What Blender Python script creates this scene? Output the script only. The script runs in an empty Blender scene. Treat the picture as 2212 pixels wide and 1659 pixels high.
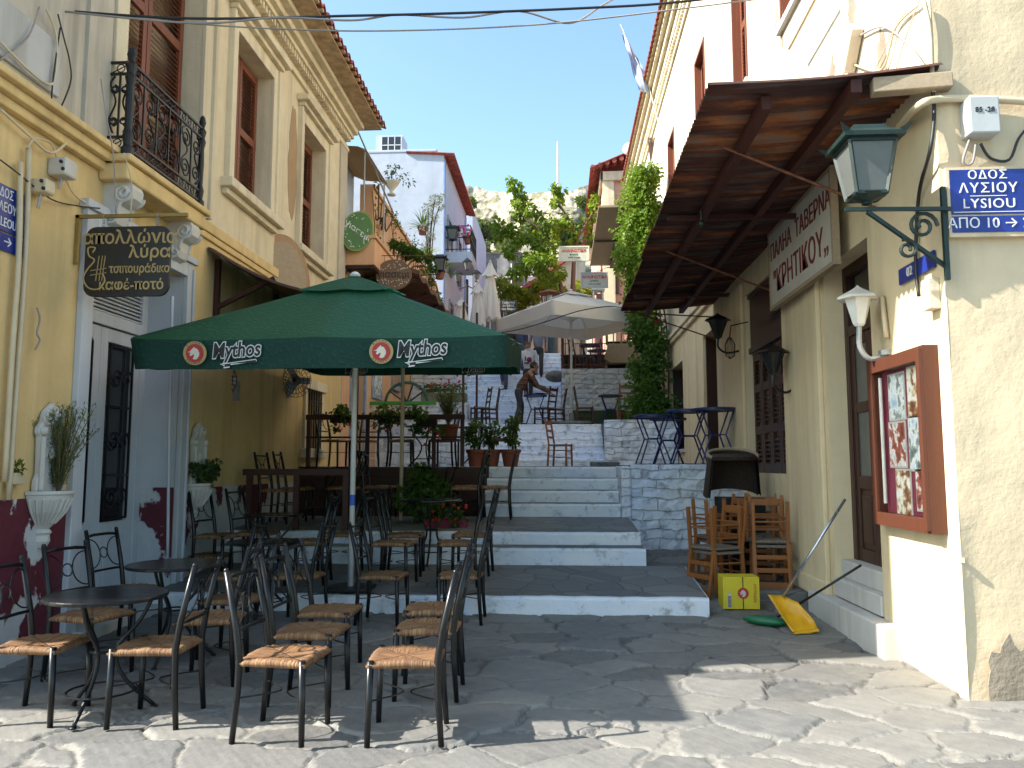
import bpy, bmesh, math, random
import numpy as np
from mathutils import Vector, Matrix, noise as mnoise
R = math.radians
rng = random.Random(7)
S = bpy.context.scene
COL = S.collection
# ------------------------------------------------------------ camera, sky, sun, exposure
EYE = Vector((0, 0, 1.6)); YAW = R(3.46); PIT = R(5.83); FPX = 1720.0
cam_d = bpy.data.cameras.new('camera'); cam = bpy.data.objects.new('camera', cam_d); COL.objects.link(cam)
cam.location = EYE; cam.rotation_euler = (R(90) + PIT, 0, YAW)
cam_d.sensor_width = 36; cam_d.lens = 36 * FPX / 2212; cam_d.clip_start = 0.05; cam_d.clip_end = 1500
S.camera = cam
SUN_EL, SUN_AZ = R(40), R(15)                      # light travels towards +X, a little +Y
W = bpy.data.worlds.new('World'); S.world = W; W.use_nodes = True
wn = W.node_tree.nodes; wbg = wn['Background']
sky = wn.new('ShaderNodeTexSky'); sky.sky_type = 'NISHITA'; sky.sun_disc = False
sky.sun_elevation = SUN_EL; sky.sun_rotation = R(255); sky.air_density = 1.0; sky.dust_density = 1.6; sky.ozone_density = 1.0
tint = wn.new('ShaderNodeMix'); tint.data_type = 'RGBA'; tint.blend_type = 'MULTIPLY'; tint.inputs[0].default_value = 1; tint.inputs[7].default_value = (1.04, 1.17, 1.10, 1)   # Athens haze: a paler, more cyan sky
W.node_tree.links.new(sky.outputs[0], tint.inputs[6]); W.node_tree.links.new(tint.outputs[2], wbg.inputs[0]); wbg.inputs[1].default_value = 0.14
sun_d = bpy.data.lights.new('sun', 'SUN'); sun_d.energy = 5.0; sun_d.angle = R(0.5); sun_d.color = (1, .95, .86)
sun = bpy.data.objects.new('sun', sun_d); COL.objects.link(sun)
LD = Vector((math.cos(SUN_AZ) * math.cos(SUN_EL), math.sin(SUN_AZ) * math.cos(SUN_EL), -math.sin(SUN_EL)))
sun.rotation_euler = LD.to_track_quat('-Z', 'Y').to_euler(); sun.location = (-20, -5, 30)
S.view_settings.view_transform = 'Standard'; S.view_settings.look = 'None'
S.view_settings.exposure = 1.3; S.view_settings.gamma = 1
S.cycles.max_bounces = 6; S.cycles.use_denoising = True

# ------------------------------------------------------------ surveying: a pixel of the 2212-wide photo onto a plane
cy_, sy_, cp_, sp_ = math.cos(YAW), math.sin(YAW), math.cos(PIT), math.sin(PIT)
FW = Vector((-sy_ * cp_, cy_ * cp_, sp_)); RT = Vector((cy_, sy_, 0)); UPV = Vector((sy_ * sp_, -cy_ * sp_, cp_))
def ray(px, py): return FW + RT * ((px - 1106) / FPX) + UPV * ((829.5 - py) / FPX)
def onX(px, py, X):
    d = ray(px, py); return EYE + d * (X / d.x)
def onY(px, py, Y):
    d = ray(px, py); return EYE + d * (Y / d.y)
def onZ(px, py, Z):
    d = ray(px, py); return EYE + d * ((Z - 1.6) / d.z)

# ------------------------------------------------------------ mesh builder
def V3(*a): return Vector(a[0]) if len(a) == 1 else Vector(a)
class MB:
    def __init__(s): s.v = []; s.f = []
    def add(s, vs, fs):
        o = len(s.v); s.v += [tuple(p) for p in vs]; s.f += [tuple(i + o for i in f) for f in fs]; return s
    def box(s, x0, x1, y0, y1, z0, z1):
        vs = [(x, y, z) for z in (z0, z1) for y in (y0, y1) for x in (x0, x1)]
        return s.add(vs, [(0, 2, 3, 1), (4, 5, 7, 6), (0, 1, 5, 4), (2, 6, 7, 3), (0, 4, 6, 2), (1, 3, 7, 5)])
    def obox(s, c, a, b, n):           # centre and three half-axis vectors
        c, a, b, n = V3(c), V3(a), V3(b), V3(n)
        vs = [c + a * i + b * j + n * k for k in (-1, 1) for j in (-1, 1) for i in (-1, 1)]
        return s.add(vs, [(0, 2, 3, 1), (4, 5, 7, 6), (0, 1, 5, 4), (2, 6, 7, 3), (0, 4, 6, 2), (1, 3, 7, 5)])
    def beam(s, p, q, w, h, up=(0, 0, 1)):
        p, q = V3(p), V3(q); d = (q - p); L = d.length; d = d / L; u = V3(up)
        r = d.cross(u)
        if r.length < 1e-4: r = d.cross(V3(1, 0, 0))
        r.normalize(); u = r.cross(d)
        return s.obox((p + q) / 2, d * L / 2, r * w / 2, u * h / 2)
    def tube(s, pts, r, n=8, cap=True):
        pts = [V3(p) for p in pts]; m = len(pts); rr = r if isinstance(r, (list, tuple)) else [r] * m
        o = len(s.v); prev = None
        for i, p in enumerate(pts):
            t = (pts[min(i + 1, m - 1)] - pts[max(i - 1, 0)]);
            if t.length < 1e-9: t = V3(0, 0, 1)
            t.normalize()
            if prev is None:
                a = V3(0, 0, 1) if abs(t.z) < .9 else V3(1, 0, 0); u = t.cross(a).normalized()
            else:
                u = prev - t * prev.dot(t)
                u = u.normalized() if u.length > 1e-6 else t.orthogonal().normalized()
            prev = u; w = t.cross(u)
            for k in range(n):
                a = 2 * math.pi * k / n; s.v.append(tuple(p + (u * math.cos(a) + w * math.sin(a)) * rr[i]))
        for i in range(m - 1):
            for k in range(n):
                k2 = (k + 1) % n; s.f.append((o + i * n + k, o + i * n + k2, o + (i + 1) * n + k2, o + (i + 1) * n + k))
        if cap:
            s.f.append(tuple(o + k for k in range(n))[::-1]); s.f.append(tuple(o + (m - 1) * n + k for k in range(n)))
        return s
    def lathe(s, prof, c=(0, 0, 0), n=20, a0=0, a1=2 * math.pi, sx=1, sy=1):
        o = len(s.v); full = abs(a1 - a0 - 2 * math.pi) < 1e-6; m = n if full else n + 1
        for (r, z) in prof:
            for k in range(m):
                a = a0 + (a1 - a0) * k / n
                s.v.append((c[0] + r * sx * math.cos(a), c[1] + r * sy * math.sin(a), c[2] + z))
        for i in range(len(prof) - 1):
            for k in range(n):
                k2 = (k + 1) % m
                s.f.append((o + i * m + k, o + i * m + k2, o + (i + 1) * m + k2, o + (i + 1) * m + k))
        if full:
            if prof[0][0] > 1e-5: s.f.append(tuple(o + k for k in range(m))[::-1])
            if prof[-1][0] > 1e-5: s.f.append(tuple(o + (len(prof) - 1) * m + k for k in range(m)))
        return s
    def prism(s, poly, o, a, b, n, t):  # 2-D outline on plane (o;a,b), thickness t along n
        o, a, b, n = V3(o), V3(a), V3(b), V3(n); m = len(poly)
        vs = [o + a * x + b * y for x, y in poly] + [o + a * x + b * y + n * t for x, y in poly]
        fs = [tuple(range(m))[::-1], tuple(range(m, 2 * m))] + [(i, (i + 1) % m, m + (i + 1) % m, m + i) for i in range(m)]
        return s.add(vs, fs)
    def sheet(s, fn, nu, nv):
        vs = [fn(i / nu, j / nv) for j in range(nv + 1) for i in range(nu + 1)]
        return s.add(vs, [(j * (nu + 1) + i, j * (nu + 1) + i + 1, (j + 1) * (nu + 1) + i + 1, (j + 1) * (nu + 1) + i) for j in range(nv) for i in range(nu)])
    def ball(s, c, r, n=10, m=6, sq=(1, 1, 1)):
        return s.add(*ballvf(c, r, n, m, sq))
    def leaf(s, p, d, up, L, w, fold=.25):
        p, d = V3(p), V3(d).normalized(); r = d.cross(V3(up))
        if r.length < 1e-4: r = d.orthogonal()
        r.normalize(); u = r.cross(d)
        m = p + d * L * .45
        return s.add([p, m + r * w / 2 + u * w * fold, p + d * L - u * w * fold * .6, m - r * w / 2 + u * w * fold, m - u * w * .05],
                     [(0, 1, 4), (1, 2, 4), (2, 3, 4), (3, 0, 4)])
    def build(s, name, mat, parent=None, smooth=False, bevel=0, sub=0, **props):
        me = bpy.data.meshes.new(name); ob = bpy.data.objects.new(name, me); COL.objects.link(ob)
        vs = s.v
        if parent is not None:
            off = Vector((0, 0, 0)); q = parent
            while q is not None: off = off + q.location; q = q.parent
            ob.parent = parent
        else:
            xs = [p[0] for p in vs]; ys = [p[1] for p in vs]; zs = [p[2] for p in vs]
            off = Vector(((min(xs) + max(xs)) / 2, (min(ys) + max(ys)) / 2, min(zs))); ob.location = off
        me.from_pydata([(p[0] - off.x, p[1] - off.y, p[2] - off.z) for p in vs], [], s.f)
        if mat is not None:
            me.materials.append(mat)
        if smooth: me.polygons.foreach_set('use_smooth', [True] * len(me.polygons))
        me.update()
        if bevel:
            m = ob.modifiers.new('bevel', 'BEVEL'); m.width = bevel; m.segments = 2; m.limit_method = 'ANGLE'; m.angle_limit = R(40)
        if sub:
            m = ob.modifiers.new('subdivision', 'SUBSURF'); m.levels = m.render_levels = sub
        tag(ob, **props)
        return ob
def ballvf(c, r, n, m, sq):
    vs = [(c[0], c[1], c[2] - r * sq[2])]; fs = []
    for i in range(1, m):
        a = -math.pi / 2 + math.pi * i / m
        for k in range(n):
            b = 2 * math.pi * k / n
            vs.append((c[0] + r * sq[0] * math.cos(a) * math.cos(b), c[1] + r * sq[1] * math.cos(a) * math.sin(b), c[2] + r * sq[2] * math.sin(a)))
    vs.append((c[0], c[1], c[2] + r * sq[2])); T = len(vs) - 1
    for k in range(n):
        fs.append((0, 1 + (k + 1) % n, 1 + k)); fs.append((T, 1 + (m - 2) * n + k, 1 + (m - 2) * n + (k + 1) % n))
        for i in range(m - 2):
            fs.append((1 + i * n + k, 1 + i * n + (k + 1) % n, 1 + (i + 1) * n + (k + 1) % n, 1 + (i + 1) * n + k))
    return vs, fs
def tag(o, label=None, cat=None, group=None, kind=None):
    if label: o['label'] = label
    if cat: o['category'] = cat
    if group: o['group'] = group
    if kind: o['kind'] = kind
    return o
def thing(name, label, cat, loc=(0, 0, 0), rz=0, group=None):
    o = bpy.data.objects.new(name, None); COL.objects.link(o); o.location = loc; o.rotation_euler = (0, 0, rz)
    o.empty_display_size = .2
    return tag(o, label, cat, group)
def dup(root, loc, rz=0, label=None, group=None, rot=None, scale=None):
    def cp(o, par):
        c = o.copy(); COL.objects.link(c)
        if par is not None: c.parent = par
        for ch in [x for x in o.children]: cp(ch, c)
        return c
    r = cp(root, None); r.location = loc; r.rotation_euler = rot if rot else (0, 0, rz)
    if scale: r.scale = (scale,) * 3 if not isinstance(scale, tuple) else scale
    if label: r['label'] = label
    if group: r['group'] = group
    return r
def arc(c, r, a0, a1, n, ax=(1, 0, 0), ay=(0, 0, 1)):
    c, ax, ay = V3(c), V3(ax), V3(ay)
    return [c + ax * (r * math.cos(a0 + (a1 - a0) * i / n)) + ay * (r * math.sin(a0 + (a1 - a0) * i / n)) for i in range(n + 1)]
def spiral(c, r0, r1, a0, turns, n, ax, ay):
    c, ax, ay = V3(c), V3(ax), V3(ay)
    return [c + (ax * math.cos(a0 + turns * 2 * math.pi * i / n) + ay * math.sin(a0 + turns * 2 * math.pi * i / n)) * (r0 + (r1 - r0) * i / n) for i in range(n + 1)]
def smoothpts(pts, k=4):
    pts = [V3(p) for p in pts]; out = []
    for i in range(len(pts) - 1):
        p0 = pts[max(i - 1, 0)]; p1 = pts[i]; p2 = pts[i + 1]; p3 = pts[min(i + 2, len(pts) - 1)]
        for j in range(k):
            t = j / k
            out.append(.5 * ((2 * p1) + (p2 - p0) * t + (2 * p0 - 5 * p1 + 4 * p2 - p3) * t * t + (3 * p1 - p0 - 3 * p2 + p3) * t ** 3))
    return out + [pts[-1]]
_txt = {}
def text(name, s, mat, o, a, b, size, parent=None, depth=.003, align='CENTER', shear=0, offset=0, spacing=1, sxx=1, **props):
    c = bpy.data.curves.new('lettering', 'FONT'); c.body = s; c.size = size; c.align_x = align; c.align_y = 'CENTER'
    c.extrude = depth; c.shear = shear; c.offset = offset; c.space_character = spacing; c.resolution_u = 3
    ob = bpy.data.objects.new('lettering', c); me = bpy.data.meshes.new_from_object(ob)
    bpy.data.objects.remove(ob); bpy.data.curves.remove(c)
    o, a, b = V3(o), V3(a).normalized(), V3(b).normalized(); n = a.cross(b)
    mb = MB(); mb.v = [tuple(o + a * (v.co.x * sxx) + b * v.co.y + n * v.co.z) for v in me.vertices]; mb.f = [tuple(p.vertices) for p in me.polygons]
    bpy.data.meshes.remove(me)
    return mb.build(name, mat, parent, **props)

# ------------------------------------------------------------ materials
class NT:
    def __init__(s, name):
        s.m = bpy.data.materials.new(name); s.m.use_nodes = True; s.t = s.m.node_tree; s.t.nodes.clear()
        s.out = s.t.nodes.new('ShaderNodeOutputMaterial'); s.b = s.t.nodes.new('ShaderNodeBsdfPrincipled')
        s.t.links.new(s.b.outputs[0], s.out.inputs[0]); s._c = {}
    def L(s, a, b): s.t.links.new(a, b)
    def put(s, inp, v):
        if hasattr(v, 'links'): s.t.links.new(v, inp)
        elif isinstance(v, (tuple, list)) and len(v) == 3 and inp.type == 'RGBA': inp.default_value = (*v, 1)
        else: inp.default_value = v
    def co(s, which='Object'):
        if 'tc' not in s._c: s._c['tc'] = s.t.nodes.new('ShaderNodeTexCoord')
        return s._c['tc'].outputs[which]
    def map(s, vec, scale=(1, 1, 1), loc=(0, 0, 0), rot=(0, 0, 0)):
        n = s.t.nodes.new('ShaderNodeMapping'); s.L(vec, n.inputs[0]); n.inputs[1].default_value = loc; n.inputs[2].default_value = rot; n.inputs[3].default_value = scale; return n.outputs[0]
    def noise(s, scale, detail=4, rough=.55, vec=None, dist=0):
        n = s.t.nodes.new('ShaderNodeTexNoise'); s.L(vec if vec is not None else s.co(), n.inputs['Vector'])
        n.inputs['Scale'].default_value = scale; n.inputs['Detail'].default_value = detail; n.inputs['Roughness'].default_value = rough; n.inputs['Distortion'].default_value = dist
        return n.outputs['Fac']
    def vor(s, scale, feature='F1', vec=None, out='Distance', rand=1):
        n = s.t.nodes.new('ShaderNodeTexVoronoi'); n.feature = feature; s.L(vec if vec is not None else s.co(), n.inputs['Vector'])
        n.inputs['Scale'].default_value = scale; n.inputs['Randomness'].default_value = rand; return n.outputs[out]
    def wave(s, scale, dist=0, detail=2, dscale=1, vec=None, dir='X', prof='SIN'):
        n = s.t.nodes.new('ShaderNodeTexWave'); s.L(vec if vec is not None else s.co(), n.inputs['Vector']); n.bands_direction = dir; n.wave_profile = prof
        n.inputs['Scale'].default_value = scale; n.inputs['Distortion'].default_value = dist; n.inputs['Detail'].default_value = detail; n.inputs['Detail Scale'].default_value = dscale
        return n.outputs['Fac']
    def ramp(s, fac, stops):
        n = s.t.nodes.new('ShaderNodeValToRGB'); s.L(fac, n.inputs[0]); e = n.color_ramp.elements
        while len(e) < len(stops): e.new(.5)
        for el, (p, c) in zip(e, stops): el.position = p; el.color = (*c, 1) if isinstance(c, (tuple, list)) else (c, c, c, 1)
        return n.outputs[0]
    def mix(s, fac, a, b, mode='MIX'):
        n = s.t.nodes.new('ShaderNodeMix'); n.data_type = 'RGBA'; n.blend_type = mode
        s.put(n.inputs[0], fac); s.put(n.inputs[6], a); s.put(n.inputs[7], b); return n.outputs[2]
    def math(s, op, a, b=0.0, clamp=False):
        n = s.t.nodes.new('ShaderNodeMath'); n.operation = op; n.use_clamp = clamp; s.put(n.inputs[0], a); s.put(n.inputs[1], b); return n.outputs[0]
    def sep(s, vec):
        n = s.t.nodes.new('ShaderNodeSeparateXYZ'); s.L(vec, n.inputs[0]); return n.outputs
    def bump(s, h, strength=.5, dist=.01, nrm=None):
        n = s.t.nodes.new('ShaderNodeBump'); n.inputs['Strength'].default_value = strength; n.inputs['Distance'].default_value = dist; s.L(h, n.inputs['Height'])
        if nrm is not None: s.L(nrm, n.inputs['Normal'])
        return n.outputs[0]
    def orand(s): 
        n = s.t.nodes.new('ShaderNodeObjectInfo'); return n.outputs['Random']
    def attr(s, name):
        n = s.t.nodes.new('ShaderNodeAttribute'); n.attribute_name = name; return n.outputs['Color']
    def fin(s, col, rough=.8, bump=None, metal=0, spec=None, **kw):
        s.put(s.b.inputs['Base Color'], col); s.put(s.b.inputs['Roughness'], rough); s.put(s.b.inputs['Metallic'], metal)
        if bump is not None: s.L(bump, s.b.inputs['Normal'])
        if spec is not None: s.b.inputs['Specular IOR Level'].default_value = spec
        for k, v in kw.items(): s.put(s.b.inputs[k], v)
        return s.m
def mul(c, k): return tuple(min(1, x * k) for x in c)
def simple(name, c, rough=.6, var=.25, scale=6, metal=0, bump=.15, bscale=30, spec=None, bd=.004):
    t = NT(name); f = t.noise(scale, 5, .6)
    col = t.mix(t.ramp(f, [(.3, 0.), (.7, 1.)]), mul(c, 1 - var), mul(c, 1 + var))
    ob = t.orand(); col = t.mix(t.math('MULTIPLY', ob, .25), col, mul(c, .6))
    b = t.bump(t.noise(bscale, 3), bump, bd)
    r = t.math('ADD', rough - .08, t.math('MULTIPLY', t.noise(scale * 2.3, 3), .16))
    return t.fin(col, r, b, metal, spec)
def plaster(name, c, stain=(.3, .27, .2), amt=.5, peel=None, peel_t=.68, streak=.35, bump=.5, scale=1.0):
    t = NT(name); o = t.co()
    big = t.ramp(t.noise(.55 * scale, 6, .62), [(.35, 0.), (.75, 1.)])
    mid = t.noise(4 * scale, 6, .6); st = t.noise(1.5, 5, .6, t.map(o, (2.2, 2.2, .16)))
    col = t.mix(t.math('MULTIPLY', big, amt * .7), c, t.mix(.5, c, stain))
    col = t.mix(t.math('MULTIPLY', t.ramp(st, [(.48, 0.), (.68, 1.)]), streak), col, stain)
    col = t.mix(t.math('MULTIPLY', t.ramp(mid, [(.3, 1.), (.62, 0.)]), .22 * amt * 2), col, mul(c, .72))
    crack = t.ramp(t.vor(.55, 'DISTANCE_TO_EDGE', t.map(t.co(), (1, 1, 1), (0, 0, 0))), [(0., 1.), (.006, 0.)])
    h = t.math('ADD', t.math('MULTIPLY', mid, .6), t.math('MULTIPLY', t.noise(26, 4, .6), .25))
    wob = t.noise(1.1, 3, .5); h = t.math('ADD', h, t.math('MULTIPLY', wob, 2.2))
    if peel is not None:
        pm = t.ramp(t.noise(.9 * scale, 8, .62, t.map(o, (1, 1, .8), (3.1, 1.7, 5.3))), [(peel_t, 0.), (peel_t + .012, 1.)])
        col = t.mix(pm, col, t.mix(mid, mul(peel, .75), mul(peel, 1.2)))
        h = t.math('SUBTRACT', h, t.math('MULTIPLY', pm, .8))
    return t.fin(col, .9, t.bump(h, bump, .02), spec=.2)
def wood(name, c, axis='Z', rough=.55, var=.5, scale=1, paint=None):
    t = NT(name); o = t.co(); sc = {'X': (.6, 9, 9), 'Y': (9, .6, 9), 'Z': (9, 9, .6)}[axis]
    g = t.noise(3.0 * scale, 6, .65, t.map(o, sc), .6)
    col = t.mix(g, mul(c, 1 - var), mul(c, 1 + var)); col = t.mix(t.math('MULTIPLY', t.orand(), .3), col, mul(c, .55))
    if paint is not None:
        pm = t.ramp(t.noise(3, 7, .7), [(.55, 0.), (.6, 1.)]); col = t.mix(pm, col, paint)
    return t.fin(col, rough, t.bump(g, .3, .004), spec=.35)
def leafmat(name, c1, c2, trans=.35):
    t = NT(name); n = t.noise(1.7, 3, .6); f = t.noise(23, 2, .5)
    col = t.mix(t.ramp(n, [(.35, 0.), (.65, 1.)]), c1, c2); col = t.mix(t.math('MULTIPLY', f, .5), col, mul(c2, 1.3))
    t.fin(col, .5, spec=.35)
    tr = t.t.nodes.new('ShaderNodeBsdfTranslucent'); t.L(t.mix(.5, col, (.35, .45, .04), 'MIX'), tr.inputs[0])
    mx = t.t.nodes.new('ShaderNodeMixShader'); mx.inputs[0].default_value = trans; t.L(t.b.outputs[0], mx.inputs[1]); t.L(tr.outputs[0], mx.inputs[2]); t.L(mx.outputs[0], t.out.inputs[0])
    return t.m
def cloth(name, c, trans=.3, tc=None, weave=900, var=.12, drops=False, rough=.85):
    t = NT(name); n = t.noise(3, 5, .6)
    col = t.mix(n, mul(c, 1 - var), mul(c, 1 + var))
    h = t.noise(weave / 8, 2)
    if drops:
        d = t.vor(26, 'SMOOTH_F1', t.map(t.co(), (1, 1, 1)))
        h = t.math('ADD', t.math('MULTIPLY', t.ramp(d, [(.1, 1.), (.45, 0.)]), 1.0), t.math('MULTIPLY', h, .15))
        col = t.mix(t.math('MULTIPLY', t.ramp(d, [(.1, 1.), (.35, 0.)]), .45), col, mul(c, 1.9))
    t.fin(col, rough, t.bump(h, .35 if drops else .15, .01 if drops else .002), spec=.25)
    tr = t.t.nodes.new('ShaderNodeBsdfTranslucent'); t.put(tr.inputs[0], tc or mul(c, 1.4))
    mx = t.t.nodes.new('ShaderNodeMixShader'); mx.inputs[0].default_value = trans; t.L(t.b.outputs[0], mx.inputs[1]); t.L(tr.outputs[0], mx.inputs[2]); t.L(mx.outputs[0], t.out.inputs[0])
    return t.m
def whitewash(name, wscale=(1, 1, 1), mj=.4, dirt_t=.515, rows=.14, length=.55, bump=1.0, tint=(.72, .75, .80), rot=(R(90), 0, 0)):
    t = NT(name); o = t.co('Object'); 
    vec = t.map(o, (1, 1, 1), (0, 0, 0), rot)
    dis = t.t.nodes.new('ShaderNodeTexNoise'); t.L(vec, dis.inputs['Vector']); dis.inputs['Scale'].default_value = 3.1; dis.inputs['Detail'].default_value = 4
    vv = t.t.nodes.new('ShaderNodeVectorMath'); vv.operation = 'MULTIPLY_ADD'; t.L(dis.outputs['Color'], vv.inputs[0]); vv.inputs[1].default_value = (.22, .17, .2); t.L(vec, vv.inputs[2])
    br = t.t.nodes.new('ShaderNodeTexBrick'); t.L(vv.outputs[0], br.inputs['Vector']); br.inputs['Scale'].default_value = 1
    br.inputs['Brick Width'].default_value = length; br.inputs['Row Height'].default_value = rows; br.inputs['Mortar Size'].default_value = .012; br.inputs['Mortar Smooth'].default_value = .7; br.offset = .43; br.squash = 1.3
    fac = br.outputs['Fac']; bl = t.noise(1.3, 5, .6)
    col = t.mix(t.ramp(bl, [(.4, 0.), (.7, 1.)]), tint, (tint[0] * .82, tint[1] * .9, min(1, tint[2] * 1.05)))
    dirt = t.ramp(t.noise(5, 9, .76), [(dirt_t, 0.), (dirt_t + .12, 1.)]); col = t.mix(t.math('MULTIPLY', dirt, .7), col, (.2, .19, .17))
    col = t.mix(t.math('MULTIPLY', t.math('MULTIPLY', fac, t.ramp(t.noise(2.1, 4), [(.35, .1), (.65, 1.)])), mj), col, (.24, .24, .24))
    h = t.math('SUBTRACT', t.math('MULTIPLY', t.noise(3.5, 6, .6), 1.1), t.math('MULTIPLY', fac, 1. if mj > .1 else 0.))
    return t.fin(col, .8, t.bump(h, bump, .03), spec=.25)
M = {}
M['yellow_plaster'] = plaster('yellow_plaster', (.74, .545, .26), (.36, .24, .11), .9, None, streak=.45, bump=.7)
M['cream_plaster'] = plaster('cream_plaster', (.74, .64, .45), (.40, .33, .23), 1.1, None, streak=.6, bump=.7)
M['grey_plaster'] = plaster('grey_plaster', (.58, .52, .42), (.25, .23, .2), 1.2, None, streak=.7)
M['bare_plaster'] = plaster('bare_plaster', (.42, .29, .17), (.25, .18, .1), .9, None, bump=1.0)
M['trim_plaster'] = plaster('trim_plaster', (.75, .66, .48), (.40, .33, .23), .9, None, streak=.6)
M['right_plaster'] = plaster('right_plaster', (.68, .61, .48), (.34, .27, .18), .7, (.36, .30, .22), .70, streak=.4, bump=.9)
M['shade_plaster'] = plaster('shade_plaster', (.74, .62, .41), (.40, .31, .19), .8, None, streak=.45)
M['corner_plaster'] = plaster('corner_plaster', (.64, .52, .35), (.27, .22, .16), .9, (.40, .33, .23), .66, streak=.45, bump=.7)
M['salmon_plaster'] = plaster('salmon_plaster', (.72, .42, .24), (.4, .25, .16), .5, None, streak=.3)
M['pink_plaster'] = plaster('pink_plaster', (.70, .36, .28), (.45, .26, .2), .5, None, streak=.2)
M['white_plaster'] = plaster('white_plaster', (.47, .53, .64), (.30, .33, .38), .8, (.45, .48, .52), .74, streak=.25)
M['blue_paint'] = simple('blue_paint', (.22, .34, .62), .6)
M['bluegrey_paint'] = simple('bluegrey_paint', (.28, .33, .42), .55)
M['door_white'] = plaster('door_white', (.56, .58, .62), (.3, .28, .24), .5, None, streak=.35, bump=.25)
def wains():
    t = NT('red_wainscot_paint'); o = t.co(); n = t.noise(1.15, 9, .6, t.map(o, (1, 1, .75), (1.1, 3.2, .4))); e = t.noise(14, 4, .6)
    m = t.ramp(t.math('ADD', n, t.math('MULTIPLY', e, .03)), [(.462, 0.), (.474, 1.)])
    red = t.mix(e, (.075, .008, .018), (.14, .02, .035)); wh = t.mix(e, (.42, .42, .44), (.62, .62, .62))
    return t.fin(t.mix(m, red, wh), .75, t.bump(t.math('ADD', t.math('MULTIPLY', m, -.7), t.math('MULTIPLY', e, .4)), .6, .015))
M['wainscot'] = wains()
M['whitewash'] = whitewash('whitewashed_stone', mj=.17)
M['whitewash_step'] = whitewash('whitewashed_riser', rows=.9, length=2.4, bump=1.0, tint=(.72, .73, .74), mj=.0, dirt_t=.535)
M['whitewash_brick'] = whitewash('whitewashed_stair_blocks', rows=.178, length=.6, bump=.6, tint=(.74, .78, .84), mj=.3)
M['marble'] = plaster('worn_marble', (.55, .54, .52), (.26, .23, .19), .8, None, streak=.5, bump=.25)
M['white_stone'] = plaster('white_carved_stone', (.62, .60, .56), (.34, .31, .27), .5, None, streak=.35, bump=.25)
M['iron'] = simple('black_iron', (.009, .009, .010), .42, .3, 8, .0, .15, 60, .4)
M['chair_metal'] = simple('black_painted_tube', (.008, .008, .009), .3, .3, 6, 0, .08, 40, .4)
M['table_black'] = simple('black_table_top', (.009, .009, .010), .24, .3, 5, 0, .05, 30, .35)
M['blue_metal'] = simple('blue_painted_metal', (.012, .02, .11), .4, .3, 8)
M['white_metal'] = simple('white_painted_metal', (.66, .66, .62), .45, .12, 6)
M['grey_metal'] = simple('grey_metal', (.34, .35, .36), .45, .2, 6, .5)
M['green_metal'] = simple('green_painted_metal', (.007, .024, .02), .5, .4, 9)
M['rust_iron'] = simple('rusty_iron', (.16, .06, .03), .8, .5, 12)
M['cable_grey'] = simple('grey_cable', (.30, .27, .25), .6, .2)
M['cable_black'] = simple('black_cable', (.015, .015, .017), .5, .2)
M['cable_cream'] = simple('cream_cable', (.55, .46, .3), .6, .2)
M['pvc'] = simple('cream_pipe_paint', (.60, .50, .33), .5, .12, 3)
M['box_grey'] = simple('grey_meter_box', (.42, .44, .44), .5, .1, 3)
M['brown_wood'] = wood('brown_shutter_wood', (.20, .065, .035), 'Z')
M['brown_wood_h'] = wood('brown_beam_wood', (.06, .017, .013), 'Y', .6)
M['dark_wood'] = wood('dark_door_wood', (.045, .018, .013), 'Z', .4)
M['rail_wood'] = wood('dark_rail_wood', (.06, .022, .015), 'X', .5)
M['case_wood'] = wood('red_brown_case_wood', (.105, .034, .018), 'Z', .45, .3)
M['orange_wood'] = wood('orange_varnished_wood', (.27, .10, .028), 'Z', .45, .35)
M['darkchair_wood'] = wood('dark_stained_wood', (.06, .022, .018), 'Z', .5)
M['thatch'] = wood('weathered_reed', (.13, .075, .05), 'X', .9, .7, 1.6)
M['plank'] = wood('weathered_planks', (.36, .28, .19), 'Y', .85, .35)
M['terracotta'] = simple('terracotta_pot', (.25, .075, .04), .8, .25, 5)
M['roof_tile'] = simple('red_roof_tile', (.30, .07, .05), .85, .5, 7)
M['roof_tile_under'] = simple('tile_underside', (.46, .33, .2), .9, .4, 6)
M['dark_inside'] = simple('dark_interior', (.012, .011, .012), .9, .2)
M['skin'] = simple('skin', (.36, .18, .12), .55, .12, 9)
M['hair_black'] = simple('dark_hair', (.012, .009, .008), .5, .3, 30)
def glassy(name, c, rough=.08):
    t = NT(name); return t.fin(c, rough, None, 0, .6)
M['dark_glass'] = glassy('dark_window_glass', (.02, .022, .025))
def paving():
    t = NT('stone_paving'); a = t.attr('pave'); s = t.sep(a)
    f = t.noise(9, 8, .7); g = t.noise(2.2, 5, .6); fine = t.noise(60, 4, .7)
    c = t.ramp(s[0], [(0., (.095, .094, .092)), (.4, (.145, .141, .134)), (.75, (.20, .19, .172)), (1., (.118, .119, .12))])
    c = t.mix(t.math('MULTIPLY', t.ramp(f, [(.35, 0.), (.7, 1.)]), .45), c, (.26, .245, .22))
    c = t.mix(t.math('MULTIPLY', t.ramp(g, [(.5, 0.), (.75, 1.)]), .5), c, (.11, .11, .112))
    c = t.mix(s[1], c, t.mix(fine, (.17, .16, .14), (.34, .32, .28)))
    c = t.mix(s[2], c, (.05, .047, .04))
    h = t.math('ADD', t.math('MULTIPLY', f, 1.), t.math('MULTIPLY', fine, .35))
    return t.fin(c, t.math('ADD', .52, t.math('MULTIPLY', g, .35)), t.bump(h, .55, .012), spec=.35)
M['paving'] = paving()
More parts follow.
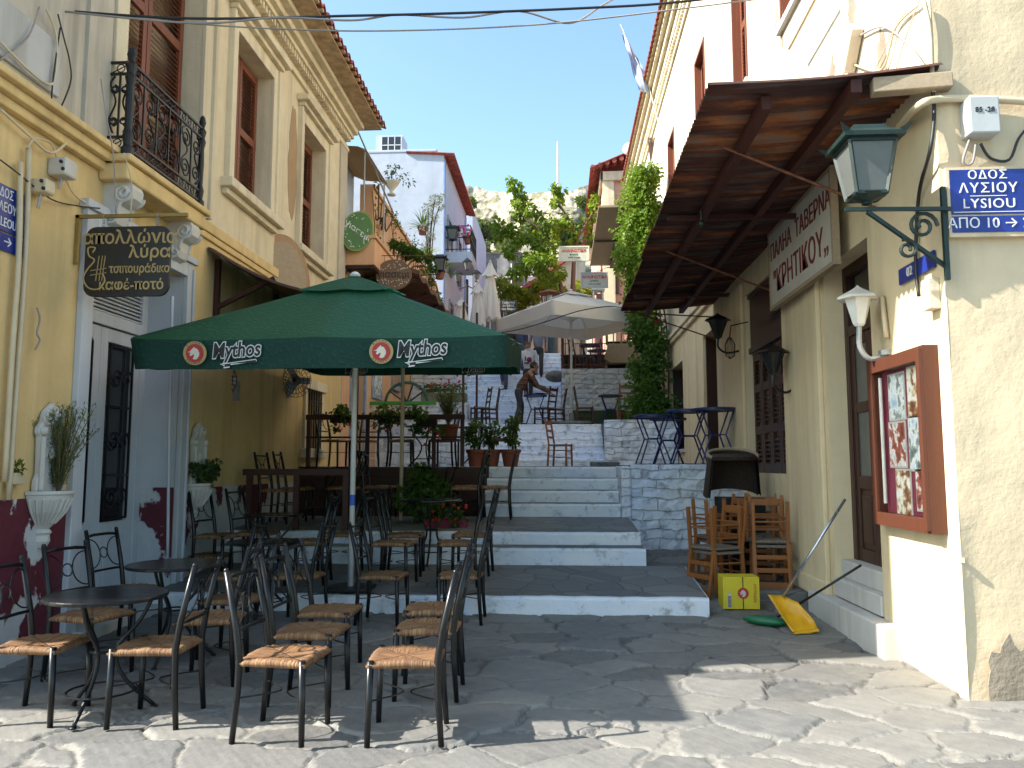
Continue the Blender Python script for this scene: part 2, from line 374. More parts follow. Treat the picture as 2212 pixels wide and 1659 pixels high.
def treadmat():
    t = NT('grey_stone_tread'); o = t.co(); dn = t.t.nodes.new('ShaderNodeTexNoise'); t.L(o, dn.inputs['Vector']); dn.inputs['Scale'].default_value = 1.7
    vv = t.t.nodes.new('ShaderNodeVectorMath'); vv.operation = 'MULTIPLY_ADD'; t.L(dn.outputs['Color'], vv.inputs[0]); vv.inputs[1].default_value = (.25, .25, 0); t.L(o, vv.inputs[2])
    e = t.vor(2.6, 'DISTANCE_TO_EDGE', vv.outputs[0]); cc = t.vor(2.6, 'F1', vv.outputs[0], 'Color')
    f = t.noise(10, 7, .7); c = t.mix(t.sep(cc)[0], (.115, .113, .112), (.20, .19, .178)); c = t.mix(t.math('MULTIPLY', f, .6), c, (.17, .17, .165))
    j = t.ramp(e, [(.01, 1.), (.035, 0.)]); c = t.mix(t.math('MULTIPLY', j, .6), c, (.085, .083, .08))
    return t.fin(c, .65, t.bump(t.math('SUBTRACT', t.math('MULTIPLY', f, .6), j), .5, .015), spec=.35)
M['tread'] = treadmat()
def rush():
    t = NT('woven_rush'); s = t.sep(t.co()); ax = t.math('ABSOLUTE', s[0]); ay = t.math('ABSOLUTE', s[1])
    mn = t.math('MINIMUM', ax, ay); mx = t.math('MAXIMUM', ax, ay)
    side = t.math('ADD', t.math('MULTIPLY', t.math('GREATER_THAN', ax, ay), 3.7), t.math('ADD', t.math('SIGN', s[0]), t.math('MULTIPLY', t.math('SIGN', s[1]), 2.3)))
    cb = t.t.nodes.new('ShaderNodeCombineXYZ'); t.L(t.math('MULTIPLY', mn, 110.), cb.inputs[0]); t.L(t.math('MULTIPLY', mx, 7.), cb.inputs[1]); t.L(t.math('ADD', side, t.math('MULTIPLY', t.orand(), 40.)), cb.inputs[2])
    k = t.noise(1.0, 3, .6, cb.outputs[0]); n = t.noise(7, 4, .6)
    col = t.ramp(k, [(.3, (.075, .035, .018)), (.5, (.25, .125, .055)), (.72, (.50, .32, .16))]); col = t.mix(t.math('MULTIPLY', t.ramp(n, [(.4, 0.), (.7, 1.)]), .5), col, (.15, .07, .035)); col = t.mix(t.math('MULTIPLY', t.orand(), .6), col, (.16, .085, .045))
    dg = t.ramp(t.math('SUBTRACT', mx, mn), [(0., 1.), (.012, 0.)]); col = t.mix(t.math('MULTIPLY', dg, .55), col, (.06, .03, .015))
    return t.fin(col, .6, t.bump(t.math('SUBTRACT', k, t.math('MULTIPLY', dg, .5)), 1.0, .012), spec=.3)
M['rush'] = rush()
def wovengrey():
    t = NT('grey_woven_seat'); s = t.sep(t.co()); st = t.math('SINE', t.math('MULTIPLY', s[0], 300.)); n = t.noise(20, 4)
    col = t.mix(t.math('ADD', t.math('MULTIPLY', st, .4), .5), (.09, .07, .055), (.24, .2, .16))
    return t.fin(col, .8, t.bump(t.math('ADD', st, n), .6, .005))
M['cord_seat'] = wovengrey()
def corrug():
    t = NT('rusty_corrugated_sheet'); o = t.co(); n = t.noise(.8, 8, .65, t.map(o, (.55, 2.4, 1))); st = t.noise(2.5, 6, .7, t.map(o, (.35, 3.5, 1), (4, 1, 0)))
    col = t.ramp(n, [(.28, (.016, .007, .008)), (.46, (.045, .014, .012)), (.54, (.10, .03, .015)), (.61, (.30, .10, .026)), (.68, (.16, .14, .125))])
    col = t.mix(t.math('MULTIPLY', t.ramp(st, [(.5, 0.), (.65, 1.)]), .6), col, (.10, .10, .098))
    return t.fin(col, .75, t.bump(t.noise(40, 4), .3, .004), .15)
M['corrugated'] = corrug()
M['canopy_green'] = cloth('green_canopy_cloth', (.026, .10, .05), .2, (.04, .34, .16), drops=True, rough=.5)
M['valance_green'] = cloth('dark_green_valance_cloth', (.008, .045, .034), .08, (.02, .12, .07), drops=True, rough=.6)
M['canopy_cream'] = cloth('cream_canopy_cloth', (.72, .68, .63), .3, (.6, .56, .5))
M['awning_beige'] = cloth('beige_awning_cloth', (.5, .36, .2), .35, (.6, .4, .2))
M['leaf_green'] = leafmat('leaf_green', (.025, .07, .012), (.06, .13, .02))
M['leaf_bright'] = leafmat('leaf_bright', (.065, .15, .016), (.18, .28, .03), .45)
M['leaf_dark'] = leafmat('leaf_dark', (.012, .035, .010), (.035, .07, .016), .25)
M['leaf_olive'] = leafmat('leaf_olive', (.05, .07, .04), (.11, .13, .075), .3)
M['leaf_lime'] = leafmat('leaf_lime', (.16, .22, .02), (.30, .34, .04), .45)
M['leaf_rosemary'] = leafmat('leaf_rosemary', (.05, .085, .03), (.12, .16, .06), .3)
M['leaf_silver'] = leafmat('leaf_silver', (.35, .36, .26), (.6, .6, .5), .3)
M['bark'] = wood('tree_bark', (.13, .085, .06), 'Z', .9, .5)
M['stem'] = simple('plant_stem', (.12, .08, .045), .8)
M['petal_red'] = simple('red_petal', (.6, .02, .02), .5)
M['petal_pink'] = simple('pink_petal', (.65, .05, .2), .5)
M['soil'] = simple('dark_soil', (.03, .022, .016), .95)
# plain lettering and paint colours
def flat(name, c, rough=.6, **k): return simple(name, c, rough, .06, 8, **k)
M['ink_white'] = flat('white_lettering', (.72, .72, .7)); M['ink_black'] = flat('black_lettering', (.014, .014, .016)); M['ink_gold'] = flat('gold_lettering', (.42, .29, .11))
M['ink_maroon'] = flat('maroon_lettering', (.16, .022, .025)); M['ink_red'] = flat('red_lettering', (.55, .03, .03)); M['ink_green'] = flat('green_lettering', (.05, .2, .06))
M['enamel_blue'] = simple('blue_enamel', (.012, .03, .22), .3, .25, 5); M['sign_board_black'] = simple('black_sign_board', (.018, .015, .013), .5, .3, 4)
M['sign_white'] = simple('off_white_sign', (.52, .50, .45), .55, .1, 4); M['sign_cream'] = simple('cream_sign', (.68, .66, .52), .55, .08, 4)
M['sign_green'] = simple('green_sign', (.07, .17, .035), .5, .2, 4); M['lime_rim'] = simple('lime_rim', (.20, .28, .03), .5, .2)
M['sign_brown'] = wood('brown_sign_wood', (.20, .12, .07), 'X', .6, .4); M['sign_wood'] = wood('pale_sign_wood', (.36, .22, .12), 'Z', .7, .35)
M['gold_ring'] = flat('tan_ring', (.45, .31, .13)); M['emblem_red'] = flat('red_emblem', (.45, .03, .035))
M['yellow_card'] = simple('yellow_carton', (.62, .50, .02), .6, .08, 4); M['yellow_plastic'] = simple('yellow_plastic', (.62, .33, .01), .4, .2, 9); M['green_plastic'] = simple('green_plastic', (.01, .12, .05), .45, .2)
M['maroon_felt'] = simple('maroon_felt', (.22, .03, .06), .9, .15); M['frosted'] = simple('frosted_glass', (.115, .125, .12), .35, .15, 5)
M['blue_sticker'] = flat('blue_sticker', (.03, .10, .4)); M['ac_green'] = flat('green_rail_paint', (.04, .26, .02)); M['denim'] = simple('blue_denim', (.05, .075, .13), .85, .3, 14)
# ------------------------------------------------------------ ground, steps, terraces
def gz(x, y):
    z = .015 * y if y < 8 else .12 + .085 * (y - 8)
    if x < 1.0 and y > 8: z = min(z, .2)
    return z
def street():
    xs = np.concatenate([np.arange(-5.2, 5.6, .0135)]); ys = [2.6]
    while ys[-1] < 11.7: ys.append(ys[-1] + (.022 if ys[-1] < 3.6 else max(.010, .010 + (ys[-1] - 4.2) * .0035)))
    ys = np.array(ys); X, Y = np.meshgrid(xs, ys); g = np.random.default_rng(5)
    N = 160; off = 60
    def wob(X, Y, k, s): return (np.sin(X * k + s) * np.cos(Y * k * 1.3 + 2 * s) + .5 * np.sin(X * k * 2.7 + Y * k * 2.1 + s * 3) + .3 * np.sin(X * k * 5.9 - Y * k * 6.7 + s))
    dx = X + .05 * wob(X, Y, 2.6, 1.) + .012 * wob(X, Y, 13, 2.); dy = Y + .04 * wob(X, Y, 2.9, 2.) + .010 * wob(X, Y, 15, .5)
    sx, sy = .55, .37; jx = .5 + (g.random((N, N)) - .5) * .85; jy = .5 + (g.random((N, N)) - .5) * .8; rv = g.random((N, N)); tx = g.normal(0, 1, (N, N)); ty = g.normal(0, 1, (N, N)); wt = g.random((N, N)) * .16
    cx = np.floor(dx / sx).astype(int); cy = np.floor(dy / sy).astype(int)
    d1 = np.full(X.shape, 9.); d2 = np.full(X.shape, 9.); val = np.zeros(X.shape); tilt = np.zeros(X.shape)
    for i in (-2, -1, 0, 1, 2):
        for j in (-2, -1, 0, 1, 2):
            a = cx + i + off; b = cy + j + off; px = (cx + i + jx[a, b] + (b % 2) * .5) * sx; py = (cy + j + jy[a, b]) * sy
            u = np.abs(dx - px) / sx; v = np.abs(dy - py) / sy; d = (u ** 2.4 + v ** 2.4) ** (1 / 2.4) - wt[a, b]      # rounded-square metric: blocky flags
            n1 = d < d1; n2 = (~n1) & (d < d2); d2 = np.where(n1, d1, np.where(n2, d, d2)); val = np.where(n1, rv[a, b], val); tilt = np.where(n1, tx[a, b] * (X - px) + ty[a, b] * (Y - py), tilt); d1 = np.where(n1, d, d1)
    e = (d2 - d1) * .26 + .004 * wob(X, Y, 31, .3) + g.normal(0, .0012, X.shape)          # about metres from the joint
    near = np.clip((5.9 - Y) / .9, 0, 1); w = (.010 + .020 * np.clip(wob(X, Y, 1.1, .7) * .7 + .25, 0, 1.3) * (.25 + .75 * near))
    joint = np.clip((w + .005 - e) / .005, 0, 1); line = np.clip((.0045 + .003 * wob(X, Y, 3.3, 2.2) - np.abs(e - w * .9)) / .003, 0, 1) * np.clip(wob(X, Y, 2.1, 4.) + .45, 0, 1); core = np.clip((.005 - e) / .004, 0, 1)
    base = np.where(Y < 8, .015 * Y, .12 + .085 * (Y - 8)); base = np.where((X < 1.0) & (Y > 8), np.minimum(base, .2), base) + np.where(X > 3, (X - 3) * .05, 0)
    z = base + (val - .5) * .016 + np.clip(tilt, -1, 1) * .016 - joint * .010 - core * .005 - line * .010 + .003 * wob(X, Y, 5, 2.) * .6 + .0012 * wob(X, Y, 37, 1.) + g.normal(0, .0005, X.shape)
    ny, nx = X.shape; vs = np.stack([X, Y, z], -1).reshape(-1, 3); i = np.arange(nx - 1)[None, :] + nx * np.arange(ny - 1)[:, None]; f = np.stack([i, i + 1, i + nx + 1, i + nx], -1).reshape(-1, 4)
    me = bpy.data.meshes.new('street'); me.vertices.add(len(vs)); me.vertices.foreach_set('co', vs.ravel()); me.loops.add(f.size); me.loops.foreach_set('vertex_index', f.ravel().astype(np.int32))
    me.polygons.add(len(f)); me.polygons.foreach_set('loop_start', np.arange(0, f.size, 4, dtype=np.int32)); me.polygons.foreach_set('use_smooth', np.ones(len(f), bool)); me.update(calc_edges=True)
    at = me.attributes.new('pave', 'FLOAT_COLOR', 'POINT'); dark = (.72 - .2 * near) * np.clip(line * .9 + core * (.75 - .35 * near) + joint * (1 - near) * .3, 0, 1)
    at.data.foreach_set('color', np.stack([val, joint * near * (1 - line) * .7, dark * .9, np.ones_like(val)], -1).reshape(-1).astype(np.float32))
    me.materials.append(M['paving']); ob = bpy.data.objects.new('street', me); COL.objects.link(ob); tag(ob, kind='structure')
street()
gm = MB(); gm.add([(-400, -300, -.3), (400, -300, -.3), (400, 600, -.3), (-400, 600, -.3)], [(0, 1, 2, 3)]); gm.build('ground', M['tread'], kind='structure')
MB().box(-14, 14, -8, 2.7, -.29, .02).box(-14, -5.1, 2.7, 4.8, -.29, .03).box(5.5, 14, 2.7, 5.5, -.29, .12).build('road', M['tread'], kind='structure')

def step(mbw, mbt, x0, x1, y0, y1, zb, z0, z1, nos=.03, jag=.012, seed=0):
    r = random.Random(seed + int(y0 * 100)); n = max(6, int((x1 - x0) / .12)); cols = []
    jj = [r.uniform(-1, 1) for _ in range(n + 1)]; kk = [r.uniform(-1, 1) for _ in range(n + 1)]
    for i in range(n + 1):
        x = x0 + (x1 - x0) * i / n; j = jj[i] * jag; k = kk[i] * jag * .6
        cols.append([(x, y0 + j * .5, zb), (x, y0 + j, z0 - .03 + k), (x, y0 + .012 + j, z0 - .008 + k), (x, y0 + nos + j, z0 + k * .4), (x, y1, z1)])
    vs = [p for c in cols for p in c]; m = 5
    fs = [(i * m + q, (i + 1) * m + q, (i + 1) * m + q + 1, i * m + q + 1) for i in range(n) for q in range(m - 1)]
    fs += [(0, 1, 2, 3, 4), tuple(n * m + q for q in range(m))[::-1]]
    # close the ends down to the base
    b0 = len(vs); vs += [(x0, y1, zb), (x1, y1, zb)]
    fs += [(0, 4, b0), (n * m, b0 + 1, n * m + 4)]
    mbw.add(vs, fs)
    if mbt is not None:
        vs = []; 
        for i in range(n + 1):
            x = x0 + .01 + (x1 - x0 - .02) * i / n; j = jj[i] * jag * 2.2
            vs += [(x, y0 + nos + .012 + j, z0 + .004 + kk[i] * jag * .4), (x, y1 - .002, z1 + .004)]
        mbt.add(vs, [(2 * i, 2 * i + 2, 2 * i + 3, 2 * i + 1) for i in range(n)])
f1 = [(-4.19, 1.45, 8.1, 9.6, .30, .42), (-4.19, 1.0, 9.6, 9.9, .62, .63), (-4.19, .97, 9.9, 11.5, .785, .865), (-1.12, .85, 11.5, 11.85, 1.05, 1.055),
      (-1.12, .85, 11.85, 12.2, 1.225, 1.23), (-1.12, .86, 12.2, 12.55, 1.40, 1.405), (-1.12, .86, 12.55, 13.4, 1.575, 1.58)]
w, t_ = MB(), MB()
for i, s in enumerate(f1): step(w, t_, *s[:4], s[4] - (.24 if i else .4), s[4], s[5], .035, .012)
w.build('lower_steps', M['whitewash_step'], kind='structure'); t_.build('lower_step_treads', M['tread'], kind='structure')
w = MB()
for i in range(6): step(w, None, -1.86, 1.0, 18.0 + .3 * i, 19.6 if i == 5 else 18.32 + .3 * i, 1.4, 1.575 + .171 * (i + 1), 1.575 + .171 * (i + 1), .03, .014)
for i in range(15): step(w, None, -2.9, .04, 22.0 + .3 * i, 26.6 if i == 14 else 22.32 + .3 * i, 2.4, 2.6 + .18 * (i + 1), 2.6 + .18 * (i + 1), .03, .014)
w.build('upper_steps', M['whitewash_brick'], kind='structure')
MB().box(-4.19, .98, 13.35, 18.3, .6, 1.572).box(-4.19, -1.13, 12.75, 13.35, .6, 1.572).build('cafe_terrace', M['tread'], kind='structure')
MB().box(-4.19, -1.87, 18.02, 22.1, 1.4, 2.598).box(-1.87, 1.01, 19.55, 22.1, 1.4, 2.596).box(1.01, 2.62, 18.05, 22.1, 1.4, 2.594).build('middle_terrace', M['tread'], kind='structure')
MB().box(.99, 2.62, 11.6, 18.1, .2, 1.6).build('side_terrace', M['tread'], kind='structure')
MB().box(.06, 2.62, 22.1, 30, 2.4, 4.25).build('high_terrace', M['tread'], kind='structure')
def rise(u, v):
    x = -9 + 18 * u; y = 26.5 + 40 * v; return (x, y, 5.29 + max(0, (y - 28)) * .09)
MB().sheet(rise, 2, 8).build('upper_path', M['tread'], kind='structure')
def rough_wall(name, x0, x1, y, z0, z1, thick, label, mat='whitewash', jag=.018, cap=True):
    mb = MB(); nx = max(4, int((x1 - x0) / .1)); nz = max(4, int((z1 - z0) / .09)); r = random.Random(int(x0 * 100 + y * 10))
    def fr(u, v):
        e = 0 if v in (0,) else 1
        return (x0 + (x1 - x0) * u, y + r.uniform(-jag, jag), z0 + (z1 - z0) * v + (r.uniform(-jag, jag) * .6 if v < 1 else 0))
    mb.sheet(fr, nx, nz); vs = mb.v; top = [(nz) * (nx + 1) + i for i in range(nx + 1)]; o = len(vs)
    for i in top: mb.v.append((vs[i][0], y + thick, vs[i][2] + r.uniform(-.004, .004)))
    for i in range(nx): mb.f.append((top[i], top[i + 1], o + i + 1, o + i))
    for side in (0, nx):
        col = [j * (nx + 1) + side for j in range(nz + 1)]; b = len(mb.v); mb.v.append((vs[col[0]][0], y + thick, z0)); e = o + (0 if side == 0 else nx)
        mb.f.append(tuple(col + [e, b]) if side else tuple(([b, e] + col[::-1])))
    return mb.build(name, M[mat], label=label, cat='wall')
rough_wall('retaining_wall', 1.0, 2.62, 11.5, .2, 1.612, .4, 'whitewashed stone wall under the small blue tables on the right')
MB().box(.86, 1.0, 11.44, 12.9, .5, 1.585).build('stair_curb', M['whitewash'], bevel=.03, label='white plastered curb beside the lower steps, left of the blue tables', cat='curb')
rough_wall('retaining_wall', 1.0, 2.62, 18.0, 1.5, 2.62, .3, 'whitewashed stone wall right of the second flight, below the white parasol')
rough_wall('retaining_wall', -4.19, -1.86, 17.96, 1.55, 2.62, .3, 'whitewashed wall behind the pots and bar chairs of the upper cafe terrace')
rough_wall('retaining_wall', .05, 2.62, 22.0, 2.5, 4.27, .4, 'tall whitewashed stone wall behind the green bench')
MB().box(-4.19, -2.91, 22.05, 26.4, 2.4, 4.6).build('house_plinth', M['whitewash'], label='white block wall left of the upper flight by the salmon house', cat='wall', bevel=.03)
MB().box(-3.6, -2.35, 20.1, 20.6, 2.58, 3.2).build('stone_block', M['whitewash'], label='low white block carrying the mossy trough left of the stairs', cat='block', bevel=.03)
# dark boarded front of the cafe terrace
dr = MB(); dr.box(-4.19, -1.13, 12.62, 12.76, .8, 1.57); dr.build('terrace_front', M['rail_wood'], label='dark boarded front of the raised cafe terrace behind the tables', cat='wall')
MB().box(1.85, 2.6, 8.75, 11.48, .0, .275).build('plinth', M['tread'], label='low dark stone plinth under the stacked wooden chairs', cat='plinth', bevel=.02)
bl = MB().box(.5, .98, 13.3, 13.75, 1.575, 1.66); bl.build('stone_slab', M['tread'], label='grey stone slab lying at the top of the lower steps', cat='slab', bevel=.02)
bb = MB().ball((0, 0, 0), .27, 14, 8, (1.1, .8, .65)); 
for i, p in enumerate(bb.v): n_ = mnoise.noise(Vector(p) * 4) * .05; bb.v[i] = (p[0] * (1 + n_) - .12, p[1] * (1 + n_) + 22.4, p[2] * (1 + n_) + 4.1)
bb.build('boulder', M['tread'], smooth=True, label='grey rounded boulder at the right edge of the upper stairs', cat='rock')

# ------------------------------------------------------------ walls with openings
def wall_x(mb, X, y0, y1, z0, z1, holes, depth, side=1):
    ys = sorted({y0, y1, *[h[0] for h in holes], *[h[1] for h in holes]}); zs = sorted({z0, z1, *[h[2] for h in holes], *[h[3] for h in holes]})
    def q(a, b, c, d): mb.add([a, b, c, d], [(0, 1, 2, 3)] if side > 0 else [(3, 2, 1, 0)])
    for i in range(len(ys) - 1):
        for j in range(len(zs) - 1):
            ym, zm = (ys[i] + ys[i + 1]) / 2, (zs[j] + zs[j + 1]) / 2
            if any(h[0] < ym < h[1] and h[2] < zm < h[3] for h in holes): continue
            q((X, ys[i], zs[j]), (X, ys[i + 1], zs[j]), (X, ys[i + 1], zs[j + 1]), (X, ys[i], zs[j + 1]))
    B = X - side * depth
    for (a, b, c, d) in holes:
        q((X, a, c), (X, a, d), (B, a, d), (B, a, c)); q((X, b, d), (X, b, c), (B, b, c), (B, b, d))
        q((X, a, d), (X, b, d), (B, b, d), (B, a, d)); q((X, b, c), (X, a, c), (B, a, c), (B, b, c))
    return mb
def wall_y(mb, Y, x0, x1, z0, z1, holes, depth):      # faces -Y
    xs = sorted({x0, x1, *[h[0] for h in holes], *[h[1] for h in holes]}); zs = sorted({z0, z1, *[h[2] for h in holes], *[h[3] for h in holes]})
    for i in range(len(xs) - 1):
        for j in range(len(zs) - 1):
            xm, zm = (xs[i] + xs[i + 1]) / 2, (zs[j] + zs[j + 1]) / 2
            if any(h[0] < xm < h[1] and h[2] < zm < h[3] for h in holes): continue
            mb.add([(xs[i], Y, zs[j]), (xs[i + 1], Y, zs[j]), (xs[i + 1], Y, zs[j + 1]), (xs[i], Y, zs[j + 1])], [(0, 1, 2, 3)])
    for (a, b, c, d) in holes:
        B = Y + depth
        for A, E in (((a, c), (a, d)), ((b, d), (b, c)), ((a, d), (b, d)), ((b, c), (a, c))):
            mb.add([(A[0], Y, A[1]), (E[0], Y, E[1]), (E[0], B, E[1]), (A[0], B, A[1])], [(0, 1, 2, 3)])
    return mb
def shutter(parent, X, y0, y1, z0, z1, mat, side=1, leaves=2, name='shutter', rails=(.5,)):
    for k in range(leaves):
        a = y0 + (y1 - y0) * k / leaves + .008; b = y0 + (y1 - y0) * (k + 1) / leaves - .008; mb = MB(); t = .045; st = .075
        xf = X; xb = X - side * t; lo, hi = min(xf, xb), max(xf, xb)
        mb.box(lo, hi, a, a + st, z0, z1).box(lo, hi, b - st, b, z0, z1)
        zz = [z0] + [z0 + (z1 - z0) * r_ for r_ in rails] + [z1]
        for i, z in enumerate(zz):
            c = min(max(z, z0 + .06), z1 - .06); mb.box(lo + .001, hi - .001, a + st, b - st, c - .055, c + .055)
        for i in range(len(zz) - 1):
            p, q = zz[i] + .11, zz[i + 1] - .11; n = max(3, int((q - p) / .055))
            for j in range(n):
                z = p + (q - p) * (j + .5) / n
                mb.obox((xf - side * t / 2, (a + b) / 2, z), (side * .018, 0, -.02), (0, (b - a) / 2 - st - .001, 0), (.0035, 0, .003))
        mb.build(name, mat, parent)
def tile_roof(mb, xe, ze, xr, zr, y0, y1, pitch=.24, amp=.045, thick=.03):
    n = int((y1 - y0) / pitch * 6)
    def f(u, v):
        y = y0 + (y1 - y0) * v; x = xe + (xr - xe) * u; z = ze + (zr - ze) * u; stepn = (u * 18) % 1
        return (x, y, z + amp * math.sin(2 * math.pi * y / pitch) + .012 * (1 - stepn))
    o = len(mb.v); mb.sheet(f, 18, n); m = len(mb.v) - o
    mb.v += [(x, y, z - thick) for x, y, z in mb.v[o:o + m]]
    for j in range(n): a = o + j * 19; b = a + 19; mb.f.append((a, a + m, b + m, b))
    mb.f += [tuple(i + m for i in fc)[::-1] for fc in [((j * 19 + i) + o, (j * 19 + i + 1) + o, ((j + 1) * 19 + i + 1) + o, ((j + 1) * 19 + i) + o) for j in range(n) for i in range(3)]]
    for j in (0, n):
        for i in range(18): a = o + j * 19 + i; mb.f.append((a, a + 1, a + 1 + m, a + m))
    return mb
# ------------------------------------------------------------ left corner townhouse
LX = -4.2; Y0, Y1 = 4.83, 15.0
TH = thing('townhouse', 'yellow and cream two storey house with iron balcony along the left side of the street', 'house', (LX, 9.5, 0))
door = (6.75, 8.5, .18, 3.7); barw = (12.88, 13.67, 1.88, 2.86)
wall_x(MB(), LX, Y0, Y1, -.1, 4.3, [door, barw], .42).build('lower_wall', M['yellow_plaster'], TH)
wins = [(9.65, 10.95, 5.18, 7.25), (12.35, 13.55, 5.1, 7.2)]; bdoor = (7.1, 8.72, 4.47, 7.5)
wall_x(MB(), LX, 6.87, Y1, 4.48, 8.35, wins + [bdoor], .3).build('upper_wall', M['cream_plaster'], TH)
wall_x(MB(), LX, Y0, 6.87, 4.48, 8.35, [], .3).build('upper_wall', M['grey_plaster'], TH)
bw = MB().box(-11, -4.63, Y0, Y1, -.1, 8.35)
bw.add([(-4.63, Y0, -.1), (LX, Y0, -.1), (LX, Y0, 8.35), (-4.63, Y0, 8.35)], [(0, 1, 2, 3)]).add([(-4.63, Y1, -.1), (LX, Y1, -.1), (LX, Y1, 8.35), (-4.63, Y1, 8.35)], [(3, 2, 1, 0)])
bw.build('side_wall', M['cream_plaster'], TH)
MB().box(-15, -9.6, 9.5, 24.0, -.1, 16.5).build('rear_block', M['cream_plaster'], TH)  # unseen block, added to shade the right wall and the stairs
wn_ = MB()
for a, b in ((Y0, 6.66), (8.62, 15.0)):
    wn_.box(LX, LX + .012, a, b, -.1, 1.34)
wn_.build('wainscot', M['wainscot'], TH)
sc = MB(); 
for (z0, z1, p) in ((4.28, 4.36, .07), (4.36, 4.44, .13), (4.44, 4.5, .19)): sc.box(LX, LX + p, Y0 - .1, 6.85, z0, z1)
for (z0, z1, p) in ((4.28, 4.36, .03), (4.36, 4.49, .05)): sc.box(LX, LX + p, 8.25, Y1, z0, z1)
sc.build('string_course', M['yellow_plaster'], TH, bevel=.012)
for y_a, y_b, h_ in ((6.5, 6.86, 8.0), (14.55, 15.0, 7.9)): MB().box(LX, LX + .035, y_a, y_b, 4.5, h_).build('pilaster', M['grey_plaster'], TH)
cn = MB()
for (z0, z1, p) in ((7.78, 7.86, .05), (8.05, 8.13, .14), (8.13, 8.24, .22), (8.24, 8.33, .34)): cn.box(LX, LX + p, Y0, Y1 + .06, z0, z1)
y = Y0 + .05
while y < Y1 - .05: cn.box(LX, LX + .11, y, y + .055, 7.95, 8.05); y += .11
cn.build('cornice', M['trim_plaster'], TH, bevel=.006)
rf = tile_roof(MB(), -3.48, 8.42, -7.6, 9.9, Y0 - .2, 15.35); rb = rf.build('roof', M['roof_tile'], TH)
so = MB().box(-4.22, -3.56, Y0 - .2, 15.3, 8.335, 8.36)
y = Y0
while y < 15.2: so.box(-4.2, -3.5, y, y + .07, 8.36, 8.4); y += .24
so.build('soffit', M['roof_tile_under'], rb)
MB().box(-9.3, LX, 3.67, Y0, 4.28, 4.4).build('front_balcony_slab', M['trim_plaster'], TH)
# upper windows
for (a, b, c, d) in wins:
    fr = MB(); e = .2
    fr.box(LX, LX + .05, a - e, a, c, d + e).box(LX, LX + .05, b, b + e, c, d + e).box(LX, LX + .05, a, b, d, d + e)
    fr.box(LX - .01, LX + .08, a - e - .004, a - e + .06, c + .002, d + e - .003).box(LX - .01, LX + .08, b + e - .06, b + e + .004, c + .002, d + e - .003)
    wf = fr.build('window', M['trim_plaster'], TH, bevel=.008)
    MB().box(LX, LX + .12, a - e - .02, b + e + .02, d + e, d + e + .07).box(LX, LX + .2, a - e - .1, b + e + .1, d + e + .07, d + e + .16).build('window_cornice', M['trim_plaster'], wf, bevel=.012)
    MB().box(LX - .28, LX + .16, a - .3, b + .3, c - .12, c - .001).box(LX, LX + .08, a - .25, b + .25, c - .2, c - .12).build('sill', M['trim_plaster'], wf, bevel=.012)
    shutter(wf, LX - .2, a + .01, b - .01, c + .01, d - .01, M['brown_wood'])
a, b, c, d = bdoor; fr = MB().box(LX, LX + .05, b, b + .26, 4.5, d + .3).box(LX - .01, LX + .09, b + .2, b + .264, 4.5, d + .3).box(LX, LX + .05, a - .2, a, 4.5, d + .3)
bd = fr.build('balcony_door', M['trim_plaster'], TH, bevel=.008); shutter(bd, LX - .22, a + .01, b - .01, c + .02, d, M['brown_wood'], rails=(.33, .66))
bp = MB(); r_ = random.Random(3); pts = []
for i in range(26):
    t = i / 26 * 2 * math.pi; pts.append((11.95 + .2 * math.cos(t) * (1 + r_.uniform(-.25, .2)), 6.35 + .95 * math.sin(t) * (1 + r_.uniform(-.1, .06))))
bp.prism([(p[0], p[1]) for p in pts], (LX - .03, 0, 0), (0, 1, 0), (0, 0, 1), (1, 0, 0), .036).build('bare_patch', M['bare_plaster'], TH)
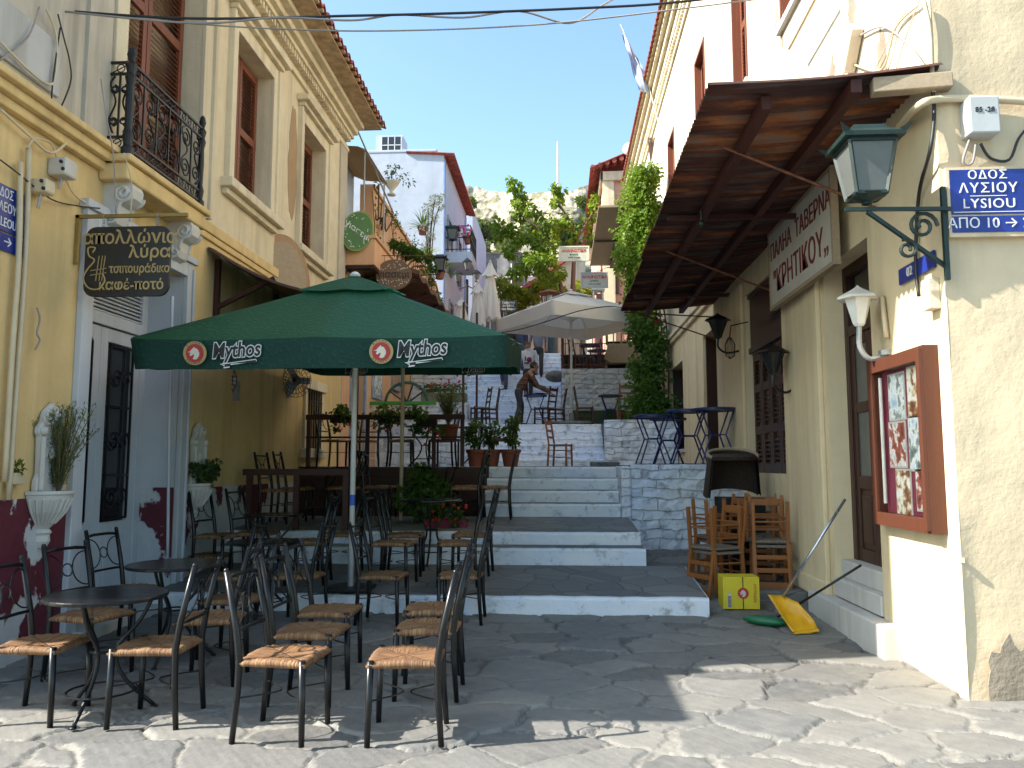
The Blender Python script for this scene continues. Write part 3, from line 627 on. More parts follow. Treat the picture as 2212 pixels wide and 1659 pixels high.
# balcony
bs = MB().box(LX, -3.92, 6.8, 8.42, 4.2, 4.36).box(LX, -3.88, 6.76, 8.46, 4.36, 4.43); BAL = bs.build('balcony', M['yellow_plaster'], TH, bevel=.02)
rl = MB(); xo = -3.97; ya, yb = 6.86, 8.34; zb = 4.43
def post(mb, x, y, z0, h, r):
    mb.lathe([(r * 1.5, 0), (r * 1.5, .08), (r * .9, .1), (r * 1.3, .2), (r * .8, .26), (r, .5), (r * .85, h - .3), (r * 1.35, h - .22), (r * .9, h - .18), (r * 1.4, h - .1), (r * .6, h - .06), (r * 1.15, h), (r * .8, h + .06), (0, h + .09)], (x, y, z0), 12)
post(rl, xo, ya, zb, .98, .038); post(rl, xo, yb, zb, .98, .032)
for (p, q) in (((xo, ya), (xo, yb)), ((LX + .03, ya), (xo, ya))):
    for z in (.08, .19, .8, .91): rl.beam((*p, zb + z), (*q, zb + z), .022, .022)
    n = 3 if p[0] == q[0] else 1
    P, Q = V3(*p, 0), V3(*q, 0); ax = (Q - P).normalized(); Ln = (Q - P).length
    for i in range(1, n * 2): rl.beam(P + ax * Ln * i / (n * 2) + V3(0, 0, zb + .2), P + ax * Ln * i / (n * 2) + V3(0, 0, zb + .8), .016, .016)
    for i in range(n):
        c0 = P + ax * Ln * (i + .5) / n; w_ = Ln / n / 2
        for sgn in (-1, 1):
            for (oz, r0, a0) in ((.34, .1, 0), (.65, .1, 0)):
                cc = c0 + ax * sgn * w_ * .5 + V3(0, 0, zb + oz); rl.tube(spiral(cc, min(.13, w_ * .42), .015, -1.57 if oz < .5 else 1.57, 1.7 * (1 if (sgn > 0) == (oz < .5) else -1), 26, ax * sgn, (0, 0, 1)), .0085, 5)
            rl.tube(smoothpts([c0 + ax * sgn * w_ * .5 + V3(0, 0, zb + .23), c0 + ax * sgn * w_ * .9 + V3(0, 0, zb + .36), c0 + ax * sgn * w_ * .35 + V3(0, 0, zb + .53), c0 + ax * sgn * w_ * .9 + V3(0, 0, zb + .7), c0 + ax * sgn * w_ * .5 + V3(0, 0, zb + .78)], 5), .009, 5)
    for z in (.135, .855):
        m_ = int(Ln / .12)
        for i in range(m_): rl.tube(arc(P + ax * Ln * (i + .5) / m_ + V3(0, 0, zb + z), .038, 0, 2 * math.pi, 10, ax, (0, 0, 1)), .006, 4, False)
        for i in range(m_): rl.beam(P + ax * Ln * i / m_ + V3(0, 0, zb + z - .05), P + ax * Ln * (i + 1) / m_ + V3(0, 0, zb + z + .05), .007, .007)
rl.build('railing', M['iron'], BAL)
for yc in (7.0, 8.2):
    cb = MB(); pr = [(x * .6, z * .85) for x, z in [(0, 0), (.42, 0), (.46, -.06), (.44, -.16), (.34, -.22), (.26, -.25), (.24, -.36), (.2, -.44), (.1, -.48), (.0, -.5)]]
    cb.prism([(p[0], p[1]) for p in pr], (LX, yc - .1, 4.2), (1, 0, 0), (0, 0, 1), (0, 1, 0), .2)
    for s_ in (-.105, .105):
        cb.tube(spiral((LX + .19, yc + s_, 4.1), .085, .012, 0, -1.8, 26, (1, 0, 0), (0, 0, 1)), .02, 6); cb.tube(spiral((LX + .09, yc + s_, 3.87), .065, .01, 2, 1.6, 20, (1, 0, 0), (0, 0, 1)), .016, 6)
        cb.tube(smoothpts([(LX + .25, yc + s_, 4.05), (LX + .17, yc + s_, 4.0), (LX + .15, yc + s_, 3.9)], 4), .016, 6)
    cb.build('corbel', M['white_stone'], TH, smooth=False, bevel=.01)
# street door
a, b, c, d = door; df = MB().box(LX, LX + .06, a - .16, a - .001, c, d + .16).box(LX, LX + .06, b + .001, b + .14, c, d + .16).box(LX, LX + .06, a - .001, b + .001, d, d + .16).box(LX, LX + .09, a - .2, b + .18, d + .16, d + .24)
df.box(LX + .061, LX + .085, b + .1, b + .14, c, d + .1)
DR = df.build('door_frame', M['door_white'], TH, bevel=.008)
rv = MB().box(-4.58, LX + .002, b - .012, b - .002, 1.34, d); rv.build('reveal_panel', M['door_white'], DR); MB().box(-4.58, LX + .001, b - .016, b - .002, c, 1.36).build('reveal_wainscot', M['wainscot'], DR)
xb = -4.6; lf = MB()
lf.box(xb - .03, xb + .03, a, a + .12, c, d).box(xb - .03, xb + .03, b - .13, b - .013, c, d).box(xb - .03, xb + .05, a + .12, b - .13, 3.0, 3.12).box(xb - .03, xb + .02, a + .12, b - .13, 3.62, d)
lf.build('inner_frame', M['door_white'], DR, bevel=.006)
lv = MB()
for i in range(12): lv.obox((xb, (a + b) / 2, 3.15 + i * .04), (.02, 0, -.015), (0, (b - a) / 2 - .13, 0), (.003, 0, .004))
lv.build('transom_louvre', M['door_white'], DR)
for k in range(2):
    p = a + .125 + k * .75; q = p + .745; ml = MB()
    ml.box(xb - .025, xb + .02, p, p + .13, c, 2.99).box(xb - .025, xb + .02, q - .13, q, c, 2.99).box(xb - .025, xb + .02, p + .13, q - .13, c, c + .85).box(xb - .025, xb + .02, p + .13, q - .13, 2.85, 2.99).box(xb + .02, xb + .035, p + .2, q - .2, c + .15, c + .7)
    leaf_ = ml.build('door_leaf', M['door_white'], DR, bevel=.006); MB().box(xb - .03, xb - .02, p + .13, q - .13, c + .85, 2.85).build('pane', M['dark_glass'], leaf_)
    gr = MB()
    for yy in (p + .16, q - .16): gr.beam((xb + .03, yy, c + .88), (xb + .03, yy, 2.82), .02, .02)
    for zz in (c + .88, 1.5, 2.2, 2.82): gr.beam((xb + .03, p + .16, zz), (xb + .03, q - .16, zz), .02, .02)
    for zz in (1.27, 1.85, 2.5):
        for s_ in (-1, 1): gr.tube(spiral((xb + .03, (p + q) / 2 + s_ * .1, zz), .11, .02, 0, 1.4 * s_, 18, (0, s_, 0), (0, 0, 1)), .01, 5)
    gr.build('grille', M['iron'], leaf_)
MB().box(LX - .3, LX + .14, a - .05, b + .05, .08, .19).build('threshold', M['marble'], DR, bevel=.012)
a, b, c, d = barw; bf = MB().box(LX, LX + .05, a - .12, a - .001, c - .1, d + .1).box(LX, LX + .05, b, b + .12, c - .1, d + .1).box(LX, LX + .09, a - .16, b + .16, d, d + .16).box(LX, LX + .1, a - .16, b + .16, c - .16, c - .001)
BWN = bf.build('barred_window', M['trim_plaster'], TH, bevel=.01); MB().box(LX - .3, LX - .28, a, b, c, d).build('pane', M['dark_glass'], BWN); br = MB()
for i in range(6): br.tube([(LX + .05, a + (b - a) * (i + .5) / 6, c), (LX + .05, a + (b - a) * (i + .5) / 6, d)], .012, 6)
for i in range(3): br.beam((LX + .05, a, c + .2 + i * .3), (LX + .05, b, c + .2 + i * .3), .02, .012)
br.build('bars', M['iron'], BWN)
# sagging board canopy over the tables
cp = MB()
def cf(u, v):
    y = 9.05 + 3.4 * v; x = LX + .02 + 1.12 * u; return (x, y, 4.2 - .42 * u - .12 * math.sin(u * 2.2) + .015 * math.sin(y * 9))
cp.sheet(cf, 10, 30); o = len(cp.v); cp.v += [(x, y, z - .03) for x, y, z in cp.v]; cp.f += [tuple(i + o for i in f_)[::-1] for f_ in cp.f]
for j in range(30): cp.f.append((j * 11 + 10, (j + 1) * 11 + 10, (j + 1) * 11 + 10 + o, j * 11 + 10 + o))
for i in range(10): cp.f.append((i, i + 1, i + 1 + o, i + o))
CAN = cp.build('wall_canopy', M['thatch'], label='sagging brown board canopy on brackets over the left cafe wall', cat='canopy')
for y in (9.3, 11.3): MB().beam((LX + .04, y, 3.35), (LX + .04, y, 4.1), .06, .06).beam((LX + .03, y, 3.5), (LX + .75, y, 3.86), .05, .05, (0, 1, 0)).build('bracket', M['brown_wood_h'], CAN)
# ------------------------------------------------------------ right: tavern building
RX = 2.64; FY = 5.52
TV = thing('tavern_building', 'tall cream plastered house with rusty tin awning along the right side', 'house', (RX, 15, 0))
tdoor = (6.85, 8.0, .3, 3.55); tsh = (9.55, 11.35, 1.5, 4.0); tdk = (13.5, 14.75, 1.58, 3.95); tw = (17.2, 19.1, 1.95, 3.85)
upw = [(8.2, 9.1, 6.75, 9.1), (10.75, 11.6, 6.95, 9.3), (13.85, 14.85, 7.4, 9.3), (17.7, 18.7, 7.5, 9.3)]
wall_x(MB(), RX, FY, 12.9, -.1, 4.5, [tdoor, tsh], .3, -1).build('lower_wall', M['shade_plaster'], TV)
wall_x(MB(), RX, 12.9, 27.2, -.1, 4.5, [tdk, tw], .3, -1).build('lower_wall', M['shade_plaster'], TV)
wall_x(MB(), RX, FY, 27.2, 4.5, 11.5, upw, .3, -1).build('upper_wall', M['right_plaster'], TV)
cm = MB()   # corner face towards the crossing, uneven
rc = random.Random(4)
def cface(u, v):
    x = RX + 6 * u; z = -.1 + 11.6 * v; q = mnoise.noise(Vector((x * .8, 3, z * .8))) * .035 + mnoise.noise(Vector((x * 2.5, 9, z * 2.5))) * .014
    if u == 0: q = mnoise.noise(Vector((1, 3, z * 1.4))) * .012
    return (x + (q * .6 if u == 0 else 0), FY + q, z)
cm.sheet(cface, 90, 170); cm.build('corner_wall', M['corner_plaster'], TV, smooth=True)
bk = MB().box(2.95, 9, FY + .1, 27.2, -.1, 11.5); bk.add([(RX, 27.2, -.1), (9, 27.2, -.1), (9, 27.2, 11.5), (RX, 27.2, 11.5)], [(3, 2, 1, 0)]); bk.build('back_wall', M['shade_plaster'], TV)
ec = MB()
for (z0, z1, p) in ((10.75, 10.85, .05), (11.0, 11.2, .12), (11.2, 11.38, .2), (11.38, 11.5, .3)): ec.box(RX - p, RX, FY, 27.3, z0, z1)
y = FY + .1
while y < 27.2: ec.box(RX - .1, RX, y, y + .07, 10.9, 11.0); y += .14
ec.build('cornice', M['trim_plaster'], TV, bevel=.01)
rr = tile_roof(MB(), 2.2, 11.56, 6.5, 13.0, FY - .2, 27.5).build('roof', M['roof_tile'], TV)
s2 = MB().box(2.26, 2.66, FY - .2, 27.4, 11.5, 11.52); s2.build('soffit', M['roof_tile_under'], rr)
for (a, b, c, d) in upw:
    f_ = MB().box(RX - .02, RX + .12, a, a + .05, c, d).box(RX - .02, RX + .12, b - .05, b, c, d).box(RX - .02, RX + .12, a + .05, b - .05, d - .06, d)
    wd = f_.build('window', M['brown_wood'], TV); shutter(wd, RX + .1, a + .05, b - .05, c + .01, d - .06, M['brown_wood'], -1, rails=(.5,))
    MB().box(RX - .06, RX + .28, a - .06, b + .06, c - .09, c - .001).build('sill', M['marble'], wd, bevel=.01)
# moulding over the lower rear wall, capping strip
MB().box(RX - .1, RX, 13.0, 27.2, 4.52, 4.62).box(RX - .06, RX, 13.0, 27.2, 4.42, 4.52).build('moulding', M['trim_plaster'], TV, bevel=.015)
# pilasters beside the door
for pp in (MB().box(RX - .05, RX, 8.12, 8.5, .28, 4.15), MB().box(RX - .03, RX, 8.5, 9.45, .28, 4.15), MB().box(RX - .05, RX, 11.45, 12.2, .28, 4.2), MB().box(RX - .07, RX, 8.08, 9.48, .28, .46)): pp.build('pilaster', M['shade_plaster'], TV, bevel=.012)
# door
a, b, c, d = tdoor
dfm = MB().box(RX + .18, RX + .27, a, a + .09, .7, d).box(RX + .18, RX + .27, b - .09, b, .7, d).box(RX + .18, RX + .27, a + .09, b - .09, d - .1, d).box(RX + .18, RX + .27, a + .09, b - .09, 2.85, 2.95)
TD = dfm.build('door_frame', M['dark_wood'], TV, bevel=.008)
for k in range(2):
    p = a + .095 + k * .49; q = p + .48; m_ = MB(); xx0, xx1 = RX + .2, RX + .25
    m_.box(xx0, xx1, p, p + .09, .7, 2.85).box(xx0, xx1, q - .09, q, .7, 2.85)
    for z0, z1 in ((.7, .82), (1.38, 1.5), (2.1, 2.2), (2.75, 2.85)): m_.box(xx0, xx1, p + .09, q - .09, z0, z1)
    m_.box(xx0 + .02, xx1, p + .09, q - .09, .82, 1.38).box(xx0 + .004, xx1, p + .13, q - .13, .88, 1.32)
    lf = m_.build('door_leaf', M['dark_wood'], TD, bevel=.006); MB().box(RX + .22, RX + .235, p + .09, q - .09, 1.5, 2.1).box(RX + .22, RX + .235, p + .09, q - .09, 2.2, 2.75).build('pane', M['frosted'], lf)
MB().box(RX + .23, RX + .24, a + .09, b - .09, 2.95, d - .1).build('transom_pane', M['dark_glass'], TD)
MB().box(2.49, RX + .02, 6.5, 8.4, .02, .35).build('door_step', M['marble'], TV, bevel=.015)
MB().box(2.62, RX + .3, 6.86, 7.99, .36, .53).box(2.7, RX + .3, 6.86, 7.99, .53, .7).build('door_step', M['marble'], TV, bevel=.012)
# tall shutters with a header panel
a, b, c, d = tsh
hp = MB().box(RX + .06, RX + .12, a, b, 3.22, d).box(RX + .03, RX + .07, a, b, 3.16, 3.24).box(RX + .03, RX + .07, a, b, d - .06, d); SHH = hp.build('window', M['dark_wood'], TV, bevel=.006)
vt = MB()
for i in range(9): vt.obox((RX + .045, 9.95, 3.45 + i * .04), (.012, 0, .01), (0, .22, 0), (.003, 0, -.004))
vt.build('vent', M['dark_wood'], SHH); shutter(SHH, RX + .08, a + .02, b - .02, c, 3.15, M['dark_wood'], -1, leaves=4, rails=(.35, .7))
for (a, b, c, d) in (tdk, tw):
    m_ = MB().box(RX + .24, RX + .29, a, b, c, d); o_ = m_.build('dark_door', M['dark_wood'], TV); MB().box(RX + .05, RX + .24, a, a + .06, c, d).build('jamb', M['dark_wood'], o_); MB().box(RX + .05, RX + .24, b - .06, b, c, d).build('jamb', M['dark_wood'], o_)
MB().box(RX - .05, RX + .1, 17.1, 19.2, 1.88, 1.949).build('sill', M['marble'], TV)
# rusty corrugated awning
AW = thing('tin_awning', 'rusty corrugated tin awning over the tavern front on the right', 'awning', (RX, 9.5, 4.3))
r_ = random.Random(11); ypos = 5.42; k = 0
while ypos < 13.4:
    L_ = r_.uniform(1.05, 1.35); ye = min(ypos + L_, 13.6); xo = 1.06 + r_.uniform(-.04, .03); dz = r_.uniform(-.008, .008) + .012 * (k % 2); tl = r_.uniform(-.015, .015)
    def fsh(u, v, ypos=ypos, ye=ye, xo=xo, dz=dz, tl=tl):
        y = ypos + (ye - ypos + .06) * v; x = xo + (2.66 - xo) * u; sag = -.03 * math.sin(u * 3.1)
        return (x, y, 4.27 + .1 * u + dz + tl * (v - .5) + sag + .016 * math.sin(2 * math.pi * y / .085) + (.02 * r_.uniform(-.3, .3) if u == 0 else 0))
    mb = MB(); nv = int((ye - ypos) / .0106); mb.sheet(fsh, 8, nv); o = len(mb.v); mb.v += [(x, y, z - .004) for x, y, z in mb.v]; mb.f += [tuple(i + o for i in f_)[::-1] for f_ in mb.f]
    for j in range(nv): mb.f.append((j * 9, j * 9 + o, (j + 1) * 9 + o, (j + 1) * 9))
    for i in range(8): mb.f.append((i, i + 1, i + 1 + o, i + o)); mb.f.append((nv * 9 + i, nv * 9 + i + o, nv * 9 + i + 1 + o, nv * 9 + i + 1))
    mb.build('sheet', M['corrugated'], AW, smooth=True)
    ypos = ye + (.035 if k == 0 else -.03); k += 1
for x, z, y0 in ((1.5, 4.2, 5.6), (2.08, 4.235, 5.45)): MB().beam((x, y0, z), (x, 13.6, z), .075, .1).build('purlin', M['brown_wood_h'], AW, bevel=.005)
MB().beam((2.2, 5.5, 4.24), (2.72, 5.46, 4.25), .1, .11).build('beam_end', M['plank'], AW, bevel=.008)
for y in (8.3, 12.2): MB().beam((RX, y, 4.2), (1.15, y, 4.2), .05, .05).build('rafter', M['brown_wood_h'], AW)
for (y, x1) in ((6.4, 1.35), (9.6, 1.3), (13.3, 1.15)): MB().tube([(RX, y + .2, 3.72), (x1, y, 4.2)], .012, 6).build('stay_rod', M['rust_iron'], AW)
MB().tube([(1.1, 13.5, 4.2), (RX, 13.5, 4.1)], .012, 6).build('stay_rod', M['rust_iron'], AW)
for (px, y, mt, nm) in ((1600, 8.0, 'green_metal', 'green'), (1425, 13.2, 'emblem_red', 'red')):
    p = (1.45, y, 4.1) if nm == 'green' else (1.62, 13.3, 4.05)
    b_ = MB().ball((p[0], p[1], p[2] - .05), .03, 10, 8, (1, 1, 1.2)); bl_ = b_.build('bulb', M[mt], smooth=True, label=nm + ' light bulb hanging under the tin awning', cat='bulb'); MB().tube([(p[0], p[1], p[2] - .02), (p[0], p[1], p[2] + .1)], .012, 6).build('bulb_socket', M['iron'], bl_)
# tavern sign
SG = thing('tavern_sign', 'white board lettered in maroon for an old tavern, under the tin awning', 'sign', (2.5, 8.3, 3.4))
MB().box(2.48, 2.52, 7.2, 9.35, 3.42, 4.3).build('board', M['sign_white'], SG); fr = MB()
for z in (3.42, 4.3): fr.box(2.465, 2.53, 7.17, 9.38, z - .02, z + .02)
for y in (7.2, 9.35): fr.box(2.465, 2.53, y - .02, y + .02, 3.44, 4.28)
fr.build('frame', M['plank'], SG)
text('lettering', 'ΠΑΛΗΑ  ΤΑΒΕΡΝΑ', M['ink_maroon'], (2.476, 8.27, 4.05), (0, -1, 0), (0, 0, 1), .26, SG, offset=.001, sxx=.92); text('lettering', '"ΚΡΗΤΙΚΟΥ„', M['ink_maroon'], (2.476, 8.27, 3.68), (0, -1, 0), (0, 0, 1), .36, SG, offset=.001, sxx=.9)
MB().beam((2.5, 7.6, 4.3), (2.66, 7.6, 4.34), .03, .03).beam((2.5, 9.0, 4.3), (2.66, 9.0, 4.34), .03, .03).build('hanger', M['rust_iron'], SG)
# green lantern on its bracket
def lantern(name, label, base, w, h, mat, group=None, glass='frosted', crown=True, cat='lantern'):
    t = thing(name, label, cat, base, 0, group); bx, by, bz = base
    lo, hi = w * .33, w * .5; z0, z1 = bz + h * .12, bz + h * .74; f = MB()
    c0 = [(bx + sx * lo, by + sy * lo, z0) for sx, sy in ((-1, -1), (1, -1), (1, 1), (-1, 1))]; c1 = [(bx + sx * hi, by + sy * hi, z1) for sx, sy in ((-1, -1), (1, -1), (1, 1), (-1, 1))]
    for i in range(4):
        f.beam(c0[i], c1[i], w * .07, w * .07); f.beam(c0[i], c0[(i + 1) % 4], w * .07, w * .07); f.beam(c1[i], c1[(i + 1) % 4], w * .09, w * .09)
    f.lathe([(.0, 0), (w * .12, .01), (w * .1, h * .05), (lo * 1.3, h * .12)], base, 10)
    f.build('lantern_frame', mat, t)
    g = MB()
    for i in range(4): j = (i + 1) % 4; g.add([c0[i], c0[j], c1[j], c1[i]], [(0, 1, 2, 3)])
    g.build('lantern_glass', M[glass], t)
    r = MB(); e = w * .66
    def sq(s, z): return [(bx + sx * s, by + sy * s, z) for sx, sy in ((-1, -1), (1, -1), (1, 1), (-1, 1))]
    rings = [sq(e, z1 + h * .02), sq(e * 1.02, z1 + h * .07), sq(w * .4, z1 + h * .16), sq(w * .34, z1 + h * .22), sq(w * .1, z1 + h * .26)]
    vs = [p for q in rings for p in q]; fs = [(3, 2, 1, 0), (16, 17, 18, 19)] + [(a * 4 + i, a * 4 + (i + 1) % 4, a * 4 + 4 + (i + 1) % 4, a * 4 + 4 + i) for a in range(4) for i in range(4)]
    r.add(vs, fs)
    if crown:
        for i, (sx, sy) in enumerate(((-1, -1), (1, -1), (1, 1), (-1, 1))): r.add([(bx + sx * e, by + sy * e, z1 + h * .05), (bx + sx * e * 1.22, by + sy * e * 1.22, z1 + h * .16), (bx + sx * e * .8, by + sy * e * 1.0, z1 + h * .09), (bx + sx * e * 1.0, by + sy * e * .8, z1 + h * .09)], [(0, 1, 2), (0, 3, 1), (0, 2, 3), (1, 3, 2)])
    r.build('lantern_cap', mat, t)
    return t
lt = lantern('street_lantern', 'large green street lantern on a scrolled wall bracket at the right corner', (2.10, 5.42, 3.36), .30, .56, M['green_metal'])
br = MB().beam((1.95, 5.42, 3.34), (2.66, 5.42, 3.33), .025, .025).beam((2.1, 5.42, 3.32), (2.64, 5.5, 2.95), .025, .025).beam((2.63, 5.47, 2.85), (2.63, 5.47, 3.5), .03, .03)
br.tube(spiral((2.47, 5.44, 3.22), .1, .02, 0, 1.6, 24, (1, 0, 0), (0, 0, 1)), .013, 6).tube(spiral((2.36, 5.44, 3.06), .07, .02, 2, -1.4, 20, (1, 0, 0), (0, 0, 1)), .012, 6)
br.build('bracket', M['green_metal'], lt)
MB().ball((2.10, 5.42, 3.56), .05, 12, 8, (1, 1, 1.5)).build('bulb', M['white_metal'], lt, smooth=True)
# little white lamp over the menu case
wl = thing('wall_lamp', 'small white rusting wall lamp above the menu case', 'lamp', (2.45, 6.52, 2.75))
q = MB().lathe([(.0, 0), (.035, .0), (.05, .02), (.1, .2), (.105, .22)], (2.42, 6.52, 2.72), 6); q.build('lantern_body', M['white_metal'], wl)
MB().lathe([(.17, 0), (.16, .02), (.05, .08), (.02, .1), (.0, .12)], (2.42, 6.52, 2.94), 6).build('lamp_cap', M['white_metal'], wl)
MB().tube(smoothpts([(2.64, 6.52, 2.5), (2.5, 6.52, 2.45), (2.42, 6.52, 2.55), (2.42, 6.52, 2.72)], 5), .022, 8).lathe([(.06, -.02), (.06, .02)], (2.62, 6.52, 2.5), 10).build('lamp_arm', M['grey_metal'], wl)
# menu case
MC = thing('menu_case', 'red brown glazed display case of photographs on the sunlit right wall', 'display case', (2.56, 6.36, 1.12))
ca, cb_, cz0, cz1 = 5.68, 6.70, 1.13, 2.44
fm = MB().box(2.53, 2.64, ca, ca + .11, cz0, cz1).box(2.53, 2.64, cb_ - .09, cb_, cz0, cz1).box(2.53, 2.64, ca + .11, cb_ - .09, cz0, cz0 + .1).box(2.53, 2.64, ca + .11, cb_ - .09, cz1 - .1, cz1).box(2.5, 2.53, ca + .0, ca + .05, cz0 + .02, cz1 - .02)
for z in (1.45, 1.8, 2.15): fm.box(2.524, 2.53, ca + .03, ca + .05, z, z + .02)
fm.build('frame', M['case_wood'], MC, bevel=.006)
MB().box(2.615, 2.63, ca + .11, cb_ - .09, cz0 + .1, cz1 - .1).build('felt_board', M['maroon_felt'], MC)
def photo_mat(i):
    t = NT('printed_photograph'); n = t.noise(9 + i, 5, .6, t.map(t.co(), (1, 1, 1), (i * 3.1, 0, i))); rm = [[(.3, (.05, .08, .04)), (.45, (.25, .3, .3)), (.5, (.8, .82, .8)), (.68, (.3, .45, .65))], [(.3, (.02, .02, .02)), (.48, (.3, .12, .05)), (.54, (.7, .6, .4)), (.6, (.8, .8, .76))], [(.3, (.05, .03, .02)), (.5, (.4, .1, .06)), (.54, (.78, .78, .72)), (.72, (.15, .2, .35))]]
    return t.fin(t.ramp(n, rm[i % 3]), .3)
pm = [photo_mat(i) for i in range(3)]; k = 0
for (yy, w_, zz, h_) in ((6.33, .27, 2.13, .34), (6.0, .24, 2.14, .36), (6.35, .28, 1.76, .33), (6.01, .25, 1.76, .38), (6.28, .24, 1.38, .36), (5.96, .18, 1.42, .28)):
    o_ = MB().box(2.607, 2.614, yy - w_ / 2 - .015, yy + w_ / 2 + .015, zz - h_ / 2 - .015, zz + h_ / 2 + .015).build('photo_mount', M['sign_white'], MC); MB().box(2.603, 2.607, yy - w_ / 2, yy + w_ / 2, zz - h_ / 2, zz + h_ / 2).build('photograph', pm[k % 3], o_); k += 1
def clear(name):
    t = NT(name); t.b.inputs['Transmission Weight'].default_value = 1; t.b.inputs['IOR'].default_value = 1.02; return t.fin((.95, .97, .97), .02)
gp = MB().box(2.555, 2.559, ca + .11, cb_ - .09, cz0 + .1, cz1 - .1); gp.build('pane', clear('thin_clear_glass'), MC)
MB().tube([(2.58, 6.56, 1.3), (2.58, 6.56, 2.3)], .014, 8).build('lamp_tube', M['white_metal'], MC)
# black wall lanterns beside the tavern door
for (p, lab, s_) in (((2.3, 11.6, 3.42), 'black wall lantern beyond the shutters under the awning', .34), ((2.42, 9.15, 2.62), 'black torch shaped lantern beside the tall shutters', .32)):
    l_ = thing('wall_lantern', lab, 'lantern', p, 0, 'black wall lanterns'); x, y, z = p
    MB().lathe([(.02, 0), (.04, .02), (.12 * s_ / .33, s_ * .8)], p, 6).build('lantern_glass', M['dark_glass'], l_); MB().lathe([(.19, 0), (.18, .02), (.1, .06), (.02, .1), (0, .12)], (x, y, z + s_ * .8), 6).build('lamp_cap', M['iron'], l_)
    f_ = MB()
    for i in range(6): a = i * math.pi / 3; f_.beam((x + .04 * math.cos(a), y + .04 * math.sin(a), z + .02), (x + .13 * math.cos(a), y + .13 * math.sin(a), z + s_ * .8), .014, .014)
    f_.tube(smoothpts([(x, y, z), (x, y, z - .12), (x + .12, y, z - .2), (RX, y, z - .16)], 4), .016, 6); f_.build('lantern_frame', M['iron'], l_)
cg = MB()
for i in range(8): a = i * math.pi / 4; cg.tube([(2.38 + .02 * math.cos(a), 11.2 + .02 * math.sin(a), 3.38), (2.38 + .07 * math.cos(a), 11.2 + .07 * math.sin(a), 3.28), (2.38 + .06 * math.cos(a), 11.2 + .06 * math.sin(a), 3.12), (2.38, 11.2, 3.08)], .005, 4)
cg.tube([(2.38, 11.2, 3.38), (2.4, 11.2, 3.55), (2.64, 11.2, 3.6)], .01, 5).build('caged_lamp', M['iron'], label='small wire caged lamp hanging beside the far wall lantern', cat='lamp')
# blue street plate on the corner
SP = thing('street_plate', 'blue enamel street name plate on the right corner reading Lysiou', 'sign', tuple(onY(2128, 508, FY)))
p0 = onY(2047, 380, FY - .03); p1 = onY(2210, 506, FY - .03); x0, x1, z1, z0 = p0.x, onY(2218, 500, FY - .03).x, onY(2128, 372, FY).z, onY(2128, 506, FY).z
MB().box(x0 - .02, x1 + .02, FY - .05, FY + .02, z0 - .03, z1 + .02).build('backing', M['corner_plaster'], SP); zm = z0 + (z1 - z0) * .27
MB().box(x0, x1, FY - .056, FY - .051, zm + .006, z1).build('name_panel', M['enamel_blue'], SP); MB().box(x0, x1, FY - .056, FY - .051, z0, zm - .006).build('number_panel', M['enamel_blue'], SP)
xm = (x0 + x1) / 2; Hh = z1 - zm
for s_, f_, sz in (('ΟΔΟΣ', .87, .085), ('ΛΥΣΙΟΥ', .58, .095), ('LYSIOU', .24, .095)): text('lettering', s_, M['ink_white'], (xm, FY - .058, zm + Hh * f_), (1, 0, 0), (0, 0, 1), sz, SP, spacing=1.15)
MB().box(xm - .12, xm + .12, FY - .0585, FY - .0565, zm + Hh * .41, zm + Hh * .425).box(x0 + .015, x1 - .015, FY - .0585, FY - .0565, zm + Hh * .06, zm + Hh * .075).build('white_rule', M['ink_white'], SP)
text('lettering', 'ΑΠΟ 10 → 2', M['ink_white'], (xm - .01, FY - .058, (z0 + zm) / 2), (1, 0, 0), (0, 0, 1), .1, SP)
# house number plate on the street wall
NP = MB().box(2.615, 2.63, 5.62, 6.2, 2.98, 3.1).build('number_plate', M['enamel_blue'], label='small blue plate with number 02 on the wall beside the green lantern', cat='sign'); text('lettering', '02', M['ink_white'], (2.61, 6.0, 3.04), (0, -1, 0), (0, 0, 1), .1, NP)
# meter box, pipes and cables on the corner
mx = onY(2105, 265, FY); MBX = thing('meter_box', 'grey metal meter box on the right corner wall', 'box', (mx.x, FY, mx.z - .13))
MB().box(mx.x - .1, mx.x + .1, FY - .14, FY + .03, mx.z - .13, mx.z + .13).build('case', M['box_grey'], MBX, bevel=.01)
text('lettering', '85 -28', M['ink_black'], (mx.x, FY - .142, mx.z + .03), (1, 0, 0), (0, 0, 1), .05, MBX)
def cable(name, pts, r, mat, label, k=5, cat='cable', group=None): return MB().tube(smoothpts(pts, k), r, 6).build(name, M[mat], smooth=True, label=label, cat=cat, group=group)
fy = FY - .035
cable('pipe', [onX(1925, 290, RX - .05), onY(1985, 228, fy - .02), onY(2035, 214, fy - .02), onY(2120, 214, fy - .02), onY(2230, 220, fy - .02)], .028, 'pvc', 'cream painted pipe bending round the right corner above the meter box', cat='pipe')
cable('cable', [onY(2015, 195, fy), onY(2018, 250, fy), onY(2008, 330, fy), onX(1985, 420, RX - .03), onX(1978, 560, RX - .03), onX(1985, 640, RX - .03)], .013, 'cable_black', 'thick black cable running down the right corner past the lantern')
cable('cable', [onY(2095, 300, fy - .02), onY(2080, 350, fy), onY(2100, 352, fy), onY(2108, 310, fy - .02)], .009, 'cable_grey', 'grey cable loop below the meter box')
cable('cable', [onY(2118, 310, fy - .02), onY(2140, 342, fy), onY(2180, 345, fy), onY(2200, 300, fy), onY(2225, 270, fy)], .01, 'cable_black', 'black cable sagging right from the meter box')
cable('cable', [onY(1995, 0, fy), onY(2008, 60, fy), onY(2013, 150, fy), onY(2017, 200, fy)], .016, 'cable_cream', 'cream conduit down the upper right corner')
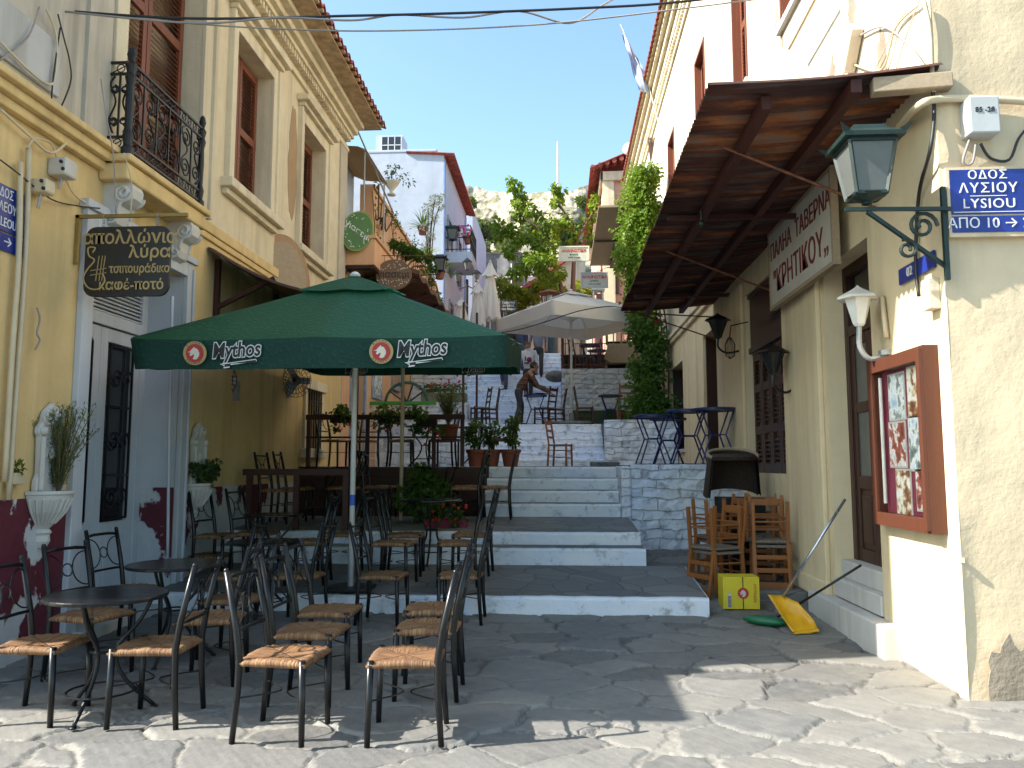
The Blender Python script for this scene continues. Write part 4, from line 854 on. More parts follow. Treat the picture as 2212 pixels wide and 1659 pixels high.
jb = onX(1835, 105, RX - .06); JB = MB().obox(jb, (.05, 0, 0), (0, .09, .075), (0, -.12, .14)); JB.build('junction_box', M['right_plaster'], label='tilted cream junction box high on the sunlit right wall', cat='box', bevel=.008)
for i, (pts, lab) in enumerate((([(1850, 82), (1905, 58), (1960, 95), (2008, 160)], 'grey cable arching from the junction box to the corner'), ([(1845, 140), (1905, 150), (1935, 60), (1985, 10)], 'pale cable curling above the tin awning'), ([(1870, 190), (1905, 120), (1945, 40), (1998, 5)], 'thin cable fanning up the right wall, left of the corner'), ([(1925, 185), (1950, 100), (1975, 30), (1990, -10)], 'thin cable beside the upper right corner'))):
    cable('cable', [onX(x, y, RX - .03) for x, y in pts], .009 if i < 2 else .005, 'cable_cream' if i else 'cable_grey', lab)
cable('pole_brace', [onX(1705, 105, RX - .2), onX(1770, -20, RX - .2)], .018, 'pvc', 'thin cream pole crossing the upper right window', cat='pole')
sb = onX(1995, 600, RX - .04); MB().box(2.56, 2.64, 5.6, 5.72, 2.68, 2.9).build('switch_box', M['right_plaster'], label='small cream switch box beside the white wall lamp', cat='box', bevel=.008)
cable('pipe', [onX(1905, 640, RX - .03), onX(1915, 730, RX - .03)], .022, 'pvc', 'short cream pipe beside the white wall lamp', cat='pipe')
kn = onY(2087, 1212, FY - .06); MB().beam((kn.x, FY, kn.z), (kn.x - .01, FY - .03, kn.z), .03, .03).build('wall_peg', M['corner_plaster'], label='short peg sticking out of the right corner wall near its foot', cat='peg')
def patch(parent, o, a, b, n, rx, ry, seed, mat='bare_plaster', t=.005):
    r = random.Random(seed); pts = [(rx * math.cos(i * .2094) * (1 + r.uniform(-.28, .22)), ry * math.sin(i * .2094) * (1 + r.uniform(-.28, .22))) for i in range(30)]
    return MB().prism(pts, V3(o), a, b, n, t).build('bare_patch', M[mat], parent)
M['old_render'] = plaster('old_render', (.30, .25, .19), (.12, .1, .08), 1.0, None, bump=1.5)
for px, py, rx, ry, sd in ((1792, 215, .16, .34, 1), (1905, 130, .10, .24, 4), (1840, 20, .09, .16, 6), (1690, 60, .05, .3, 9)): patch(TV, onX(px, py, RX + .001), (0, 1, 0), (.0, -.35, 1) if sd == 1 else (0, 0, 1), (-1, 0, 0), rx, ry, sd, 'old_render', .004)
for px, py, rx, ry, sd in ((2180, 1460, .26, .30, 2),): patch(TV, onY(px, py, FY - .02), (1, 0, 0), (0, 0, 1), (0, -1, 0), rx * .55, ry * .75, sd, 'old_render', .008)
# overhead wires
Wp = [(85, 8), (130, 22), (420, 40), (760, 34), (1000, 28), (1250, 18), (1450, 6), (1700, -25)]
def wpt(i, dy, n): px, py = Wp[i]; return onY(px, py + dy, 6.2 + i * .12)
cable('overhead_cable', [wpt(i, 0, 0) for i in range(len(Wp))], .011, 'cable_black', 'thick dark overhead cable sagging across the top of the street', 8)
cable('overhead_cable', [onY(px, py + 4 + (6 if i % 2 else -2) + (-22 if px == 1250 else 0), 6.2 + i * .12) for i, (px, py) in enumerate([(130, 22), (420, 40), (600, 36), (760, 34), (860, 30), (1000, 28), (1120, 22), (1230, 40), (1300, 10), (1340, -20)])], .009, 'cable_grey', 'loose grey overhead wire looping round the thick cable', 8)
cable('overhead_cable', [onY(*p, 7.0) for p in ((150, 22), (430, 52), (700, 66), (950, 64), (1200, 50), (1480, 18), (1700, -10))], .007, 'cable_grey', 'lowest thin overhead wire across the street', 8)
# ------------------------------------------------------------ furniture kinds
def make_chair():
    t = thing('cafe_chair', 'black metal chair with rush seat', 'chair'); cm_ = M['chair_metal']; s = MB()
    def top(u, v):
        x = (u - .5) * 2; y = (v - .5) * 2; w_ = .205 + .012 * (y + 1) / 2; m_ = max(abs(x), abs(y)); dg = min(abs(x), abs(y)) / (m_ + 1e-6)
        return (x * w_ * (1 + .0 * y), y * .205, .446 + .020 * m_ ** 2 - .014 * dg * m_ + .004 * math.sin((x if abs(y) > abs(x) else y) * 31) * m_ - (.018 if m_ > .97 else 0))
    s.sheet(top, 16, 16); o = len(s.v)
    def bot(u, v):
        x = (u - .5) * 2; y = (v - .5) * 2; w_ = .205 + .012 * (y + 1) / 2; return (x * w_ * .97, y * .2, .415)
    s.sheet(bot, 16, 16); s.f[256:] = [f[::-1] for f in s.f[256:]]
    ring = [i for i in range(17)] + [j * 17 + 16 for j in range(1, 17)] + [16 * 17 + i for i in range(15, -1, -1)] + [j * 17 for j in range(15, 0, -1)]
    for a, b in zip(ring, ring[1:] + ring[:1]): s.f.append((a, a + o, b + o, b))
    s.build('seat', M['rush'], t, smooth=True)
    for sx in (-1, 1):
        MB().tube([(sx * .2, .19, .0), (sx * .198, .186, .2), (sx * .196, .18, .455)], [.0165, .0185, .0205], 9).lathe([(.015, 0), (.015, .012)], (sx * .2, .19, 0), 8).build('leg', cm_, t, smooth=True)
        MB().tube([(sx * .195, -.215, .0), (sx * .19, -.195, .25), (sx * .188, -.19, .45), (sx * .187, -.215, .62), (sx * .187, -.285, .93)], [.0165, .019, .0205, .0195, .017], 9).ball((sx * .187, -.286, .935), .017, 8, 5).build('rear_leg', cm_, t, smooth=True)
    def by(z): return -.19 if z < .45 else (-.19 - .025 * (z - .45) / .17 if z < .62 else -.215 - .07 * (z - .62) / .31)
    MB().tube([(-.187, by(.89), .89), (-.09, by(.9) - .012, .9), (.09, by(.9) - .012, .9), (.187, by(.89), .89)], .0125, 7).build('back_rail', cm_, t, smooth=True)
    MB().tube([(-.188, by(.6), .6), (-.09, by(.6) - .012, .6), (.09, by(.6) - .012, .6), (.188, by(.6), .6)], .0105, 7).build('back_rail', cm_, t, smooth=True)
    orn = MB(); c = V3(0, by(.745) - .01, .745); uz = V3(0, -.22, 1).normalized()
    orn.tube(arc(c, .045, 0, 2 * math.pi, 18, (1, 0, 0), uz), .0055, 5, False)
    for sx in (-1, 1): orn.tube(arc(c + V3(sx * .17, 0, 0), .125, math.pi / 2, 3 * math.pi / 2, 14, (sx, 0, 0), uz), .0055, 5)
    orn.build('back_ornament', cm_, t)
    st = MB().tube(smoothpts([(-.195, -.2, .24), (0, -.02, .24), (.195, -.2, .24)], 5), .005, 5).tube(smoothpts([(-.198, .185, .24), (0, .02, .24), (.198, .185, .24)], 5), .005, 5); st.build('stretcher', cm_, t)
    return t
def make_wood_chair(mat, seat):
    t = thing('wooden_chair', 'wooden ladder back chair', 'chair')
    MB().box(-.2, .2, -.2, .2, .42, .455).build('seat', M[seat], t, bevel=.012)
    for sx in (-1, 1):
        MB().beam((sx * .195, .19, 0), (sx * .19, .185, .47), .036, .036, (0, 1, 0)).build('leg', M[mat], t, bevel=.004)
        pb = MB(); pb.beam((sx * .185, -.215, 0), (sx * .18, -.19, .46), .036, .036, (0, 1, 0)).beam((sx * .18, -.19, .455), (sx * .18, -.27, .98), .036, .03, (0, 1, 0)); pb.build('rear_leg', M[mat], t, bevel=.004)
    for z, h in ((.6, .045), (.74, .05), (.9, .075)):
        MB().obox((0, -.19 - .08 * (z - .455) / .52, z), (.165, 0, 0), (0, .007, 0), (0, 0, h / 2)).build('slat', M[mat], t, bevel=.004)
    for z in (.16, .3):
        MB().tube([(-.19, .19, z), (.19, .19, z)], .0105, 6).build('stretcher', M[mat], t)
        for sx in (-1, 1): MB().tube([(sx * .19, .19, z + .03), (sx * .185, -.2, z + .03)], .0105, 6).build('stretcher', M[mat], t)
    MB().tube([(-.185, -.205, .22), (.185, -.205, .22)], .0105, 6).build('stretcher', M[mat], t)
    return t
def make_round_table(mat='table_black', legm='iron'):
    t = thing('round_table', 'round black metal table', 'table'); r = .36
    MB().lathe([(r * .3, .7), (r - .004, .7), (r, .705), (r, .718), (r - .006, .724), (0, .724)], (0, 0, 0), 40).build('table_top', M[mat], t, smooth=False, bevel=0)
    for k in range(3):
        a = k * 2.0944 + .4; d = V3(math.cos(a), math.sin(a), 0)
        MB().tube(smoothpts([d * .27 + V3(0, 0, .7), d * .2 + V3(0, 0, .55), d * .07 + V3(0, 0, .38), d * .12 + V3(0, 0, .2), d * .3 + V3(0, 0, .012)], 5), .0125, 7).lathe([(.02, 0), (.02, .012)], tuple(d * .3), 8).build('leg', M[legm], t, smooth=True)
    MB().tube(arc((0, 0, .38), .075, 0, 2 * math.pi, 16, (1, 0, 0), (0, 1, 0)), .008, 5, False).build('leg_ring', M[legm], t); MB().tube(arc((0, 0, .14), .2, 0, 2 * math.pi, 20, (1, 0, 0), (0, 1, 0)), .007, 5, False).build('leg_ring', M[legm], t)
    return t
def make_blue_table():
    t = thing('folding_table', 'small round blue metal table', 'table'); m_ = M['blue_metal']
    MB().lathe([(0, .735), (.29, .735), (.3, .725), (.3, .755), (.295, .76), (0, .752)], (0, 0, 0), 28).build('table_top', m_, t)
    for sy in (-1, 1):
        for sx in (-1, 1):
            MB().tube([(sx * .22, sy * .14, .735), (sx * .1, sy * .15, .4), (sx * .24, sy * .2, 0)], .0125, 7).build('leg', m_, t)
    for sy in (-1, 1):
        MB().tube([(-.1, sy * .15, .4), (.1, sy * .15, .4)], .01, 6).build('stretcher', m_, t); MB().tube([(-.24, sy * .2, .012), (.24, sy * .2, .012)], .01, 6).build('stretcher', m_, t); MB().tube([(sy * .24, -.2, .012), (sy * .24, .2, .012)], .01, 6).build('stretcher', m_, t)
    return t
LEV = {0: lambda y: .015 * y, 1: lambda y: .304 + (y - 8) * .075, 2: lambda y: .79 + (y - 9.9) * .05, 3: lambda y: 1.576, 4: lambda y: 2.6, 5: lambda y: 4.255, 6: lambda y: 1.604}
def at_seat(px, py, lev, h):
    z = LEV[lev](9)
    for _ in range(6): p = onZ(px, py, z + h); z = LEV[lev](p.y)
    return (p.x, p.y, z + (.004 if lev in (1, 2) else .0))
proto = {'cafe': make_chair(), 'orange': make_wood_chair('orange_wood', 'cord_seat'), 'dark': make_wood_chair('darkchair_wood', 'darkchair_wood' if False else 'cord_seat'), 'table': make_round_table(), 'blue': make_blue_table()}
used = set()
def place(kind, loc, face, label, group, rot=None, scale=None):
    """face: the way it faces in degrees, 0 = +X, 90 = up the street"""
    rz = R(face - 90)
    if kind in used: return dup(proto[kind], loc, rz, label, group, rot, scale)
    used.add(kind); o = proto[kind]; o.location = loc; o.rotation_euler = rot if rot else (0, 0, rz); tag(o, label, None, group)
    if scale: o.scale = (scale,) * 3
    first.append((o, kind)); return o
first = []
CH = [  # seat centre in the photo, level, facing, label
 (94, 1383, 0, 2, 'black rush seat chair at the left edge, left of the nearest round table'),
 (200, 1322, 0, -14, 'black rush seat chair behind the nearest round table on the left'),
 (276, 1268, 0, -8, 'black chair against the door wall behind the two nearest left tables'),
 (342, 1386, 0, 182, 'black rush seat chair facing left at the right of the nearest round table'),
 (458, 1327, 0, 188, 'black rush seat chair right of the second left table, facing left'),
 (505, 1288, 0, 178, 'black rush seat chair just behind the one right of the second left table'),
 (617, 1408, 0, -4, 'frontmost black rush seat chair facing right, half in the sunlight'),
 (674, 1355, 0, -2, 'second black rush seat chair in the row facing right, behind the frontmost'),
 (712, 1313, 0, 1, 'third black rush seat chair in the front row facing right'),
 (880, 1410, 0, 184, 'frontmost black rush seat chair facing left with its legs in the sunlight'),
 (926, 1347, 0, 181, 'second black rush seat chair in the row facing left'),
 (936, 1309, 0, 183, 'third black rush seat chair in the front row facing left'),
 (829, 1238, 0, -3, 'black rush seat chair facing right at the first step, right of the pole'),
 (996, 1237, 0, 180, 'black rush seat chair facing left at the right end of the first step'),
 (852, 1174, 1, -5, 'black rush seat chair facing right, left of the glossy table by the pole'),
 (876, 1152, 1, 5, 'black rush seat chair facing right, left behind the glossy table'),
 (987, 1174, 1, 186, 'black rush seat chair facing left, right of the glossy table'),
 (1020, 1148, 1, 178, 'black rush seat chair facing left at the right rear of the glossy table'),
 (1005, 11.0, 2, 184, 'black rush seat chair facing left beside the stairs, nearer of two sunlit seats'),
 (1012, 11.25, 2, 178, 'black rush seat chair facing left beside the stairs, behind its sunlit twin'),
 (1071, 11.2, 2, 182, 'black rush seat chair standing on the stair tread above the others'),
 (1085, 13.0, 3, 176, 'black rush seat chair at the head of the lower steps beside the clay pots'),
 (474, 1156, 1, -12, 'black chair by the left wall below the second wall basin'),
 (553, 1146, 1, -6, 'black chair by the left wall right of the second wall basin, arched back'),
 (666, 1171, 1, 184, 'black rush seat chair facing left in the shade left of the pole'),
 (647, 1238, 0, 176, 'dim black rush seat chair facing left below the third left table'),
 (495, 1240, 0, 186, 'black rush seat chair between the second and third left tables'),
 (452, 1196, 0, 0, 'black chair behind the second left table with its back to the wall'),
 (735, 1149, 1, 180, 'black rush seat chair hidden partly behind the white parasol pole'),
 (606, 10.6, 2, -4, 'black rush seat chair at the left end of the dark rail'),
 (642, 10.9, 2, 4, 'black rush seat chair second from the left behind the dark rail'),
 (744, 11.0, 2, 180, 'black rush seat chair in the deep shade behind the parasol pole'),
 (822, 11.2, 2, 0, 'black rush seat chair in deep shade left of the leafy bush'),
 (721, 13.3, 3, -15, 'black chair on the upper cafe terrace at the left end of its rail'),
 (782, 13.5, 3, 250, 'black chair on the upper cafe terrace behind the parasol pole'),
 (866, 13.4, 3, 5, 'black chair on the upper cafe terrace left of the curved leg table'),
 (955, 13.5, 3, 178, 'black chair on the upper cafe terrace under the clay pot on the rail')]
def spot(px, py, lev, h):
    if py > 100: return at_seat(px, py, lev, h)
    z = LEV[lev](py) + (.004 if lev in (1, 2) else 0); x = 0
    d = ray(px, 1005); return (d.x / d.y * py, py, z)
for px, py, lev, face, lab in CH: place('cafe', spot(px, py, lev, .455), face, lab, 'black rush seat cafe chairs')
for px, py, lev, sc_, lab in [(231, 1284, 0, 1.0, 'nearest round black table at the left edge of the cafe'), (380, 1218, 0, 1.02, 'second round black table by the street door on the left'),
   (571, 1169, 0, 1.0, 'third round black table from the front, by the left wall'), (594, 9.0, 1, .92, 'round black table in the shade below the dark rail'), (933, 9.65, 1, 1.05, 'glossy round black table between chairs beside the lower steps'),
   (955, 11.15, 2, 1.0, 'round black table behind the leafy bush beside the stairs'), (700, 11.2, 2, 1.0, 'round black table in the deep shade behind the dark rail'), (918, 13.4, 3, .95, 'round black table with curved legs on the upper cafe terrace'), (1031, 13.1, 3, .9, 'small round black table among the clay pots at the stair head')]:
    place('table', spot(px, py, lev, .72 * sc_), 90 + px % 37, lab, 'round black cafe tables', None, sc_)
# wooden chairs
gW = 'orange wooden chairs'; gD = 'dark ladder back chairs'
place('orange', (.0, 16.6, 1.577), -18, 'orange wooden chair standing alone on the landing between the white flights', gW)
c0 = (1.62, 19.6, 2.6)
place('orange', c0, 92, 'lower orange chair of the pair stacked on the middle terrace', gW); place('orange', (1.60, 19.5, 3.08), 0, 'upper orange chair turned over on the pair on the middle terrace', gW, (math.pi, 0, R(170)))
def stack(x, y, z, a, l1, l2): 
    place('orange', (x, y, z), 0, l1, gW, (0, 0, R(a))); ca_, sa_ = math.cos(R(a)), math.sin(R(a))
    place('orange', (x - .02, y, z + .925), 0, l2, gW, (math.pi, 0, R(a + 4)))
stack(1.72, 9.05, .215, 118, 'wooden chair at the foot of the left stack beside the blue table terrace wall', 'upside down wooden chair on top of the left stack by the white wall')
stack(2.33, 9.2, .277, 172, 'wooden chair at the foot of the right stack beside the tall shutters', 'upside down wooden chair on top of the right stack by the pilaster')
stack(1.86, 9.65, .277, 100, 'wooden chair at the foot of the rear stack against the white wall', 'upside down wooden chair on the rear stack against the white wall')
stack(2.38, 9.85, .277, 160, 'lower wooden chair hidden behind the right stack', 'upper wooden chair hidden behind the right stack')
for i, (x, y, f, lab) in enumerate([(-2.02, 20.0, 200, 'dark ladder back chair left of the bending man, nearer of two'), (-1.82, 20.4, 180, 'dark ladder back chair left of the bending man, farther of two'), (-.38, 20.2, 150, 'dark ladder back chair behind the blue table of the bending man'), (-.1, 20.6, 185, 'dark ladder back chair right of the blue table of the bending man'), (.62, 20.0, 2, 'dark ladder back chair right of the white parasol pole')]): place('dark', (x, y, 2.6), f, lab, gD)
for i, (x, y, f, lab) in enumerate([(.55, 22.7, 20, 'dark brown chair on the high terrace beside the gate post'), (.95, 23.1, 170, 'dark brown chair on the high terrace under the blue table')]): place('dark', (x, y, 4.256), f, lab, gD)
gB = 'small blue metal tables'
for (x, y, z, f, s_, lab) in [(1.42, 12.35, 1.604, 96, 1, 'leftmost small blue table on the low white wall'), (1.98, 12.5, 1.604, 88, 1.12, 'taller small blue table in the middle of the low white wall'), (1.75, 13.1, 1.604, 80, 1, 'small blue table behind the two front ones on the white wall'), (2.33, 12.15, 1.604, 94, 1.12, 'rightmost small blue table on the white wall by the dark doorway'),
   (-.62, 20.0, 2.6, 92, 1, 'small blue table the bending man is wiping'), (1.3, 20.6, 2.6, 90, 1.05, 'small blue table behind the stacked orange chairs on the middle terrace'), (2.1, 20.9, 2.6, 85, 1.05, 'small blue table next to the ivy on the middle terrace'), (.86, 22.6, 4.256, 90, 1.0, 'small blue table on the high terrace behind the railing'), (1.1, 23.4, 4.256, 90, .95, 'small blue table at the back of the high terrace')]:
    place('blue', (x, y, z), f, lab, gB, None, s_)
cl = MB(); rr_ = random.Random(5)
def clf(u, v):
    x, y = (u - .5) * .5, (v - .5) * .36; return (-.5 + x, 20.0 + y, 3.366 + .05 * math.exp(-18 * (x * x + y * y)) + .016 * abs(mnoise.noise(Vector((x * 9, y * 9, 1)))) )
cl.sheet(clf, 18, 14); cl.build('cleaning_cloth', simple('purple_cloth', (.045, .03, .13), .9, .2), smooth=True, label='crumpled purple cloth lying on the blue table of the bending man', cat='cloth')
# bench
bn = thing('bench', 'low bench with a green woven mat along the white wall of the middle terrace', 'bench', (1.3, 21.7, 2.6))
MB().box(.28, 2.5, 21.35, 21.85, 2.95, 3.03).build('seat', M['plank'], bn, bevel=.01); MB().box(.3, 1.75, 21.33, 21.84, 3.031, 3.06).box(.3, 1.75, 21.31, 21.33, 2.72, 3.06).build('mat', simple('green_mat', (.055, .085, .035), .9, .4, 20), bn)
for x in (.4, 1.4, 2.35): MB().box(x, x + .1, 21.4, 21.8, 2.6, 2.95).build('leg', M['plank'], bn)
# ------------------------------------------------------------ parasols
def rot_about(p, pv, ax, az=0):
    v = V3(p) - pv; v = Matrix.Rotation(az, 3, 'Z') @ (Matrix.Rotation(ax, 3, 'X') @ v); return v + pv
def parasol(name, label, x, y, zf, hx, hy, ze, za, vh, cmat, vmat, pmat, tilt=0, yaw=0, group=None, pr=.026, base=True):
    t = thing(name, label, 'parasol', (x, y, zf), 0, group); pv = V3(x, y, ze); T = lambda p: rot_about(p, pv, tilt, yaw)
    n = 10; seg = 12; mb = MB(); per = []
    for side in range(4):
        for k in range(seg * 2):
            t_ = -1 + k / seg; per.append([(t_, -1), (1, t_), (-t_, 1), (-1, -t_)][side])
    N = len(per)
    for i in range(n + 1):
        f = .14 + .86 * i / n
        for q, (u, v) in enumerate(per):
            s_ = abs(math.sin(math.pi * (q % seg) / seg)); sag = .07 * s_ * f * (1 - .35 * f) + .014 * mnoise.noise(Vector((u * f * 3.2, v * f * 3.2, hx))) * f
            mb.v.append(tuple(T((x + hx * u * f, y + hy * v * f, za - (za - ze) * f ** 1.02 - sag - (.02 * s_ if i == n else 0)))))
    for i in range(n):
        for q in range(N): mb.f.append((i * N + q, i * N + (q + 1) % N, (i + 1) * N + (q + 1) % N, (i + 1) * N + q))
    can = mb.build('canopy', M[cmat], t, smooth=True)
    vb = MB(); r = random.Random(3)
    for i in range(5):
        for q, (u, v) in enumerate(per):
            s_ = math.sin(math.pi * (q % seg) / seg); o_ = 1 + (.010 * math.sin(q * 1.1) + .016 * mnoise.noise(Vector((u * 3, v * 3, 2)))) * i / 4 - .004 * i
            z0 = ze - .02 * abs(s_); vb.v.append(tuple(T((x + hx * u * o_, y + hy * v * o_, z0 - vh * i / 4 * (1 - .06 * abs(s_) + .05 * mnoise.noise(Vector((u * 4, v * 4, 7))))))))
    for i in range(4):
        for q in range(N): vb.f.append((i * N + q, i * N + (q + 1) % N, (i + 1) * N + (q + 1) % N, (i + 1) * N + q))
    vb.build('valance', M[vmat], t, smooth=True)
    vc = MB(); m2 = 6
    for i in range(m2 + 1):
        f = .02 + .26 * i / m2
        for q, (u, v) in enumerate(per):
            s_ = abs(math.sin(math.pi * (q % seg) / seg)); vc.v.append(tuple(T((x + hx * u * f, y + hy * v * f, za + .05 - (za - ze) * f * 1.0 - .02 * s_ * f * 3))))
    for i in range(m2):
        for q in range(N): vc.f.append((i * N + q, i * N + (q + 1) % N, (i + 1) * N + (q + 1) % N, (i + 1) * N + q))
    vc.f.append(tuple(range(N))); vc.build('vent_cap', M[cmat], can, smooth=True)
    top = T((x, y, za)); MB().tube([(x, y, zf), (x, y, ze), tuple(top)], pr, 14).build('pole', M[pmat], t, smooth=True)
    for q in range(0, N, seg):
        u, v = per[q]; MB().tube([T((x + hx * u * .03, y + hy * v * .03, za - .03)), T((x + hx * u * .98, y + hy * v * .98, ze - .02))], .011, 6).build('rib', M[pmat], t)
        MB().tube([T((x, y, ze - .15)), T((x + hx * u * .5, y + hy * v * .5, (za + ze) / 2 - .05))], .009, 6).build('strut', M[pmat], t)
    MB().lathe([(.04, 0), (.05, .02), (.05, .06), (.035, .08)], (x, y, ze - .19), 12).build('hub', M[pmat], t)
    MB().lathe([(.05, 0), (.06, .02), (.03, .05), (0, .06)], tuple(top + V3(0, 0, .03)), 12).build('finial', M['white_metal'], t)
    return t, T
PX, PY = -2.17, 8.28; PZF = LEV[1](8.28); zE, zA, vH = 2.91, 3.57, .28; hX, hY = 1.71, 1.38
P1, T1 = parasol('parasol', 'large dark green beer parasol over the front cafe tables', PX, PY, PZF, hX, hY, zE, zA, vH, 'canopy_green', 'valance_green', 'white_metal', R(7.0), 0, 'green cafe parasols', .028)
MB().tube([(PX, PY, PZF), (PX, PY, PZF + .42)], .034, 14).build('pole_socket', M['grey_metal'], P1); MB().tube([(PX, PY, PZF + .86), (PX, PY, PZF + .97)], .0292, 14, False).build('pole_sticker', M['blue_sticker'], P1)
MB().box(PX - .22, PX + .22, PY - .22, PY + .22, PZF, PZF + .035).build('base_plate', M['iron'], P1, bevel=.008)
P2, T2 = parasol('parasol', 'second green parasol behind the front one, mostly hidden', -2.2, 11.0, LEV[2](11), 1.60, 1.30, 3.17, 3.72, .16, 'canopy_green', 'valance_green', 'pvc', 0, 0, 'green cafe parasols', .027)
HEAD = [(-.62, .10), (-.95, .12), (-.6, .22), (-.5, .3), (-.36, .5), (-.2, .62), (-.05, .8), (.02, .62), (.2, .6), (.42, .48), (.36, .4), (.56, .3), (.46, .22), (.66, .05), (.54, 0), (.66, -.2), (.54, -.22), (.6, -.45), (.46, -.42), (.42, -.62), (.22, -.78), (-.1, -.8), (-.26, -.7), (-.1, -.45), (-.05, -.2), (-.14, -.14), (-.26, -.22), (-.42, -.34), (-.56, -.34), (-.64, -.24), (-.58, -.1), (-.48, .02)]
def disc(o, a, b, r, n=36): return [(r * math.cos(2 * math.pi * i / n), r * math.sin(2 * math.pi * i / n)) for i in range(n)]
def emblem(parent, o, a, b, r, words=('MYTHOS', 'BREWERY')):
    o, a, b = V3(o), V3(a).normalized(), V3(b).normalized(); n = a.cross(b)
    E_ = MB().prism(disc(0, 0, 0, r), o, a, b, n, .003).build('emblem', M['gold_ring'], parent)
    MB().prism(disc(0, 0, 0, r * .76), o + n * .003, a, b, n, .002).build('emblem_ring', M['ink_black'], E_); MB().prism(disc(0, 0, 0, r * .74), o + n * .005, a, b, n, .002).build('emblem_field', M['emblem_red'], E_)
    MB().prism([(x * r * .66, y * r * .66) for x, y in HEAD][::-1], o + n * .007, a, b, n, .002).build('emblem_horse', M['sign_cream'], E_)
    for w_, a0, da, flip in ((words[0], 2.35, -.31, 1), (words[1], 3.85, .27, -1)):
        mb = MB()
        for i, ch in enumerate(w_):
            an = a0 + da * i; rad = a * math.cos(an) + b * math.sin(an); tg = (a * math.sin(an) - b * math.cos(an)) * flip
            tt = text('tmp', ch, None, o + rad * r * .87 + n * .004, tg, rad * flip, r * .22, None, .001); 
            mb.add([tuple(tt.matrix_basis @ v.co) for v in tt.data.vertices], [tuple(p.vertices) for p in tt.data.polygons]); me_ = tt.data; bpy.data.objects.remove(tt); bpy.data.meshes.remove(me_)
        mb.build('emblem_lettering', M['ink_black'], E_)
def script_logo(parent, o, a, b, size, s='Mythos'):
    o, a, b = V3(o), V3(a).normalized(), V3(b).normalized(); n = a.cross(b); a2 = (a + b * .05).normalized(); b2 = n.cross(a2)
    text('logo_outline', s, M['ink_white'], o, a2, b2, size, parent, .001, shear=.22, offset=.013, sxx=.78); text('logo_lettering', s, M['ink_black'], o + n * .003, a2, b2, size, parent, .001, shear=.22, offset=.0035, sxx=.78)
    w_ = size * 1.05
    sw = [(-w_ * .78, -size * .60), (w_ * .9, -size * .46), (w_ * .94, -size * .58), (-w_ * .3, -size * .68), (-w_ * .34, -size * .80), (-w_ * .62, -size * .82), (-w_ * .58, -size * .72)]
    MB().prism(sw, o, a2, b2, n, .002).build('logo_swoosh', M['ink_white'], parent)
    g = .012; MB().prism([(x * .96 + (.004), y + (g if y < -size * .6 else -g * .6)) for x, y in sw], o + n * .002, a2, b2, n, .002).build('logo_swoosh', M['ink_black'], parent)
vn = V3(T1((0, PY - hY, zE))) ; A_ = V3(1, 0, 0); B_ = (T1((PX, PY - hY, zE)) - T1((PX, PY - hY, zE - 1))).normalized()
def on_val(px, dz): # point on the front valance plane in column px
    q = onY(px, 750, T1((PX, PY - hY, zE - vH * .5)).y); b0 = T1((PX, PY - hY * 1.0, zE - dz)); return V3(q.x, b0.y - .022, b0.z)
for ex, tx in ((424, 512), (825, 911)):
    emblem(P1, on_val(ex, vH * .50), A_, B_, .108); script_logo(P1, on_val(tx, vH * .42), A_, B_, .19)
for xx in (-3.2, -1.35): script_logo(P2, (xx, 11.0 + 1.27, 3.17 - .07), A_, (0, 0, 1), .15)
P3, T3 = parasol('parasol', 'open cream parasol over the middle terrace tables', .29, 20.0, 2.6, 1.42, 1.42, 5.38, 5.98, .33, 'canopy_cream', 'canopy_cream', 'white_metal', 0, R(32), None, .03)
MB().lathe([(.0, 0), (.42, 0), (.45, .04), (.42, .09), (.06, .11), (.05, .3)], (.29, 20.0, 2.6), 24, sx=1.2).build('parasol_base', M['tread'], P3)
def closed_parasol(x, y, zf, z0, z1, r, label):
    t = thing('closed_parasol', label, 'parasol', (x, y, zf), 0, 'closed cream parasols'); n = 48; prof = []
    mb = MB(); rows = 14
    for i in range(rows + 1):
        f = i / rows; rad = r * (.16 + .84 * f ** .75)
        for k in range(n):
            a = 2 * math.pi * k / n; fold = 1 + .22 * f * math.cos(8 * a + .6 * math.sin(3 * a)); mb.v.append((x + rad * fold * math.cos(a), y + rad * fold * math.sin(a), z1 - (z1 - z0) * f + (.05 * math.cos(8 * a) if i == rows else 0)))
    for i in range(rows):
        for k in range(n): mb.f.append((i * n + k, i * n + (k + 1) % n, (i + 1) * n + (k + 1) % n, (i + 1) * n + k))
    mb.f.append(tuple(range(n))); mb.build('folded_canopy', M['canopy_cream'], t, smooth=True)
    v = MB()
    for i in range(5):
        f = i / 4; rad = r * (.14 + .78 * f)
        for k in range(n): a = 2 * math.pi * k / n; v.v.append((x + rad * (1 + .2 * f * math.cos(4 * a)) * math.cos(a), y + rad * (1 + .2 * f * math.cos(4 * a)) * math.sin(a), z1 + .04 - (z1 - z0) * .28 * f ** .8 + .05 * f * math.cos(4 * a + 3.1)))
    for i in range(4):
        for k in range(n): v.f.append((i * n + k, i * n + (k + 1) % n, (i + 1) * n + (k + 1) % n, (i + 1) * n + k))
    v.f.append(tuple(range(n))); v.build('vent_flap', M['canopy_cream'], t, smooth=True)
    MB().tube([(x, y, zf), (x, y, z1 + .08)], .025, 10).build('pole', M['white_metal'], t, smooth=True)
for (px, yt, yb_, Y, zf, rpx, lab) in ((1059, 567, 690, 26.0, 5.3, 25, 'tallest closed cream parasol, right of the other two'), (1032, 610, 705, 24.5, 4.9, 20, 'middle closed cream parasol between the tall and the short one'), (996, 648, 705, 24.0, 4.6, 22, 'short closed cream parasol beside the lamp post')):
    a, b = onY(px, yt, Y), onY(px, yb_, Y); closed_parasol(a.x, Y, zf, b.z, a.z, rpx * Y / 1720 * .8, lab)
